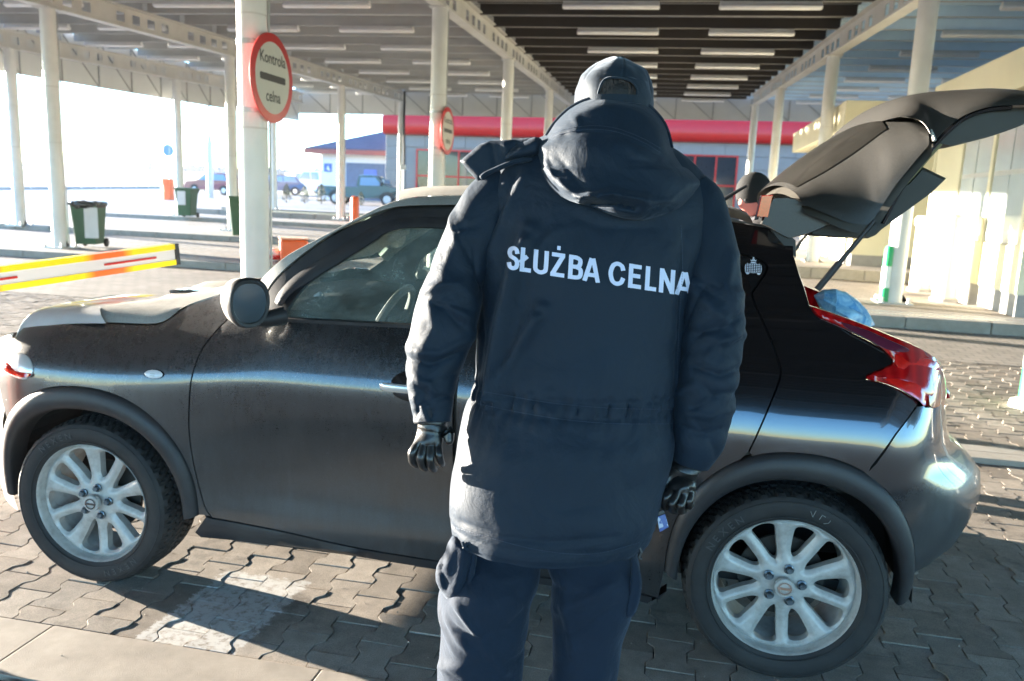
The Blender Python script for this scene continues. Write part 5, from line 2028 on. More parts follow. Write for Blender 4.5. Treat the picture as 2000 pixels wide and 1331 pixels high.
# maker's lettering on the front tyre wall
def arc_text(txt, r_, a_mid, size, parent):
    mb = MB()
    span = len(txt) * size * .95 / r_
    for i, ch in enumerate(txt):
        me = text_mesh(ch, size, 'letter', M_TYRE, .0012)
        a = a_mid + span / 2 - span * (i + .5) / len(txt)
        for p in me.polygons:
            pass
        vs = []
        for v_ in me.vertices:
            x, y, z = v_.co
            rr_ = r_ + y
            b = a - x / r_
            vs.append((rr_ * math.cos(b), -.0152 - z, rr_ * math.sin(b)))
        mb.add(vs, [tuple(p.vertices) for p in me.polygons])
        bpy.data.meshes.remove(me)
    return mb.build('tyre_lettering', M_TYREL, parent)
M_TYREL = simple('raised_rubber', (.05, .05, .052), .6, var=.1)
arc_text('NEXEN', .272, R(118), .034, wf)
arc_text('NEXEN', .272, R(-62), .034, wf)
arc_text('NEXEN', .272, R(140), .034, wr)
# chalk strokes left on the rear tyre
mb = MB()
for (x0, z0), (x1, z1) in (((.050, .276), (.058, .258)), ((.058, .258), (.066, .280)), ((.078, .252), (.086, .268)), ((.086, .268), (.096, .262)), ((.092, .240), (.106, .243)), ((.106, .243), (.112, .252))):
    mb.tube([(x0, -.0150, z0), (x1, -.0150, z1)], .0011, 5)
mb.build('chalk_mark', simple('chalk', (.22, .22, .21), .9, var=.3, scale=80), wr)
# wells and floor
for x in (0, 2.53):
    for s_ in (0, 1):
        mb = MB()
        rs = []
        for y in (.035, .37):
            yv_ = y if not s_ else 2 * YC - y
            rs.append([Vector((x + .395 * math.cos(a), yv_, .31 + .42 * math.sin(a))) for a in [PI * k / 20 for k in range(21)]])
        mb.rings(rs, close=False, cap=False)
        yb = .37 if not s_ else 2 * YC - .37
        mb.add([Vector((x + .395 * math.cos(a), yb, .31 + .42 * math.sin(a))) for a in [PI * k / 20 for k in range(21)]], [tuple(range(21))])
        mb.build('wheel_well', M_WELL, car)
MB().box(-.66, 2.62, .37, 2 * YC - .37, .20, .26).box(.42, 2.12, .10, 2 * YC - .10, .20, .26).build('underbody', M_WELL, car)
MB().tube([(2.53, .1, .31), (2.53, 2 * YC - .1, .31)], .03, 8).build('rear_axle', M_WELL, car)

# ---- cabin
MB().box(.42, 2.9, .16, 2 * YC - .16, .26, .30).build('cabin_floor', M_TRIMD, car)
mb = MB()
rs = []
for y in (.30, .5, YC, 2 * YC - .5, 2 * YC - .30):
    bump_ = .03 if abs(y - .5) < .01 else 0
    rs.append([Vector((x, y, z)) for x, z in [(.30, .62), (.34, 1.06), (.50, 1.085), (.72, 1.075 + bump_), (.86, 1.03 + bump_), (.90, .95), (.86, .75), (.7, .55)]])
mb.rings(rs)
mb.build('dashboard', simple('dash_plastic', (.055, .06, .058), .6, var=.15), car, smooth=True, angle=50)
mb = MB()
sw_c = Vector((1.00, .50, 1.00))
tr = []
for k in range(36):
    a = 2 * PI * k / 36
    tr.append(sw_c + Vector((math.sin(a) * .18 * .42, math.cos(a) * .185, math.sin(a) * .18 * .9)))
for k in range(36):
    pass
ring_ = []
for k in range(37):
    c_ = tr[k % 36]
    t_ = (tr[(k + 1) % 36] - tr[(k - 1) % 36]).normalized()
    a_ = t_.cross(Vector((.9, 0, -.42))).normalized()
    b_ = t_.cross(a_)
    ring_.append([c_ + (a_ * math.cos(j * PI / 4) + b_ * math.sin(j * PI / 4)) * .016 for j in range(8)])
mb.rings(ring_, cap=False)
sw = mb.build('steering_wheel', simple('grey_wheel_leather', (.16, .17, .165), .5, var=.1), car, smooth=True)
MB().tube([sw_c, sw_c + Vector((-.16, 0, -.1))], [.05, .035], 10).build('steering_column', M_TRIMD, sw)
MB().box(-.012, .012, -.17, .17, -.012, .012).box(-.014, .014, -.05, .05, -.06, .045).build('spokes', M_TRIMD, sw).location = sw_c
def seat(x, y, nm='seat'):
    s = thing_part(nm, MB().rings([[Vector((x + dx, y + sy * .24, z)) for dx, z in ((-.28, .46), (-.28, .60), (.22, .56), (.22, .44))] for sy in (-1, -.9, .9, 1)]), M_SEAT)
    rs = []
    for z, xb, w, th_ in ((.52, .16, .22, .07), (.7, .20, .25, .08), (.95, .27, .24, .075), (1.08, .32, .20, .06), (1.13, .34, .12, .04)):
        rs.append([Vector((x + xb + th_ * math.cos(a), y + w * math.copysign(abs(math.sin(a)) ** .6, math.sin(a)), z)) for a in [2 * PI * k / 20 for k in range(20)]])
    MB().rings(rs).build('backrest', M_SEAT, s, smooth=True)
    rs = []
    for z, w, th_ in ((1.15, .08, .03), (1.19, .125, .05), (1.27, .125, .05), (1.32, .09, .03)):
        rs.append([Vector((x + .36 + th_ * math.cos(a), y + w * math.sin(a), z)) for a in [2 * PI * k / 16 for k in range(16)]])
    MB().rings(rs).build('headrest', M_SEAT, s, smooth=True)
seat(1.30, .48)
seat(1.30, 2 * YC - .48)
MB().box(1.95, 2.15, .25, 2 * YC - .25, .45, 1.05).build('rear_seat', M_SEAT, car, bevel=.05)
# interior mirror with visor, pale far pillar trims
im = Vector(car_pt(771, 466, .80))
MB().rings([[im + Vector((dx, .12 * math.cos(a) * r_, .042 * math.sin(a) * r_)) for a in [2 * PI * k / 20 for k in range(20)]] for dx, r_ in ((-.03, .6), (-.01, 1), (.01, 1), (.014, .93))]).build('interior_mirror', simple('grey_mirror_back', (.30, .31, .29), .4), car, smooth=True)
vz = Vector(car_pt(735, 478, .50))
MB().box(-.10, .10, -.16, .16, -.008, .008, Matrix.Translation(vz) @ Matrix.Rotation(R(-32), 4, 'Y')).build('sun_visor', simple('beige_visor', (.36, .34, .30), .8), car, bevel=.006)
M_PIL = simple('pale_pillar_trim', (.34, .36, .33), .8, var=.08)
pts = [(x, 2 * YC - SY(x, z) - .035, z - .01) for x, z in sil[3:-12]]
MB().tube([pts[0]] + pts[3::4] + [pts[-1]], .035, 8).build('pillar_trim', M_PIL, car, smooth=True)
bb = [(1.43, 2 * YC - SY(1.4, z) - .04, z) for z in (1.0, 1.2, 1.4, 1.49)]
MB().tube(bb, .05, 8).build('pillar_trim', M_PIL, car, smooth=True)
# things on the dashboard
dp = Vector(car_pt(600, 612, .62))
MB().box(-.09, .09, -.12, .12, -.05, .045, Matrix.Translation(dp) @ Matrix.Rotation(.4, 4, 'Z') @ Matrix.Rotation(R(-30), 4, 'Y')).build('dash_box', simple('blue_white_pack', (.20, .32, .42), .5, var=.3, scale=25), car, bevel=.012)

# ---- raised tailgate
def K(u, v, y):
    return Vector(car_pt(u, v, y))
def hatch_surface(st, yL, yU, name, mat, n1=10, n2=12, across_=True, parent=None, sharp=55):
    """st: (U, L) pixel pairs measured in the photograph; curved side wrap plus the top skin across the car"""
    U = crv([tuple(K(*u, yU)) for u, l in st], 5)
    Lw = crv([tuple(K(*l, yL)) for u, l in st], 5)
    rs = []
    for u_, l_ in zip(U, Lw):
        u_, l_ = Vector(u_), Vector(l_)
        c_ = Vector((lerp(l_.x, u_.x, .52), lerp(yL, yU, .10), lerp(l_.z, u_.z, .64)))
        r_ = []
        for k in range(n1 + 1):
            s = k / n1
            r_.append(l_ * (1 - s) ** 2 + c_ * 2 * s * (1 - s) + u_ * s * s)
        if across_:
            for k in range(1, n2 + 1):
                s = k / n2
                y = lerp(yU, 2 * YC - yU, s)
                r_.append(Vector((u_.x, y, u_.z + .02 * (1 - (2 * s - 1) ** 2))))
            for k in range(n1 - 1, -1, -1):
                s = k / n1
                p_ = l_ * (1 - s) ** 2 + c_ * 2 * s * (1 - s) + u_ * s * s
                r_.append(Vector((p_.x, 2 * YC - p_.y, p_.z)))
        rs.append(r_)
    o = MB().rings(rs, close=False, cap=False).build(name, mat, parent or car, smooth=True, angle=sharp)
    return o, rs
M_DUSTG = car_paint('dust_covered_tailgate_paint', True)
t = NT('dust_covered_metal')
v = t.coord('Object')
n1 = t.noise(v, 3, 6, .7)
n2 = t.noise(v, 170, 4, .75)
n3 = t.noise(v, 35, 4, .8)
c_ = t.mix(t.ramp(n1, [(.3, .42), (.7, .68)]), (.010, .0097, .0095), (.026, .0248, .023))
c_ = t.mix(t.ramp(n2, [(.35, 0.0), (.7, .45)]), c_, (.042, .040, .036))
c_ = t.mix(t.ramp(n3, [(.68, 0.0), (.74, .5)]), c_, (.11, .105, .095))
t.set(Base_Color=c_, Roughness=.42, Coat_Weight=.25, Coat_Roughness=.25, Specular_IOR_Level=.5)
M_DUSTG = t.m
stA = [((1540, 369), (1566, 398)), ((1562, 350), (1600, 412)), ((1597, 321), (1655, 434)), ((1647, 284), (1697, 438)), ((1688, 257), (1715, 415)), ((1716, 241), (1745, 368)), ((1742, 232), (1775, 330)), ((1764, 229), (1800, 300)), ((1790, 234), (1814, 284))]
tg, rsA = hatch_surface(stA, .20, .40, 'tailgate', M_DUSTG)
stB = [((1716, 239), (1766, 228)), ((1740, 212), (1797, 236)), ((1765, 193), (1814, 255)), ((1795, 183), (1822, 277)), ((1840, 178), (1850, 250)), ((1890, 175), (1885, 225)), ((1940, 173), (1935, 209)), ((2000, 178), (1990, 206)), ((2050, 190), (2040, 205)), ((2075, 215), (2070, 220))]
hatch_surface(stB, .19, .42, 'lower_tailgate', M_DUSTG, parent=tg)
# inner skin so that the tailgate has thickness
rin = [[p + Vector((.012, .0, -.03)) for p in r_] for r_ in rsA]
MB().rings(rin, close=False, cap=False).build('inner_skin', M_TRIMB, tg, smooth=True)
# rear glass: dark band wrapping over the crest
rs = []
for r_ in rsA[2:27]:
    n1_ = 10
    seg = r_[8:len(r_) - 8]
    rs.append([p + Vector((0, -.001, .004)) for p in seg])
MB().rings(rs, close=False, cap=False).build('rear_window', M_GLASSK2, tg, smooth=True) if False else None
M_GLASSK2 = simple('dusty_rear_glass', (.010, .0095, .0085), .28, var=.3, scale=8, spec=.6, dirt=((.028, .026, .023), .6))
MB().rings(rs, close=False, cap=False).build('rear_window', M_GLASSK2, tg, smooth=True)
# bright dusty weld line between glass part and lower part
cr_ = crv([tuple(K(*p, y)) for p, y in (((1762, 229), .36), ((1785, 231), .30), ((1803, 240), .25), ((1815, 256), .215), ((1824, 277), .19))], 6)
MB().tube([Vector(p) + Vector((0, -.006, .003)) for p in cr_], .0055, 6).build('joint_trim', simple('dust_line', (.42, .40, .36), .9, var=.3, scale=60), tg, smooth=True)
# roof spoiler with brake light
def extr(pts, y0, y1, name, mat, parent, inset=.02, taper=.0, bev=.006):
    P0 = [K(u, v, y0) for u, v in pts]
    xs_, zs_ = [p.x for p in P0], [p.z for p in P0]
    cx_, cz_ = sum(xs_) / len(xs_), sum(zs_) / len(zs_)
    rs = []
    sk_ = .14 if name in ('roof_spoiler', 'brake_light', 'spoiler_edge') else 0
    for y, k in ((y0, .93), (y0 + inset, 1.0), (y1 - inset, 1.0), (y1, .93)):
        rs.append([Vector((cx_ + sk_ * (y - y0) + (p.x - cx_) * k, y, cz_ + (p.z - cz_) * k)) for p in P0])
    return MB().rings(rs).build(name, mat, parent, smooth=True, angle=35)
sp = extr([(1508, 385), (1535, 384), (1556, 388), (1580, 400), (1610, 416), (1640, 430), (1603, 449), (1570, 461), (1540, 468), (1520, 458), (1500, 445), (1483, 438)], .24, .70, 'roof_spoiler', M_DUSTG, tg, .05)
extr([(1488, 382), (1510, 381), (1500, 426), (1478, 424)], .235, .30, 'brake_light', M_LAMPO, tg, .01)
extr([(1484, 383), (1488, 382), (1478, 430), (1473, 430)], .24, .4, 'spoiler_edge', M_TRIM, tg, .01)
extr([(1505, 447), (1520, 452), (1545, 462), (1555, 470), (1556, 500), (1550, 520), (1540, 490), (1515, 462)], .26, .34, 'hinge_cover', M_TRIMD, tg, .01)
extr([(1578, 450), (1637, 430), (1699, 434), (1752, 360), (1780, 357), (1808, 326), (1854, 348), (1826, 375), (1775, 412), (1721, 452), (1711, 462), (1698, 467), (1640, 466), (1578, 461)], .30, 2 * YC - .30, 'inner_trim_panel', M_TRIMB, tg, .03)
extr([(1820, 281), (1845, 259), (1880, 234), (1932, 213), (1960, 208), (2030, 207), (2030, 230), (1996, 247), (1969, 257), (1932, 269), (1880, 282), (1854, 288)], .26, 2 * YC - .26, 'lower_inner_trim', M_TRIMB, tg, .04)
ek = crv([tuple(K(*p, .245)) for p in ((1722, 437), (1756, 372), (1790, 326), (1820, 288), (1850, 256), (1884, 229), (1930, 213), (1975, 209))], 5)
MB().tube([Vector(p) for p in ek], .011, 8).build('edge_seal', M_GLOSSK, tg, smooth=True)
ek = crv([tuple(K(*p, .27)) for p in ((1765, 362), (1795, 328), (1826, 292), (1856, 262), (1890, 236), (1935, 219))], 5)
MB().tube([Vector(p) for p in ek], .009, 8).build('edge_seal', M_CREAMG, tg, smooth=True) if False else None
MB().tube([Vector(p) for p in ek], .008, 8).build('reflection_strip', simple('olive_reflection', (.20, .18, .09), .15, var=.2), tg, smooth=True)  # olive strip stands in for the cream reflection beside the seal
for y_, a_, b_, c_ in ((.20, (1596, 566), (1640, 513), (1708, 432)), (1.52, (1552, 488), (1562, 474), (1583, 450))):
    A_, B_, C_ = K(*a_, y_), K(*b_, y_), K(*c_, y_)
    if y_ > 1:
        A_ = Vector((A_.x, y_, A_.z))
    g = MB().tube([A_, B_], .011, 10).build('gas_strut', M_BLACK, car, smooth=True)
    MB().tube([B_, C_], .0075, 10).build('strut_rod', M_BLACK, g, smooth=True)
# rear wiper lying on the far side of the window
w0, w1, w2 = K(1652, 266, .95), K(1672, 250, .95), K(1693, 240, .95)
wp = MB().tube([w0, w1, w2], [.006, .010, .012], 8).build('rear_wiper', M_STEEL, tg, smooth=True)
MB().box(-.022, .022, -.03, .03, -.02, .03, Matrix.Translation(w2)).build('wiper_pivot', M_BLACK, wp, bevel=.006)
w3 = K(1672, 276, .9)
MB().box(-.055, .045, -.04, .04, -.022, .016, Matrix.Translation(w3) @ Matrix.Rotation(R(-33), 4, 'Y')).build('plate_lamp_housing', simple('off_white_plastic', (.55, .53, .50), .5), tg, bevel=.012)
# roof antenna
MB().tube([K(1385, 407, YC), K(1458, 363, YC)], [.010, .006], 8).build('antenna', M_BLACK, car, smooth=True)
# boot interior
MB().box(2.2, 3.0, .2, 2 * YC - .2, .60, .64).build('boot_floor', M_TRIMD, car)
MB().box(2.90, 2.97, .42, 2 * YC - .42, .60, .86).build('boot_sill', M_PAINT, car, bevel=.02)
for s_ in (0, 1):
    y0_ = .36 if not s_ else 2 * YC - .41
    MB().prism([(2.3, .6), (2.85, .6), (2.75, .9), (2.5, 1.12), (2.42, 1.40), (2.2, 1.40)], y0_, y0_ + .05, lambda a, b, h: (a, h, b)).build('boot_side', M_TRIMD, car)
# light blue plastic bag at the boot lip
mb = MB()
c = CF + CDX * 0
bc = Vector(car_pt(1648, 612, .72))
rr = random.Random(9)
rs = []
nb = 26
for i, (t_, w_) in enumerate(((0, .05), (.12, .6), (.3, .95), (.5, 1), (.7, .92), (.88, .62), (1, .08))):
    r_ = []
    for k in range(nb):
        a = 2 * PI * k / nb
        j = 1 + .14 * math.sin(3 * a + i) + rr.uniform(-.09, .09)
        ax = lerp(-.115, .115, t_)
        r_.append(bc + Vector((ax, .09 * w_ * j * math.cos(a), .062 * w_ * j * math.sin(a) - ax * .42 + .012)))
    rs.append(r_)
o = MB().rings(rs).build('plastic_bag', None, None, smooth=True, angle=28)
t = NT('light_blue_film')
t.set(Base_Color=t.ramp(t.noise(t.coord('Object'), 14, 4, .7, 1.2), [(.35, (.09, .30, .58)), (.6, (.35, .62, .80))]), Roughness=.25, Specular_IOR_Level=.7)
o.data.materials.append(t.m)
o.data.transform(Matrix.LocRotScale(CF, Matrix.Rotation(CPS, 3, 'Z').to_quaternion(), None))
tag(o, 'crumpled light blue plastic bag behind the tail lamp at the open boot', 'bag')
# ================================================================ THE OFFICER
def cloth_mat(name, col, weave=900, rough=.55, sheen=.35, wr=.5, wscale=5):
    t = NT(name)
    v = t.coord('Object')
    n0 = t.noise(v, 2.5, 4, .6)
    c = t.ramp(n0, [(.3, tuple(x * .88 for x in col)), (.7, tuple(x * 1.12 for x in col))])
    w1 = t.n('TexWave')
    w1.inputs['Scale'].default_value = weave
    t.l(v, w1.inputs[0])
    w2 = t.n('TexWave')
    w2.bands_direction = 'Z'
    w2.inputs['Scale'].default_value = weave
    t.l(v, w2.inputs[0])
    b = t.bump(t.math('ADD', w1.outputs[1], w2.outputs[1]), .12, .0004)
    nz = t.noise(v, wscale, 5, .55, .6)
    b = t.bump(nz, wr, .02, b)
    nz2 = t.noise(v, wscale * 7, 4, .5, .8)
    b = t.bump(nz2, wr * .35, .003, b)
    t.set(Base_Color=c, Roughness=rough, Sheen_Weight=sheen, Sheen_Roughness=.4, Specular_IOR_Level=.2, Sheen_Tint=(.75, .85, 1.0), Normal=b)
    return t.m
M_JACK = cloth_mat('navy_jacket_shell', (.0082, .0165, .0290), rough=.62, sheen=.10, wr=.42, wscale=9)
M_TROU = cloth_mat('navy_trouser_cloth', (.0078, .0150, .0285), weave=700, rough=.8, sheen=.2, wr=.5, wscale=7)
M_CAP = cloth_mat('navy_cap_cloth', (.0098, .0180, .0290), rough=.7, wr=.2, wscale=9)
M_LEATH = simple('black_glove_leather', (.012, .011, .011), .32, var=.3, scale=20, bump=.35, bscale=130, bdist=.002, spec=.6)
M_LETTER = simple('white_jacket_lettering', (.62, .64, .80), .55, var=.03)
M_SKIN = simple('skin', (.52, .27, .21), .5, var=.08, scale=12)
M_HAIR = simple('dark_brown_hair', (.006, .0035, .003), .55, var=.5, scale=60, bump=.8, bscale=200)
M_INNER = simple('dark_jacket_lining', (.012, .014, .02), .85)

HX = Vector((CR[0][0], CR[0][1], 0)).normalized()          # to the officer's right hand side
HY = Vector((-HX.y, HX.x, 0))                              # away from the camera
off = thing('person', 'officer in navy jacket with raised hood collar and cap seen from behind before the car', 'person', tuple(at_d(1060, 700, 1.97)[:2]) + (0,))
def own(o):
    return rel(o, off)

def px_of(p):
    return proj(p)
class Folds:
    """raised or sunken creases drawn as lines; distances are measured round the garment surface"""
    def __init__(s, items):
        # each: (points (u, v), width px, height m)
        s.it = items
    def at(s, u, v):
        h = 0
        for pts, w, a in s.it:
            d = min(seg_dist((u, v), p, q) for p, q in zip(pts, pts[1:]))
            if d < 3 * w:
                k = math.exp(-(d / w) ** 2) if a > 0 else math.exp(-1.3 * d / w)
                # fade at both ends
                e = min(math.dist((u, v), pts[0]), math.dist((u, v), pts[-1]))
                h += a * k * min(1, (e + 6) / (w * 1.5))
        return h
def loft(name, rings, mat, nseg=120, folds=None, step=.006, noise=0.0, nf=9, side=1, expo=2.0, extra=None, cap=(True, False), smooth_sub=True, seed=0, parent=None):
    """rings: (centre, half width vector, half depth vector)"""
    C = crv([tuple(r[0]) + tuple(r[1]) + tuple(r[2]) for r in rings], 14)
    # resample by length
    d = [0]
    for a, b in zip(C, C[1:]):
        d.append(d[-1] + math.dist(a[:3], b[:3]))
    n = max(4, int(d[-1] / step))
    out = []
    from mathutils import noise as mn
    rs = []
    for i in range(n + 1):
        s = d[-1] * i / n
        k = 0
        while k < len(d) - 2 and d[k + 1] < s:
            k += 1
        t_ = (s - d[k]) / max(1e-9, d[k + 1] - d[k])
        q = [lerp(a, b, t_) for a, b in zip(C[k], C[k + 1])]
        c, a, b = Vector(q[:3]), Vector(q[3:6]), Vector(q[6:9])
        r_ = []
        for j in range(nseg):
            th = 2 * PI * j / nseg
            cs, sn = math.cos(th), math.sin(th)
            ex_ = 2 / expo
            p = c + a * math.copysign(abs(cs) ** ex_, cs) + b * math.copysign(abs(sn) ** ex_, sn)
            nrm = (a.normalized() * cs * b.length + b.normalized() * sn * a.length).normalized()
            h = 0
            if noise:
                h += noise * mn.noise(p * nf + Vector((seed, 0, 0))) + noise * .45 * mn.noise(p * nf * 2.3 + Vector((seed, 5, 0)))
            if extra:
                h += extra(i / n, th, p)
            if folds and sn < .35:
                pj = proj(p)
                if pj:
                    h += folds.at(pj[0], pj[1])
            r_.append(p + nrm * h)
        rs.append(r_)
    mb = MB().rings(rs, cap=False)
    if cap[0]:
        mb.add(rs[0], [tuple(range(nseg))])
    if cap[1]:
        mb.add(rs[-1], [tuple(range(nseg))])
    o = mb.build(name, mat, None, smooth=True, angle=80)
    return o, rs

def ring_px(v, uL, uR, dep, hd, dv=0, yaw=0):
    c = at_d((uL + uR) / 2, v, dep)
    hw = (uR - uL) / 2 * dep / FPX
    ca, sa = math.cos(yaw), math.sin(yaw)
    return (c, (HX * ca + HY * sa) * hw, (HY * ca - HX * sa) * hd)
# jacket body -------------------------------------------------
TR_ = [ring_px(268, 1120, 1275, 1.97, .075), ring_px(290, 1060, 1322, 1.97, .10), ring_px(318, 990, 1362, 1.97, .115), ring_px(350, 955, 1388, 1.97, .13), ring_px(400, 940, 1398, 1.975, .15),
       ring_px(460, 938, 1392, 1.98, .165), ring_px(530, 940, 1368, 1.98, .172), ring_px(600, 938, 1350, 1.98, .17), ring_px(670, 930, 1342, 1.98, .165), ring_px(730, 925, 1338, 1.97, .158),
       ring_px(775, 919, 1328, 1.965, .158), ring_px(820, 905, 1320, 1.965, .168), ring_px(880, 890, 1310, 1.96, .178), ring_px(950, 881, 1296, 1.955, .182), ring_px(1010, 880, 1278, 1.95, .180), ring_px(1048, 884, 1260, 1.95, .175)]
def z_at(v):
    return at_d(1100, v, 1.96).z
zw1, zw2 = z_at(757), z_at(785)
ztop, zhem = z_at(268), z_at(1048)
def body_extra(t_, th, p):
    h = 0
    for zz in (zw1, zw2):
        k = math.exp(-((p.z - zz) / .006) ** 2)
        h -= .0035 * k
    k = math.exp(-((p.z - (zw1 + zw2) / 2) / .035) ** 2)
    h += k * (.0045 * math.sin(58 * th + 3 * math.sin(5 * th)) + .0018 * math.sin(91 * th)) - .004 * k
    # gathers fading downwards and upwards from the drawstring
    k2 = math.exp(-abs(p.z - zw2) / .07)
    h += k2 * .0022 * math.sin(31 * th + 2 * math.sin(3 * th))
    # hem band
    if p.z < zhem + .045:
        h += .0025 * math.sin(17 * th + 1) * (1 - (p.z - zhem) / .045)
        h -= .0025 * math.exp(-((p.z - zhem - .038) / .004) ** 2)
    if p.z < zhem + .012:
        h -= .003
    # storm flap seam across the lower back
    return h
bf = Folds([
    ([(1034, 452), (1010, 520), (988, 612), (966, 730), (958, 790)], 15, .030),
    ([(1058, 606), (1020, 668), (984, 735), (965, 790)], 13, .024),
    ([(1052, 450), (1030, 520), (1012, 600)], 11, -.007),
    ([(1012, 660), (990, 700), (975, 760)], 9, -.007),
    ([(1026, 336), (1002, 380), (976, 441), (960, 500)], 10, .011),
    ([(985, 350), (968, 392), (955, 420)], 10, .008),
    ([(1008, 345), (988, 392), (966, 440)], 7, -.007),
    ([(1090, 448), (1062, 470), (1040, 505)], 8, .008),
    ([(1110, 420), (1180, 445), (1290, 445)], 18, -.006),
    ([(1340, 440), (1330, 560), (1324, 700), (1316, 850)], 10, -.010),
    ([(1300, 470), (1306, 600), (1300, 760)], 18, .005),
    ([(935, 560), (945, 660), (930, 740)], 14, -.008),
    ([(905, 900), (960, 880), (1010, 920)], 26, .005),
    ([(1060, 860), (1180, 905), (1290, 880)], 30, .005),
    ([(1080, 1000), (1180, 985), (1270, 940)], 24, -.005),
    ([(900, 1018), (985, 1050), (1080, 1062), (1200, 1050)], 7, -.005),
    ([(1050, 790), (1062, 812), (1050, 840)], 8, .006),
    ([(1075, 765), (1068, 795), (1078, 815)], 6, .006),
    ([(1035, 775), (1030, 800), (1020, 830)], 7, .005),
    ([(1240, 770), (1250, 790), (1300, 800)], 10, .004),
    ([(1205, 900), (1225, 960), (1215, 1040)], 24, -.004),
])
jk, jrs = loft('jacket', TR_, M_JACK, 200, bf, .0055, .0075, 6, extra=body_extra, cap=(True, False))
own(jk)
# turned-in hem and lining
last = jrs[-1]
cen = sum((Vector(p) for p in last), Vector()) / len(last)
inn = [[Vector(p) for p in last], [cen + (Vector(p) - cen) * .975 + Vector((0, 0, .004)) for p in last], [cen + (Vector(p) - cen) * .84 + Vector((0, 0, .12)) for p in last]]
rel2 = lambda o: (setattr(o, 'parent', jk), setattr(o, 'matrix_parent_inverse', Matrix.Identity(4)), o)[2]
# children of the jacket keep world coordinates: same inverse as the jacket itself
def on_jacket(o):
    o.parent = jk
    o.matrix_parent_inverse = (Matrix.Translation(off.location) @ jk.matrix_parent_inverse).inverted()
    return o
on_jacket(MB().rings(inn, cap=False).build('lining', M_INNER, None, smooth=True))

# sleeves ----------------------------------------------------
def sleeve(pts, folds, seed, name='sleeve', hdf=1.0, noise=.006):
    rings = []
    P = [at_d(u, v, d) for u, v, r_, d in pts]
    for i, (u, v, r_, d) in enumerate(pts):
        t_ = (P[min(i + 1, len(P) - 1)] - P[max(i - 1, 0)]).normalized()
        a = (HX - t_ * HX.dot(t_)).normalized()
        b = t_.cross(a)
        if b.dot(HY) < 0:
            b = -b
        rr_ = r_ * d / FPX
        rings.append((P[i], a * rr_, b * rr_ * hdf))
    rf = random.Random(seed)
    cr = []
    for k in range(16):
        s0 = rf.uniform(.28, .97)
        th0 = rf.uniform(PI, 2 * PI)
        cr.append((s0, th0, rf.uniform(-.28, .28), rf.uniform(.014, .03), rf.uniform(.5, 1.1), rf.uniform(.004, .010) * rf.choice((-1, -1, 1))))
    def ex_(t_, th, p):
        h = 0
        for s0, th0, sl, w, span, am in cr:
            dth = (th - th0 + PI) % (2 * PI) - PI
            if abs(dth) < span:
                d_ = (t_ - s0 - sl * dth * .35) / w
                h += am * (math.exp(-abs(d_) * 1.25) if am < 0 else math.exp(-d_ * d_)) * math.cos(dth / span * PI / 2)
        return h
    o, rs = loft(name, rings, M_JACK, 110, Folds(folds), .005, noise, 8, extra=ex_, cap=(True, False), seed=seed, expo=2.15)
    on_jacket(o)
    last = rs[-1]
    cen = sum((Vector(p) for p in last), Vector()) / len(last)
    ax = (cen - sum((Vector(p) for p in rs[-6]), Vector()) / len(last)).normalized()
    cuff = [[Vector(p) for p in last], [cen + (Vector(p) - cen) * .93 + ax * .003 for p in last], [cen + (Vector(p) - cen) * .9 - ax * .05 for p in last]]
    q = MB().rings(cuff, cap=False).build('cuff', M_INNER, None, smooth=True)
    on_jacket(q)
    return o
LA = [(1002, 352, 40, 1.97), (968, 388, 56, 1.965), (938, 436, 58, 1.955), (909, 500, 56, 1.945), (884, 575, 62, 1.935), (871, 635, 63, 1.925), (852, 695, 56, 1.92), (841, 738, 51, 1.915), (842, 785, 42, 1.905), (843, 824, 37, 1.90)]
sleeve(LA, [([(836, 590), (868, 600), (905, 640)], 9, -.012), ([(835, 575), (850, 640), (822, 690)], 12, .006), ([(800, 700), (840, 712), (900, 690)], 8, -.012), ([(812, 690), (860, 692), (930, 655)], 9, .008),
            ([(815, 760), (850, 778), (880, 775)], 6, -.008), ([(812, 745), (838, 752), (845, 770)], 8, .008), ([(905, 440), (880, 500), (862, 560)], 14, .006), ([(925, 480), (935, 540), (950, 570)], 8, -.008),
            ([(806, 780), (825, 800), (840, 830)], 6, .006), ([(822, 775), (845, 790), (842, 812)], 5, -.005)], 4)
RA = [(1345, 372, 42, 1.96), (1368, 400, 46, 1.96), (1378, 445, 48, 1.95), (1386, 505, 53, 1.94), (1391, 560, 58, 1.93), (1392, 620, 62, 1.92), (1387, 680, 60, 1.92), (1382, 740, 60, 1.92), (1373, 800, 57, 1.93), (1361, 860, 50, 1.94), (1347, 903, 38, 1.95)]
sleeve(RA, [([(1375, 560), (1350, 600), (1335, 640)], 7, -.008), ([(1455, 612), (1420, 640), (1360, 650)], 9, -.012), ([(1450, 655), (1410, 668), (1380, 700)], 8, .008), ([(1448, 720), (1410, 735), (1350, 715)], 8, -.010),
            ([(1440, 770), (1400, 772), (1350, 800)], 7, -.008), ([(1430, 800), (1390, 815), (1345, 805)], 8, .006), ([(1415, 840), (1370, 850), (1330, 830)], 8, -.008), ([(1432, 500), (1420, 560), (1440, 600)], 10, .006)], 12)

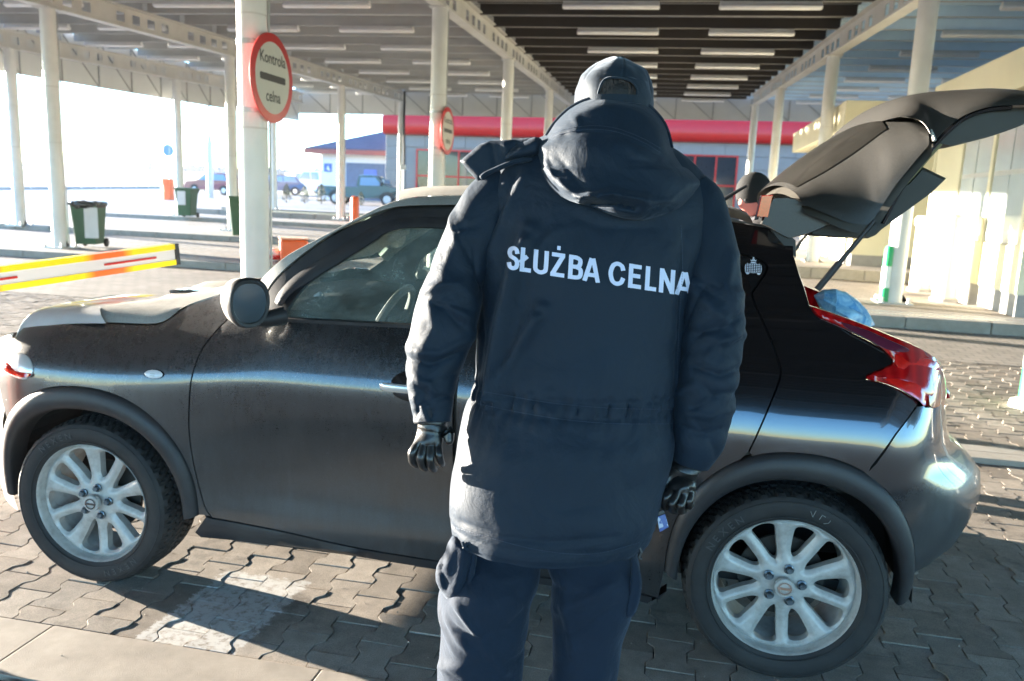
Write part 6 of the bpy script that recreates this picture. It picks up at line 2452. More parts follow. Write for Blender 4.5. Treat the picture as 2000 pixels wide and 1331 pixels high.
# pillow: a rounded piece of cloth from its outline on the photograph ---------------------------------
def pillow(name, outline, depf, thick, mat, step=7, folds=None, edge=26, closed_n=4, back=.02, noise=.0, seed=0, smooth=True):
    ol = crv(outline, closed_n, True)
    rv, tris, loops, dist = fill2d(ol, (), step)
    from mathutils import noise as mn
    vs = []
    for (u, v), d in zip(rv, dist):
        dep = depf(u, v) - thick * math.sin(min(1, d / edge) * PI / 2)
        p = at_d(u, v, dep)
        if noise:
            dep -= noise * mn.noise(p * 8 + Vector((seed, 0, 0))) * min(1, d / 10)
        if folds:
            dep -= folds.at(u, v) * min(1, (d + 4) / 12)
        vs.append(at_d(u, v, dep))
    n0 = len(vs)
    for (u, v), d in zip(rv, dist):
        vs.append(at_d(u, v, depf(u, v) + back * math.sin(min(1, d / edge) * PI / 2) + .001))
    fs = list(tris) + [tuple(i + n0 for i in reversed(t_)) for t_ in tris]
    l = loops[0]
    for i in range(len(l)):
        j = (i + 1) % len(l)
        fs.append((l[i], l[j], l[j] + n0, l[i] + n0))
    o = MB().add(vs, fs).build(name, mat, None, smooth=smooth, angle=75)
    return o
hood_out = [(1066, 264), (1082, 240), (1108, 214), (1140, 196), (1180, 187), (1226, 190), (1262, 203), (1289, 228), (1304, 255), (1312, 288), (1320, 305), (1342, 328), (1371, 353), (1364, 372), (1344, 394), (1318, 412), (1286, 423), (1256, 431), (1222, 428),
            (1190, 419), (1155, 405), (1126, 397), (1096, 385), (1070, 362), (1054, 336), (1046, 310), (1038, 288), (1044, 272)]
DV = [(185, 1.915), (215, 1.90), (250, 1.875), (290, 1.845), (340, 1.825), (400, 1.80), (440, 1.80)]
def hood_dep(u, v):
    return table(DV, v) + .10 * min(1.4, abs((u - 1190) / 150)) ** 2.2 * (1 if v < 330 else .75)
hf = Folds([
    ([(1044, 284), (1090, 268), (1140, 257), (1200, 262), (1262, 290), (1310, 318)], 5, -.006),
    ([(1070, 262), (1100, 250), (1150, 243), (1200, 246)], 4, -.004),
    ([(1056, 312), (1080, 352), (1128, 392)], 9, .014),
    ([(1128, 392), (1148, 382), (1160, 388)], 8, .014),
    ([(1090, 372), (1082, 340), (1070, 310)], 7, -.006),
    ([(1085, 300), (1120, 345), (1150, 385)], 14, -.007),
    ([(1126, 388), (1190, 378), (1262, 390)], 8, .016),
    ([(1150, 399), (1200, 398), (1244, 408)], 9, -.034),
    ([(1262, 398), (1300, 396), (1330, 402)], 8, .010),
    ([(1266, 414), (1290, 403), (1312, 408)], 8, -.026),
    ([(1215, 260), (1250, 300), (1300, 345), (1350, 365)], 18, .008),
    ([(1230, 310), (1280, 318), (1290, 300)], 8, -.006),
    ([(1120, 225), (1128, 243), (1118, 255)], 9, .006),
    ([(1100, 262), (1160, 290), (1230, 300)], 26, .006),
])
hood = pillow('hood', hood_out, hood_dep, .062, M_JACK, 4.4, hf, 24, 2, .03, noise=.009, seed=3)
on_jacket(hood)
# rolled edge along the collar top and hood mouth lining
rim = crv([(1066, 266), (1082, 241), (1108, 215), (1140, 197), (1180, 189), (1226, 191), (1262, 204), (1289, 229), (1304, 256), (1312, 288)], 5)
on_jacket(MB().tube([at_d(u, v, hood_dep(u, v) - .006) for u, v in rim], .0045, 8).build('collar_edge', M_JACK, None, smooth=True))
# inside of the standing collar round the neck
rs = []
for k, (sc_, vv) in enumerate(((1.0, 0), (.93, 0), (.85, 60))):
    r_ = []
    for u, v in rim:
        p = at_d(lerp(1190, u, sc_), v + vv + (4 if k else 0), hood_dep(u, v) + (.03 if k else 0))
        r_.append(p)
    rs.append(r_)
on_jacket(MB().rings(rs, close=False, cap=False).build('collar_lining', M_INNER, None, smooth=True))
# open front flap sticking out at the left
def flap_dep(u, v):
    return 1.93 - (u - 900) * .0002
fl = pillow('storm_flap', [(898, 315), (912, 303), (936, 282), (958, 275), (985, 274), (1012, 272), (1040, 268), (1046, 296), (1012, 316), (975, 330), (948, 345), (935, 357), (918, 338)], flap_dep, .010, M_JACK, 5,
            Folds([([(957, 277), (962, 300), (968, 330)], 4, -.008), ([(985, 280), (990, 300), (1015, 308)], 7, .008), ([(1008, 276), (1004, 292), (990, 304)], 6, -.008)]), 8, 1, .006)
on_jacket(fl)
on_jacket(pillow('collar_wing', [(985, 311), (998, 292), (1014, 280), (1044, 268), (1060, 276), (1058, 300), (1030, 310), (1008, 313)], lambda u, v: 1.90, .022, M_JACK, 5, None, 14, 3, .01))
on_jacket(MB().tube([at_d(u, v, 1.885) for u, v in crv([(939, 349), (948, 341), (965, 333), (985, 324), (1010, 315), (1040, 312)], 4)], [.004] + [.0065] * 18 + [.005, .003], 8).build('shoulder_piping', M_JACK, None, smooth=True))

# lettering on the back --------------------------------------------------------------------------
bpy.context.view_layer.update()
bmj = bmesh.new()
vs_all, fs_all = [], []
for r_ in jrs:
    vs_all += [Vector(p) for p in r_]
nsg = len(jrs[0])
for i in range(len(jrs) - 1):
    for j in range(nsg):
        k = (j + 1) % nsg
        fs_all.append((i * nsg + j, i * nsg + k, (i + 1) * nsg + k, (i + 1) * nsg + j))
BV = BVHTree.FromPolygons(vs_all, fs_all)
bmj.free()
# block capitals built from thick strokes in a 0..1 box; each is pressed onto the cloth
GLY = {
    'S': [[(.80, .70), (.70, .86), (.45, .915), (.20, .85), (.11, .71), (.22, .575), (.47, .515), (.72, .44), (.83, .29), (.73, .14), (.46, .085), (.20, .14), (.09, .31)]],
    'L/': [[(.22, 1), (.22, 0)], [(.22, .09), (.98, .09)], [(.0, .36), (.62, .66)]],
    'U': [[(.13, 1), (.13, .34), (.20, .16), (.5, .085), (.80, .16), (.87, .34), (.87, 1)]],
    'Z.': [[(.08, .91), (.94, .91)], [(.82, .90), (.18, .10)], [(.05, .09), (.96, .09)], [(.40, 1.20), (.62, 1.20)]],
    'B': [[(.15, 1), (.15, 0)], [(.15, .91), (.52, .91), (.76, .84), (.80, .71), (.72, .58), (.50, .53), (.15, .53)], [(.50, .53), (.80, .46), (.87, .30), (.78, .14), (.52, .09), (.15, .09)]],
    'A': [[(.10, 0), (.46, .98)], [(.54, .98), (.90, 0)], [(.25, .29), (.75, .29)]],
    'C': [[(.86, .66), (.76, .84), (.50, .915), (.25, .83), (.12, .60), (.12, .40), (.25, .17), (.50, .085), (.76, .16), (.88, .36)]],
    'E': [[(.17, 1), (.17, 0)], [(.17, .91), (.92, .91)], [(.17, .52), (.86, .52)], [(.17, .09), (.95, .09)]],
    'L': [[(.19, 1), (.19, 0)], [(.19, .09), (.96, .09)]],
    'N': [[(.13, 1), (.13, 0)], [(.87, 1), (.87, 0)], [(.13, .95), (.87, .05)]],
}
WORD = [('S', 991, 1013), ('L/', 1014, 1037), ('U', 1041, 1069), ('Z.', 1073, 1103), ('B', 1109, 1137), ('A', 1138, 1171), ('C', 1188, 1220), ('E', 1226, 1253), ('L', 1259, 1282), ('N', 1287, 1316), ('A', 1318, 1352)]
def press(u, v, lift):
    d_ = ray(u, v).normalized()
    h = BV.ray_cast(CAM, d_)
    return (h[0] - d_ * lift) if h[0] is not None else at_d(u, v, 1.83)
lt = None
for ch_, u0, u1 in WORD:
    mb = MB()
    W_, H_ = u1 - u0, 47.0
    sw_ = 8.6
    for si, st in enumerate(GLY[ch_]):
        line = crv(st, 5) if len(st) > 2 else [tuple(lerp(a, b, k / 10) for a, b in zip(st[0], st[1])) for k in range(11)]
        P_ = [(x * W_, y * H_) for x, y in line]
        L_, R_ = [], []
        for i, p_ in enumerate(P_):
            a, b = P_[max(i - 1, 0)], P_[min(i + 1, len(P_) - 1)]
            dx, dy = b[0] - a[0], b[1] - a[1]
            q_ = math.hypot(dx, dy)
            nx, ny = -dy / q_, dx / q_
            # end cuts of slanting strokes stay level with the letter
            w = sw_ * (.92 if abs(dx) > abs(dy) else 1.0) / 2
            L_.append((p_[0] + nx * w, p_[1] + ny * w))
            R_.append((p_[0] - nx * w, p_[1] - ny * w))
        if ch_ in ('A', 'N') and len(st) == 2 and abs(st[0][1] - st[1][1]) > .5:
            for side_ in (L_, R_):
                for idx in (0, -1):
                    o_ = idx if idx == 0 else len(side_) - 1
                    y_t = min(max(side_[o_][1], 0), H_)
                    side_[o_] = (side_[o_][0], y_t)
        vs, fs = [], []
        n = len(P_)
        M_ = 4
        for i in range(n):
            for k in range(M_ + 1):
                x, y = lerp(L_[i][0], R_[i][0], k / M_), lerp(L_[i][1], R_[i][1], k / M_)
                u = u0 + x + y * .06
                v = 528 + (u0 + x - 1000) * .150 - y
                vs.append(press(u, v, .0012 + .00025 * si))
        for i in range(n - 1):
            for k in range(M_):
                fs.append((i * (M_ + 1) + k, i * (M_ + 1) + k + 1, (i + 1) * (M_ + 1) + k + 1, (i + 1) * (M_ + 1) + k))
        mb.add(vs, fs)
    on_jacket(mb.build('back_letter', M_LETTER, None))
# stitched seams
M_STITCH = simple('navy_thread', (.035, .05, .08), .7)
HBV = BVHTree.FromObject(hood, bpy.context.evaluated_depsgraph_get())
def press_h(u, v, lift):
    Mi = hood.matrix_world.inverted()
    d_ = ray(u, v).normalized()
    h = HBV.ray_cast(Mi @ CAM, (Mi.to_3x3() @ d_).normalized())
    return (hood.matrix_world @ h[0] - d_ * lift) if h[0] is not None else press(u, v, lift)
def stitches(name, line, pr, dash=3.2, gap=2.0, r_=.0007, lift=.0008):
    P_ = crv(line, 10)
    d = [0]
    for a, b in zip(P_, P_[1:]):
        d.append(d[-1] + math.dist(a, b))
    def at(s):
        k = 0
        while k < len(d) - 2 and d[k + 1] < s:
            k += 1
        t_ = (s - d[k]) / max(1e-9, d[k + 1] - d[k])
        return (lerp(P_[k][0], P_[k + 1][0], t_), lerp(P_[k][1], P_[k + 1][1], t_))
    mb = MB()
    s = 0
    while s + dash < d[-1]:
        a, b = at(s), at(s + dash)
        mb.tube([pr(*a, lift), pr(*b, lift)], r_, 4)
        s += dash + gap
    return on_jacket(mb.build(name, M_STITCH, None))
stitches('seam_stitching', [(922, 762), (985, 772), (1040, 782), (1100, 790), (1200, 798), (1320, 800)], press)
stitches('seam_stitching', [(918, 785), (985, 800), (1050, 812), (1120, 822), (1210, 828), (1316, 828)], press)
stitches('seam_stitching', [(886, 1030), (960, 1052), (1060, 1076), (1160, 1082), (1250, 1060)], press)
stitches('seam_stitching', [(1070, 268), (1100, 254), (1150, 246), (1200, 250), (1250, 268), (1290, 290)], press_h)
stitches('seam_stitching', [(1066, 276), (1100, 261), (1150, 253), (1200, 257), (1250, 275), (1290, 298)], press_h)
stitches('seam_stitching', [(1330, 440), (1333, 520), (1326, 640), (1322, 760)], press)

# head, cap ----------------------------------------------------------------------------------------
HC = at_d(1201, 196, 1.985)
def head_mesh(center, face_dir, w=.076, h=.115, d=.096, mat=None, name='head'):
    """an egg-shaped head with brow, nose, chin and ears, looking along face_dir"""
    f = Vector(face_dir).normalized()
    s = f.cross(Vector((0, 0, 1))).normalized()
    up = s.cross(f).normalized()
    rs = []
    NL, NS = 30, 40
    for i in range(NL + 1):
        la = -PI / 2 + PI * i / NL
        r_ = []
        for j in range(NS):
            lo = 2 * PI * j / NS
            x = math.cos(la) * math.sin(lo)
            y = math.cos(la) * math.cos(lo)
            z = math.sin(la)
            jaw = 1 - .28 * max(0, -z) ** 1.5
            px_, py_, pz_ = x * w * jaw, y * d * (jaw * .5 + .5), z * h
            if y > 0:
                py_ += .022 * math.exp(-(x / .16) ** 2 - ((z + .15) / .20) ** 2)      # nose
                py_ -= .010 * math.exp(-((abs(x) - .38) / .18) ** 2 - ((z - .12) / .12) ** 2)  # eye sockets
                py_ += .008 * math.exp(-(x / .3) ** 2 - ((z + .50) / .07) ** 2)       # lips
                py_ += .010 * math.exp(-(x / .3) ** 2 - ((z + .78) / .14) ** 2)       # chin
            r_.append(Vector(center) + s * px_ + f * py_ + up * pz_)
        rs.append(r_)
    mb = MB().rings(rs)
    for sg in (-1, 1):
        c = Vector(center) + s * (w * sg * .98) + up * .0
        e_ = []
        for k, (o_, q_) in enumerate(((0, 1), (.012, 1.05), (.016, .8), (.012, .5))):
            e_.append([c + s * sg * o_ + f * (-.005 + .016 * q_ * math.cos(a)) + up * (.030 * q_ * math.sin(a)) for a in [2 * PI * m / 12 for m in range(12)]])
        mb.rings(e_)
    return mb.build(name, mat or M_SKIN, None, smooth=True, angle=80), (f, s, up)
def body_skin(name, chain, edges, mat, root=0, sub=1):
    """one continuous figure grown from its skeleton"""
    me = bpy.data.meshes.new(name)
    me.from_pydata([tuple(c[0]) for c in chain], edges, [])
    o = bpy.data.objects.new(name, me)
    COL.objects.link(o)
    m = o.modifiers.new('skin', 'SKIN')
    m.use_smooth_shade = True
    sk = me.skin_vertices[0].data
    for i, c in enumerate(chain):
        r_ = c[1]
        sk[i].radius = (r_, r_) if not isinstance(r_, tuple) else r_
        sk[i].use_root = (i == root)
    s2 = o.modifiers.new('sub', 'SUBSURF')
    s2.levels = s2.render_levels = sub
    bpy.context.view_layer.update()
    dg = bpy.context.evaluated_depsgraph_get()
    new = bpy.data.meshes.new_from_object(o.evaluated_get(dg))
    bpy.data.objects.remove(o)
    new.name = name
    new.materials.clear()
    new.materials.append(mat)
    new.shade_smooth()
    return link(bpy.data.objects.new(name, new))
bp = lambda u, v, d: at_d(u, v, d)
pel = bp(1060, 1000, 1.98)
chain = [(pel, .10), (bp(1100, 780, 2.0), .10), (bp(1140, 520, 2.0), .10), (bp(1170, 360, 2.0), .10), (bp(1190, 285, 2.0), .055), (bp(1200, 235, 2.0), .058),
         (bp(1202, 190, 2.0), .075), (bp(1202, 160, 2.0), .068),
         (bp(1000, 392, 2.0), .048), (bp(882, 610, 1.935), .036), (bp(843, 800, 1.905), .024),
         (bp(1345, 410, 2.0), .048), (bp(1390, 620, 1.93), .036), (bp(1350, 890, 1.95), .026),
         (bp(965, 1060, 1.97), .075), (bp(945, 1300, 1.95), .055), (Vector((at_d(937, 1331, 1.95).x - .01, at_d(937, 1331, 1.95).y + .02, .09)), .04),
         (bp(1155, 1060, 1.97), .075), (bp(1142, 1300, 1.95), .055), (Vector((at_d(1141, 1331, 1.95).x + .01, at_d(1141, 1331, 1.95).y + .02, .09)), .04)]
edges = [(0, 1), (1, 2), (2, 3), (3, 4), (4, 5), (5, 6), (6, 7), (3, 8), (8, 9), (9, 10), (3, 11), (11, 12), (12, 13), (0, 14), (14, 15), (15, 16), (0, 17), (17, 18), (18, 19)]
own(body_skin('body', chain, edges, M_SKIN))
hd, (hf_, hs_, hu_) = head_mesh(HC + Vector((0, 0, -.022)) + HY * .0, HY - HX * .25 - Vector((0, 0, .15)), .074, .115, .094)
own(hd)
# cap crown
tilt = Matrix.Rotation(R(6), 3, HY)
CW, CH, CD = .0985, .098, .112
open_poly = crv([(1170, 187), (1171, 172), (1178, 158), (1190, 152), (1212, 153), (1232, 159), (1243, 172), (1244, 185), (1236, 189), (1200, 187)], 4, True)
NL, NS = 60, 160
grid = []
from mathutils import noise as mnoise
for i in range(NL + 1):
    la = PI / 2 - (PI / 2 + .42) * i / NL
    r_ = []
    for j in range(NS):
        lo = 2 * PI * j / NS
        k = math.cos(la) if la > 0 else 1.0 - .03 * (-la)
        zz = math.sin(la) if la > 0 else la * 1.05
        p = HX * (math.sin(lo) * k * CW) - HY * (math.cos(lo) * k * CD) + Vector((0, 0, zz * CH))
        seam = abs(((lo / (2 * PI) * 6 + .5) % 1) - .5)
        q = p * (1 - .022 * math.exp(-(seam / .022) ** 2) * min(1, i / 6))
        q += p.normalized() * (.0075 * mnoise.noise(p * 14) + .003 * mnoise.noise(p * 30 + Vector((3, 0, 0))))
        # soft dents near the top
        if la > .5:
            q.z -= .006 * math.exp(-((lo - 3.6) / .5) ** 2) + .004 * math.sin(3 * lo) * (1 - math.sin(la)) * 2
        q = tilt @ q
        r_.append(HC + Vector((0, 0, .0)) + q)
    grid.append(r_)
vs, fs = [], []
for r_ in grid:
    vs += r_
for i in range(NL):
    for j in range(NS):
        k = (j + 1) % NS
        a = (i * NS + j, i * NS + k, (i + 1) * NS + k, (i + 1) * NS + j)
        c = sum((vs[x] for x in a), Vector()) / 4
        pj = proj(c)
        if (c - HC).dot(HY) < 0 and inside((pj[0], pj[1]), open_poly):
            continue
        fs.append(a)
capo = MB().add(vs, fs).build('cap', M_CAP, None, smooth=True, angle=80)
own(capo)
def on_cap(o):
    o.parent = capo
    o.matrix_parent_inverse = (Matrix.Translation(off.location) @ capo.matrix_parent_inverse).inverted()
    return o
CB = BVHTree.FromPolygons(vs, [(i * NS + j, i * NS + (j + 1) % NS, (i + 1) * NS + (j + 1) % NS, (i + 1) * NS + j) for i in range(NL) for j in range(NS)])
def hit_cap(u, v, lift):
    d_ = ray(u, v).normalized()
    h = CB.ray_cast(CAM, d_)
    return (h[0] if h[0] else at_d(u, v, 1.9)) - d_ * lift
ring_ = [hit_cap(u, v, .0005) for u, v in open_poly]
on_cap(MB().tube(ring_ + [ring_[0]], .0026, 6, False).build('opening_binding', M_CAP, None, smooth=True))
st1 = [hit_cap(u, v, .0015) for u, v in crv([(1162, 190), (1190, 189), (1225, 190), (1252, 193)], 6)]
on_cap(MB().rings([[p + Vector((0, 0, dz)) - HY * dy for dz, dy in ((.006, 0), (.006, .003), (-.012, .003), (-.012, 0))] for p in st1]).build('strap', M_CAP, None, smooth=True, angle=40))
on_cap(MB().lathe([(.0, .006), (.006, .005), (.009, .001), (.009, -.002)], 14, Matrix.Translation(HC + tilt @ Vector((0, 0, CH)))).build('button', M_CAP, None, smooth=True))
# peak in front
pk_ = []
for j in range(13):
    a = -1.15 + 2.3 * j / 12
    base = HC + tilt @ (HX * (math.sin(a) * CW * .98) + HY * (math.cos(a) * CD * .98) + Vector((0, 0, -.035)))
    tipv = base + HY * (.07 * math.cos(a * 1.1)) + Vector((0, 0, -.02))
    pk_.append([base, tipv, tipv + Vector((0, 0, -.004)), base + Vector((0, 0, -.004))])
on_cap(MB().rings(pk_).build('peak', M_CAP, None, smooth=True, angle=40))
# hair under the cap
rs = []
for i in range(14):
    la = PI / 2 - (PI / 2 + .6) * i / 13
    rs.append([HC + Vector((0, 0, -.004)) + HX * (math.sin(lo) * math.cos(min(la, PI / 2)) * .088 if la > 0 else math.sin(lo) * .088) - HY * ((math.cos(lo) * math.cos(la) if la > 0 else math.cos(lo)) * .1005) + Vector((0, 0, (math.sin(la) if la > 0 else la) * .09)) for lo in [2 * PI * j / 40 for j in range(40)]])
own(MB().rings(rs, cap=True).build('hair', M_HAIR, None, smooth=True))
mb = MB()
rr = random.Random(2)
for k in range(420):
    u, v = rr.uniform(1172, 1244), rr.uniform(152, 190)
    p = at_d(u, v, 1.888)
    d_ = Vector((rr.uniform(-.4, .4), rr.uniform(-.2, .1), -1)).normalized() * rr.uniform(.008, .018)
    s_ = HX * .0007
    mb.add([p - s_, p + s_, p + d_], [(0, 1, 2)])
o = mb.build('hair_strands', simple('brown_hair_strands', (.03, .014, .008), .5, var=.5, scale=90), None)
own(o)

# trousers ----------------------------------------------------
def leg(pts, folds, seed):
    rings = []
    for u, v, r_, d in pts:
        rr_ = r_ * d / FPX
        rings.append((at_d(u, v, d), HX * rr_, HY * rr_ * .95))
    c, a, b = rings[-1]
    for dz, k in ((c.z * .25, .96), (c.z * .55, .98), (c.z - .10, 1.06), (c.z - .055, 1.02)):
        rings.append((Vector((c.x, c.y + .01, c.z - dz)), a * k, b * k))
    rf = random.Random(seed)
    cr = [(rf.uniform(.2, .98), rf.uniform(0, 2 * PI), rf.uniform(-.5, .5), rf.uniform(.015, .035), rf.uniform(.6, 1.3), rf.uniform(.004, .010) * rf.choice((-1, 1))) for k in range(22)]
    def ex_(t_, th, p):
        h = 0
        for s0, th0, sl, w, span, am in cr:
            dth = (th - th0 + PI) % (2 * PI) - PI
            if abs(dth) < span:
                d_ = (t_ - s0 - sl * dth * .3) / w
                h += am * (math.exp(-abs(d_) * 1.25) if am < 0 else math.exp(-d_ * d_)) * math.cos(dth / span * PI / 2)
        return h
    return loft('trouser_leg', rings, M_TROU, 110, Folds(folds), .006, .008, 6, extra=ex_, cap=(True, True), seed=seed)[0]
legL = leg([(985, 1010, 80, 2.0), (965, 1075, 95, 1.98), (957, 1130, 99, 1.95), (950, 1190, 90, 1.95), (946, 1250, 85, 1.95), (938, 1331, 79, 1.95)],
           [([(890, 1180), (930, 1240), (985, 1310)], 9, .010), ([(1010, 1150), (1030, 1190), (990, 1230)], 12, -.008), ([(880, 1235), (930, 1250), (1000, 1235)], 10, -.007), ([(930, 1110), (975, 1130), (1030, 1120)], 14, .006)], 21)
legR = leg([(1145, 1010, 80, 2.0), (1153, 1075, 90, 1.98), (1159, 1130, 87, 1.95), (1157, 1190, 79, 1.95), (1148, 1250, 70, 1.95), (1141, 1331, 64, 1.95)],
           [([(1090, 1190), (1140, 1180), (1200, 1130)], 12, .009), ([(1100, 1240), (1150, 1225), (1215, 1180)], 12, -.008), ([(1100, 1130), (1105, 1200), (1120, 1280)], 10, .008)], 33)
# both legs and the seat form the trousers
seat_r = [(at_d(1062, 960, 2.0), HX * .19, HY * .10), (at_d(1062, 1020, 2.0), HX * .20, HY * .11), (at_d(1062, 1075, 1.98), HX * .17, HY * .10)]
st_, _ = loft('trousers', seat_r, M_TROU, 90, None, .01, .004, cap=(True, True))
own(st_)
for q in (legL, legR):
    q.parent = st_
    q.matrix_parent_inverse = (Matrix.Translation(off.location) @ st_.matrix_parent_inverse).inverted()
def on_trou(o):
    o.parent = st_
    o.matrix_parent_inverse = (Matrix.Translation(off.location) @ st_.matrix_parent_inverse).inverted()
    return o
on_trou(pillow('cargo_pocket', [(884, 1046), (908, 1060), (932, 1072), (929, 1100), (918, 1140), (906, 1184), (888, 1178), (872, 1170), (864, 1160), (851, 1135), (853, 1106), (868, 1078)], lambda u, v: 1.885, .030, M_TROU, 5,
               Folds([([(872, 1075), (862, 1110), (872, 1150)], 6, -.016), ([(905, 1070), (900, 1110), (890, 1150)], 9, .010)]), 16, 2, .02, noise=.006))
on_trou(pillow('pocket_flap', [(918, 1062), (934, 1072), (930, 1105), (922, 1150), (908, 1188), (902, 1182), (908, 1140), (916, 1100)], lambda u, v: 1.865, .010, M_TROU, 4, None, 6, 1, .004))
on_trou(pillow('hanging_strap', [(1229, 1082), (1240, 1090), (1250, 1115), (1254, 1145), (1249, 1175), (1238, 1203), (1221, 1204), (1224, 1170), (1230, 1140), (1232, 1110)], lambda u, v: 1.885, .010, M_TROU, 5, Folds([([(1238, 1095), (1243, 1140), (1232, 1195)], 5, -.006)]), 8, 3, .006))
on_jacket(MB().tube([at_d(u, v, 1.84) for u, v in crv([(903, 1058), (908, 1070), (922, 1074), (930, 1066), (924, 1058), (912, 1062), (906, 1072)], 3)], .0042, 6).build('hem_toggle_cord', M_JACK, None, smooth=True))
on_jacket(MB().tube([at_d(u, v, 1.86) for u, v in crv([(1247, 1068), (1252, 1078), (1248, 1088), (1253, 1092)], 3)], .004, 6).build('hem_toggle_cord', M_BLACK, None, smooth=True))
# boots on the ground
for u in (938, 1141):
    c = at_d(u, 1331, 1.95)
    rs = []
    for dy, w, h in ((-.13, .03, .05), (-.115, .045, .075), (-.05, .05, .095), (.05, .05, .11), (.12, .048, .08), (.20, .045, .06), (.235, .03, .04)):
        rs.append([Vector((c.x, c.y + .02, 0)) + HY * dy + HX * (w * math.copysign(abs(math.cos(a)) ** .7, math.cos(a))) + Vector((0, 0, h / 2 + h / 2 * math.copysign(abs(math.sin(a)) ** .6, math.sin(a)) + .001)) for a in [2 * PI * k / 20 for k in range(20)]])
    own(MB().rings(rs).build('boot', M_LEATH, None, smooth=True))

# gloves ------------------------------------------------------
def hand(name, wrist, palm, fingers, thumb, k=1.0):
    ch, ed = [], []
    def add(u, v, d, r_):
        ch.append((at_d(u, v, d), r_))
        return len(ch) - 1
    w0 = add(*wrist[0])
    w1 = add(*wrist[1])
    ed.append((w0, w1))
    p0 = add(*palm[0])
    ed.append((w1, p0))
    for f_ in fingers:
        prev = p0
        for i, q in enumerate(f_):
            n_ = add(*q)
            ed.append((prev, n_))
            prev = n_
    prev = w1
    for q in thumb:
        n_ = add(*q)
        ed.append((prev, n_))
        prev = n_
    return own(body_skin(name, ch, ed, M_LEATH, root=2, sub=2))
hand('glove', [(845, 806, 1.90, .034), (842, 828, 1.90, .035)], [(838, 852, 1.90, (.036, .022))],
     [[(816, 868, 1.885, .0125), (804, 886, 1.875, .0115), (806, 903, 1.885, .0105), (815, 910, 1.905, .0095)],
      [(828, 874, 1.88, .0125), (821, 895, 1.868, .0115), (825, 911, 1.88, .0105), (833, 916, 1.90, .0095)],
      [(842, 875, 1.88, .0125), (839, 898, 1.868, .0115), (843, 914, 1.88, .0105), (850, 918, 1.90, .0095)],
      [(855, 870, 1.885, .0115), (857, 890, 1.872, .0105), (861, 903, 1.884, .0095), (864, 908, 1.90, .0085)]],
     [(866, 838, 1.90, .015), (878, 853, 1.885, .013), (877, 871, 1.875, .011)])
on = MB()
rs = []
for dv, r_ in ((0, .037), (6, .0395), (10, .0385), (12, .035)):
    c = at_d(843, 812 + dv, 1.90)
    rs.append([c + HX * (r_ * math.cos(a)) + HY * (r_ * math.sin(a)) + Vector((0, 0, .002 * math.sin(3 * a))) for a in [2 * PI * k / 30 for k in range(30)]])
own(MB().rings(rs, cap=False).build('glove_cuff', M_LEATH, None, smooth=True))
hand('glove', [(1346, 893, 1.95, .034), (1340, 922, 1.945, .036)], [(1330, 948, 1.94, (.038, .022))],
     [[(1312, 960, 1.92, .0125), (1298, 972, 1.905, .0115), (1296, 988, 1.92, .0105), (1306, 993, 1.94, .0095)],
      [(1322, 968, 1.915, .0125), (1310, 984, 1.90, .0115), (1312, 997, 1.915, .0105), (1322, 998, 1.935, .0095)],
      [(1336, 970, 1.915, .0125), (1328, 988, 1.90, .0115), (1330, 999, 1.915, .0105), (1338, 996, 1.935, .0095)],
      [(1349, 964, 1.92, .0115), (1345, 980, 1.905, .0105), (1346, 990, 1.92, .0095), (1350, 986, 1.94, .0085)]],
     [(1308, 932, 1.95, .015), (1294, 948, 1.94, .013), (1288, 966, 1.93, .011)])
rs = []
for dv, r_ in ((0, .036), (8, .040), (14, .040), (16, .036)):
    c = at_d(1345 - dv * .3, 900 + dv, 1.95)
    rs.append([c + HX * (r_ * math.cos(a)) + HY * (r_ * math.sin(a)) + Vector((0, 0, .004 * math.sin(2 * a + 1))) for a in [2 * PI * k / 30 for k in range(30)]])
own(MB().rings(rs, cap=False).build('glove_cuff', M_LEATH, None, smooth=True))
# key bunch with a small printed tag held in the right hand
kt = thing('key_fob', 'black key fob with a small blue and white tag held in the right glove', 'keys', tuple(at_d(1285, 1015, 1.93)))
def on_kt(o):
    return rel(o, kt)
M_TAG = NT('blue_white_tag')
t = M_TAG
t.set(Base_Color=t.ramp(t.noise(t.coord('Object'), 60, 2, .5), [(.47, (.05, .10, .32)), (.53, (.45, .50, .62))]), Roughness=.35)
M_TAG = t.m
def slab(poly, d0, d1, name, mat):
    n = len(poly)
    mb = MB().add([at_d(u, v, d0) for u, v in poly] + [at_d(u, v, d1) for u, v in poly], [tuple(range(n)), tuple(range(2 * n - 1, n - 1, -1))] + [(i, (i + 1) % n, (i + 1) % n + n, i + n) for i in range(n)])
    return mb.build(name, mat, None, bevel=.0015)
on_kt(slab([(1283, 1010), (1299, 1004), (1306, 1030), (1288, 1040)], 1.905, 1.93, 'tag', M_TAG))
on_kt(slab([(1280, 1002), (1296, 996), (1299, 1004), (1283, 1010)], 1.90, 1.935, 'fob', M_BLACK))
on_kt(slab([(1262, 1012), (1271, 1008), (1268, 1050), (1260, 1054)], 1.90, 1.915, 'strap', M_BLACK))
on_kt(slab([(1262, 1018), (1265, 1017), (1264, 1034), (1261, 1035)], 1.896, 1.899, 'metal_clip', M_CHROME))

# ================================================================ THE SECOND PERSON
p2c = at_d(1471, 383, 4.55)
p2 = thing('person', 'person in dark knitted hat and grey scarf bent down behind the car under the tailgate', 'person', (p2c.x - .05, p2c.y + .12, 0))
def on2(o):
    return rel(o, p2)
fx = Vector((-.75, -.65, 0)).normalized()
h2, (f2, s2, u2) = head_mesh(p2c, fx + Vector((0, 0, -.45)), .078, .118, .098, simple('cold_flushed_skin', (.55, .17, .14), .5, var=.08, scale=12))
on2(h2)
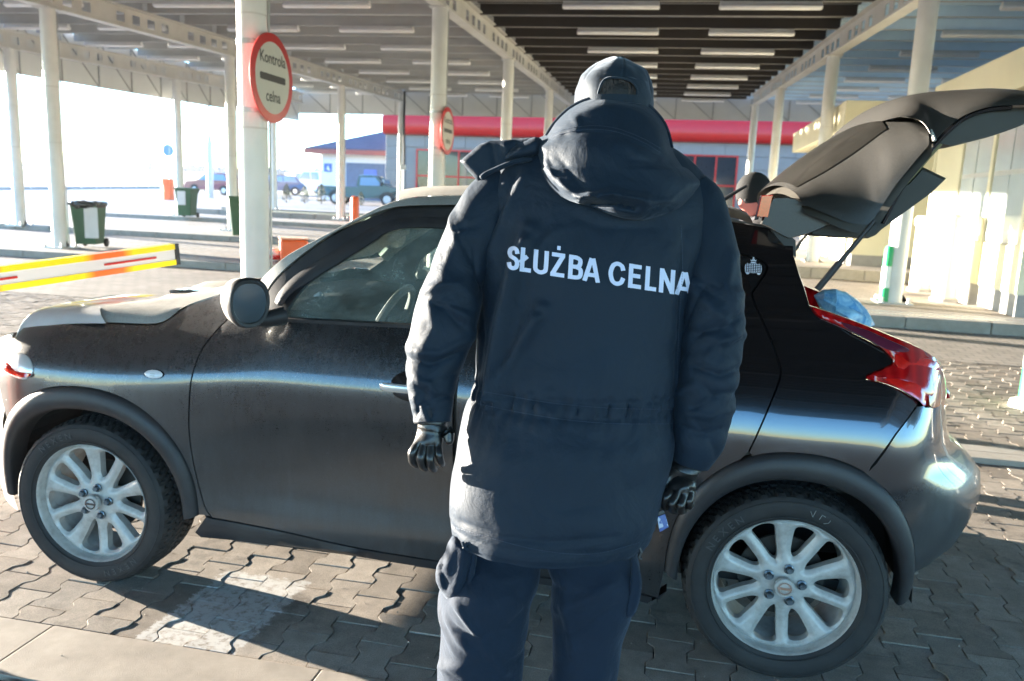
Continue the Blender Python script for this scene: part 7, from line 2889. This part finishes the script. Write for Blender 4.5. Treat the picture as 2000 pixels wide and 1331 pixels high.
# eyes, brows and mouth on the face
for sg in (-1, 1):
    e_ = p2c + f2 * .086 + s2 * (sg * .03) + u2 * .012
    on2(MB().lathe([(0, -.01), (.007, -.008), (.0105, 0), (.007, .008), (0, .01)], 10, Matrix.Translation(e_)).build('eye', M_BLACK, None, smooth=True))
rs = []
for i in range(16):
    la = PI / 2 - 2.15 * i / 15
    k = math.cos(la) if la > 0 else 1 + .04 * la
    r_ = []
    for j in range(36):
        lo = 2 * PI * j / 36
        zz = math.sin(la) if la > 0 else la * .7
        q = p2c - f2 * .012 + u2 * .018 + s2 * (math.sin(lo) * k * .091) - f2 * (math.cos(lo) * k * .110) + u2 * (zz * .112)
        if la < 0 and math.cos(lo) < 0:
            q += u2 * (.02 * -math.cos(lo) * min(1, -la * 2)) 
        r_.append(q)
    rs.append(r_)
M_KNIT = simple('charcoal_knit', (.006, .006, .007), .9, var=.2, bump=.8, bscale=220, bdist=.002)
on2(MB().rings(rs, cap=False).build('knitted_hat', M_KNIT, None, smooth=True))
M_SCARF = simple('grey_scarf', (.05, .05, .058), .9, var=.35, scale=22, bump=.6, bscale=60)
nk = p2c - u2 * .12 - f2 * .03
for k, (dz, r_) in enumerate(((0, .10), (-.035, .112), (-.07, .12))):
    pts = [nk + s2 * (math.cos(a) * r_) + f2 * (math.sin(a) * r_ * 1.05) + u2 * (dz + .01 * math.sin(3 * a + k)) for a in [2 * PI * j / 30 for j in range(31)]]
    on2(MB().tube(pts, .024, 10, False).build('scarf', M_SCARF, None, smooth=True))
M_COAT2 = simple('black_padded_coat', (.010, .010, .012), .6, var=.3, bump=.4, bscale=30, bdist=.01)
hipc = Vector((p2c.x - .16, p2c.y + .10, .92))
sh = p2c - u2 * .20 - f2 * .10 + Vector((-.05, 0, -.02))
def seg_ring(c, ax, w, d):
    a = ax.cross(Vector((0, 1, 0))).normalized()
    b = a.cross(ax).normalized()
    return (c, b * w, a * d)
ax = (hipc - sh).normalized()
tor, _ = loft('coat', [seg_ring(sh + Vector((0, 0, .04)), ax, .09, .07), seg_ring(sh, ax, .19, .11), seg_ring(sh.lerp(hipc, .35), ax, .235, .15), seg_ring(sh.lerp(hipc, .7), ax, .23, .15), seg_ring(hipc, ax, .22, .15), seg_ring(hipc + ax * .22, ax, .21, .14)], M_COAT2, 40, None, .03, .012, 6, cap=(True, True))
on2(tor)
ch2 = [(hipc, .13), (sh.lerp(hipc, .5), .12), (sh, .10), (nk, .055), (p2c - u2 * .04, .06)]
e2 = [(0, 1), (1, 2), (2, 3), (3, 4)]
for sg in (-1, 1):
    i = len(ch2)
    s0 = sh + Vector((0, sg * .17, -.02))
    el = s0 + Vector((-.20, sg * .05, -.16))
    hd_ = el + Vector((-.24, -sg * .03, -.02))
    ch2 += [(s0, .05), (el, .04), (hd_, .028)]
    e2 += [(2, i), (i, i + 1), (i + 1, i + 2)]
    on2(MB().tube([s0, s0.lerp(el, .5), el, el.lerp(hd_, .5), hd_], [.085, .075, .07, .062, .05], 14).build('sleeve', M_COAT2, None, smooth=True))
    gch = [(hd_ - Vector((-.02, 0, 0)), .03), (hd_ + Vector((-.04, 0, 0)), .035)]
    ged = [(0, 1)]
    for k in range(4):
        j = len(gch)
        gch += [(hd_ + Vector((-.08, (k - 1.5) * .02, 0)), .011), (hd_ + Vector((-.115, (k - 1.5) * .022, -.015)), .010), (hd_ + Vector((-.13, (k - 1.5) * .022, -.04)), .009)]
        ged += [(1, j), (j, j + 1), (j + 1, j + 2)]
    j = len(gch)
    gch += [(hd_ + Vector((-.05, -sg * .045, -.01)), .013), (hd_ + Vector((-.085, -sg * .055, -.025)), .011)]
    ged += [(0, j), (j, j + 1)]
    on2(body_skin('glove', gch, ged, M_LEATH, root=1, sub=1))
    i = len(ch2)
    hp_ = hipc + Vector((0, sg * .10, -.10))
    kn = Vector((hp_.x - .03, hp_.y, .50))
    ft = Vector((hp_.x + .02, hp_.y, .09))
    ch2 += [(hp_, .08), (kn, .06), (ft, .04)]
    e2 += [(0, i), (i, i + 1), (i + 1, i + 2)]
    on2(MB().tube([hp_, kn, ft + Vector((0, 0, -.03))], [.105, .08, .075], 14).build('trouser_leg', M_COAT2, None, smooth=True))
    on2(MB().box(ft.x - .20, ft.x + .09, ft.y - .05, ft.y + .05, .0, .09).build('boot', M_LEATH, None, bevel=.03, seg=3))
on2(body_skin('body', ch2, e2, M_SKIN))
# ================================================================ HAZE
t = NT('haze_air')
t.t.nodes.remove(t.b)
pv = t.n('VolumePrincipled')
pv.inputs['Color'].default_value = (.93, .95, 1.0, 1)
pv.inputs['Density'].default_value = .00022
pv.inputs['Anisotropy'].default_value = .7
t.l(pv.outputs[0], t.out.inputs['Volume'])
hz = MB().box(-620, 60, -60, 640, -4, 26).build('haze', t.m)
hz['kind'] = 'stuff'
hz.display_type = 'WIRE'
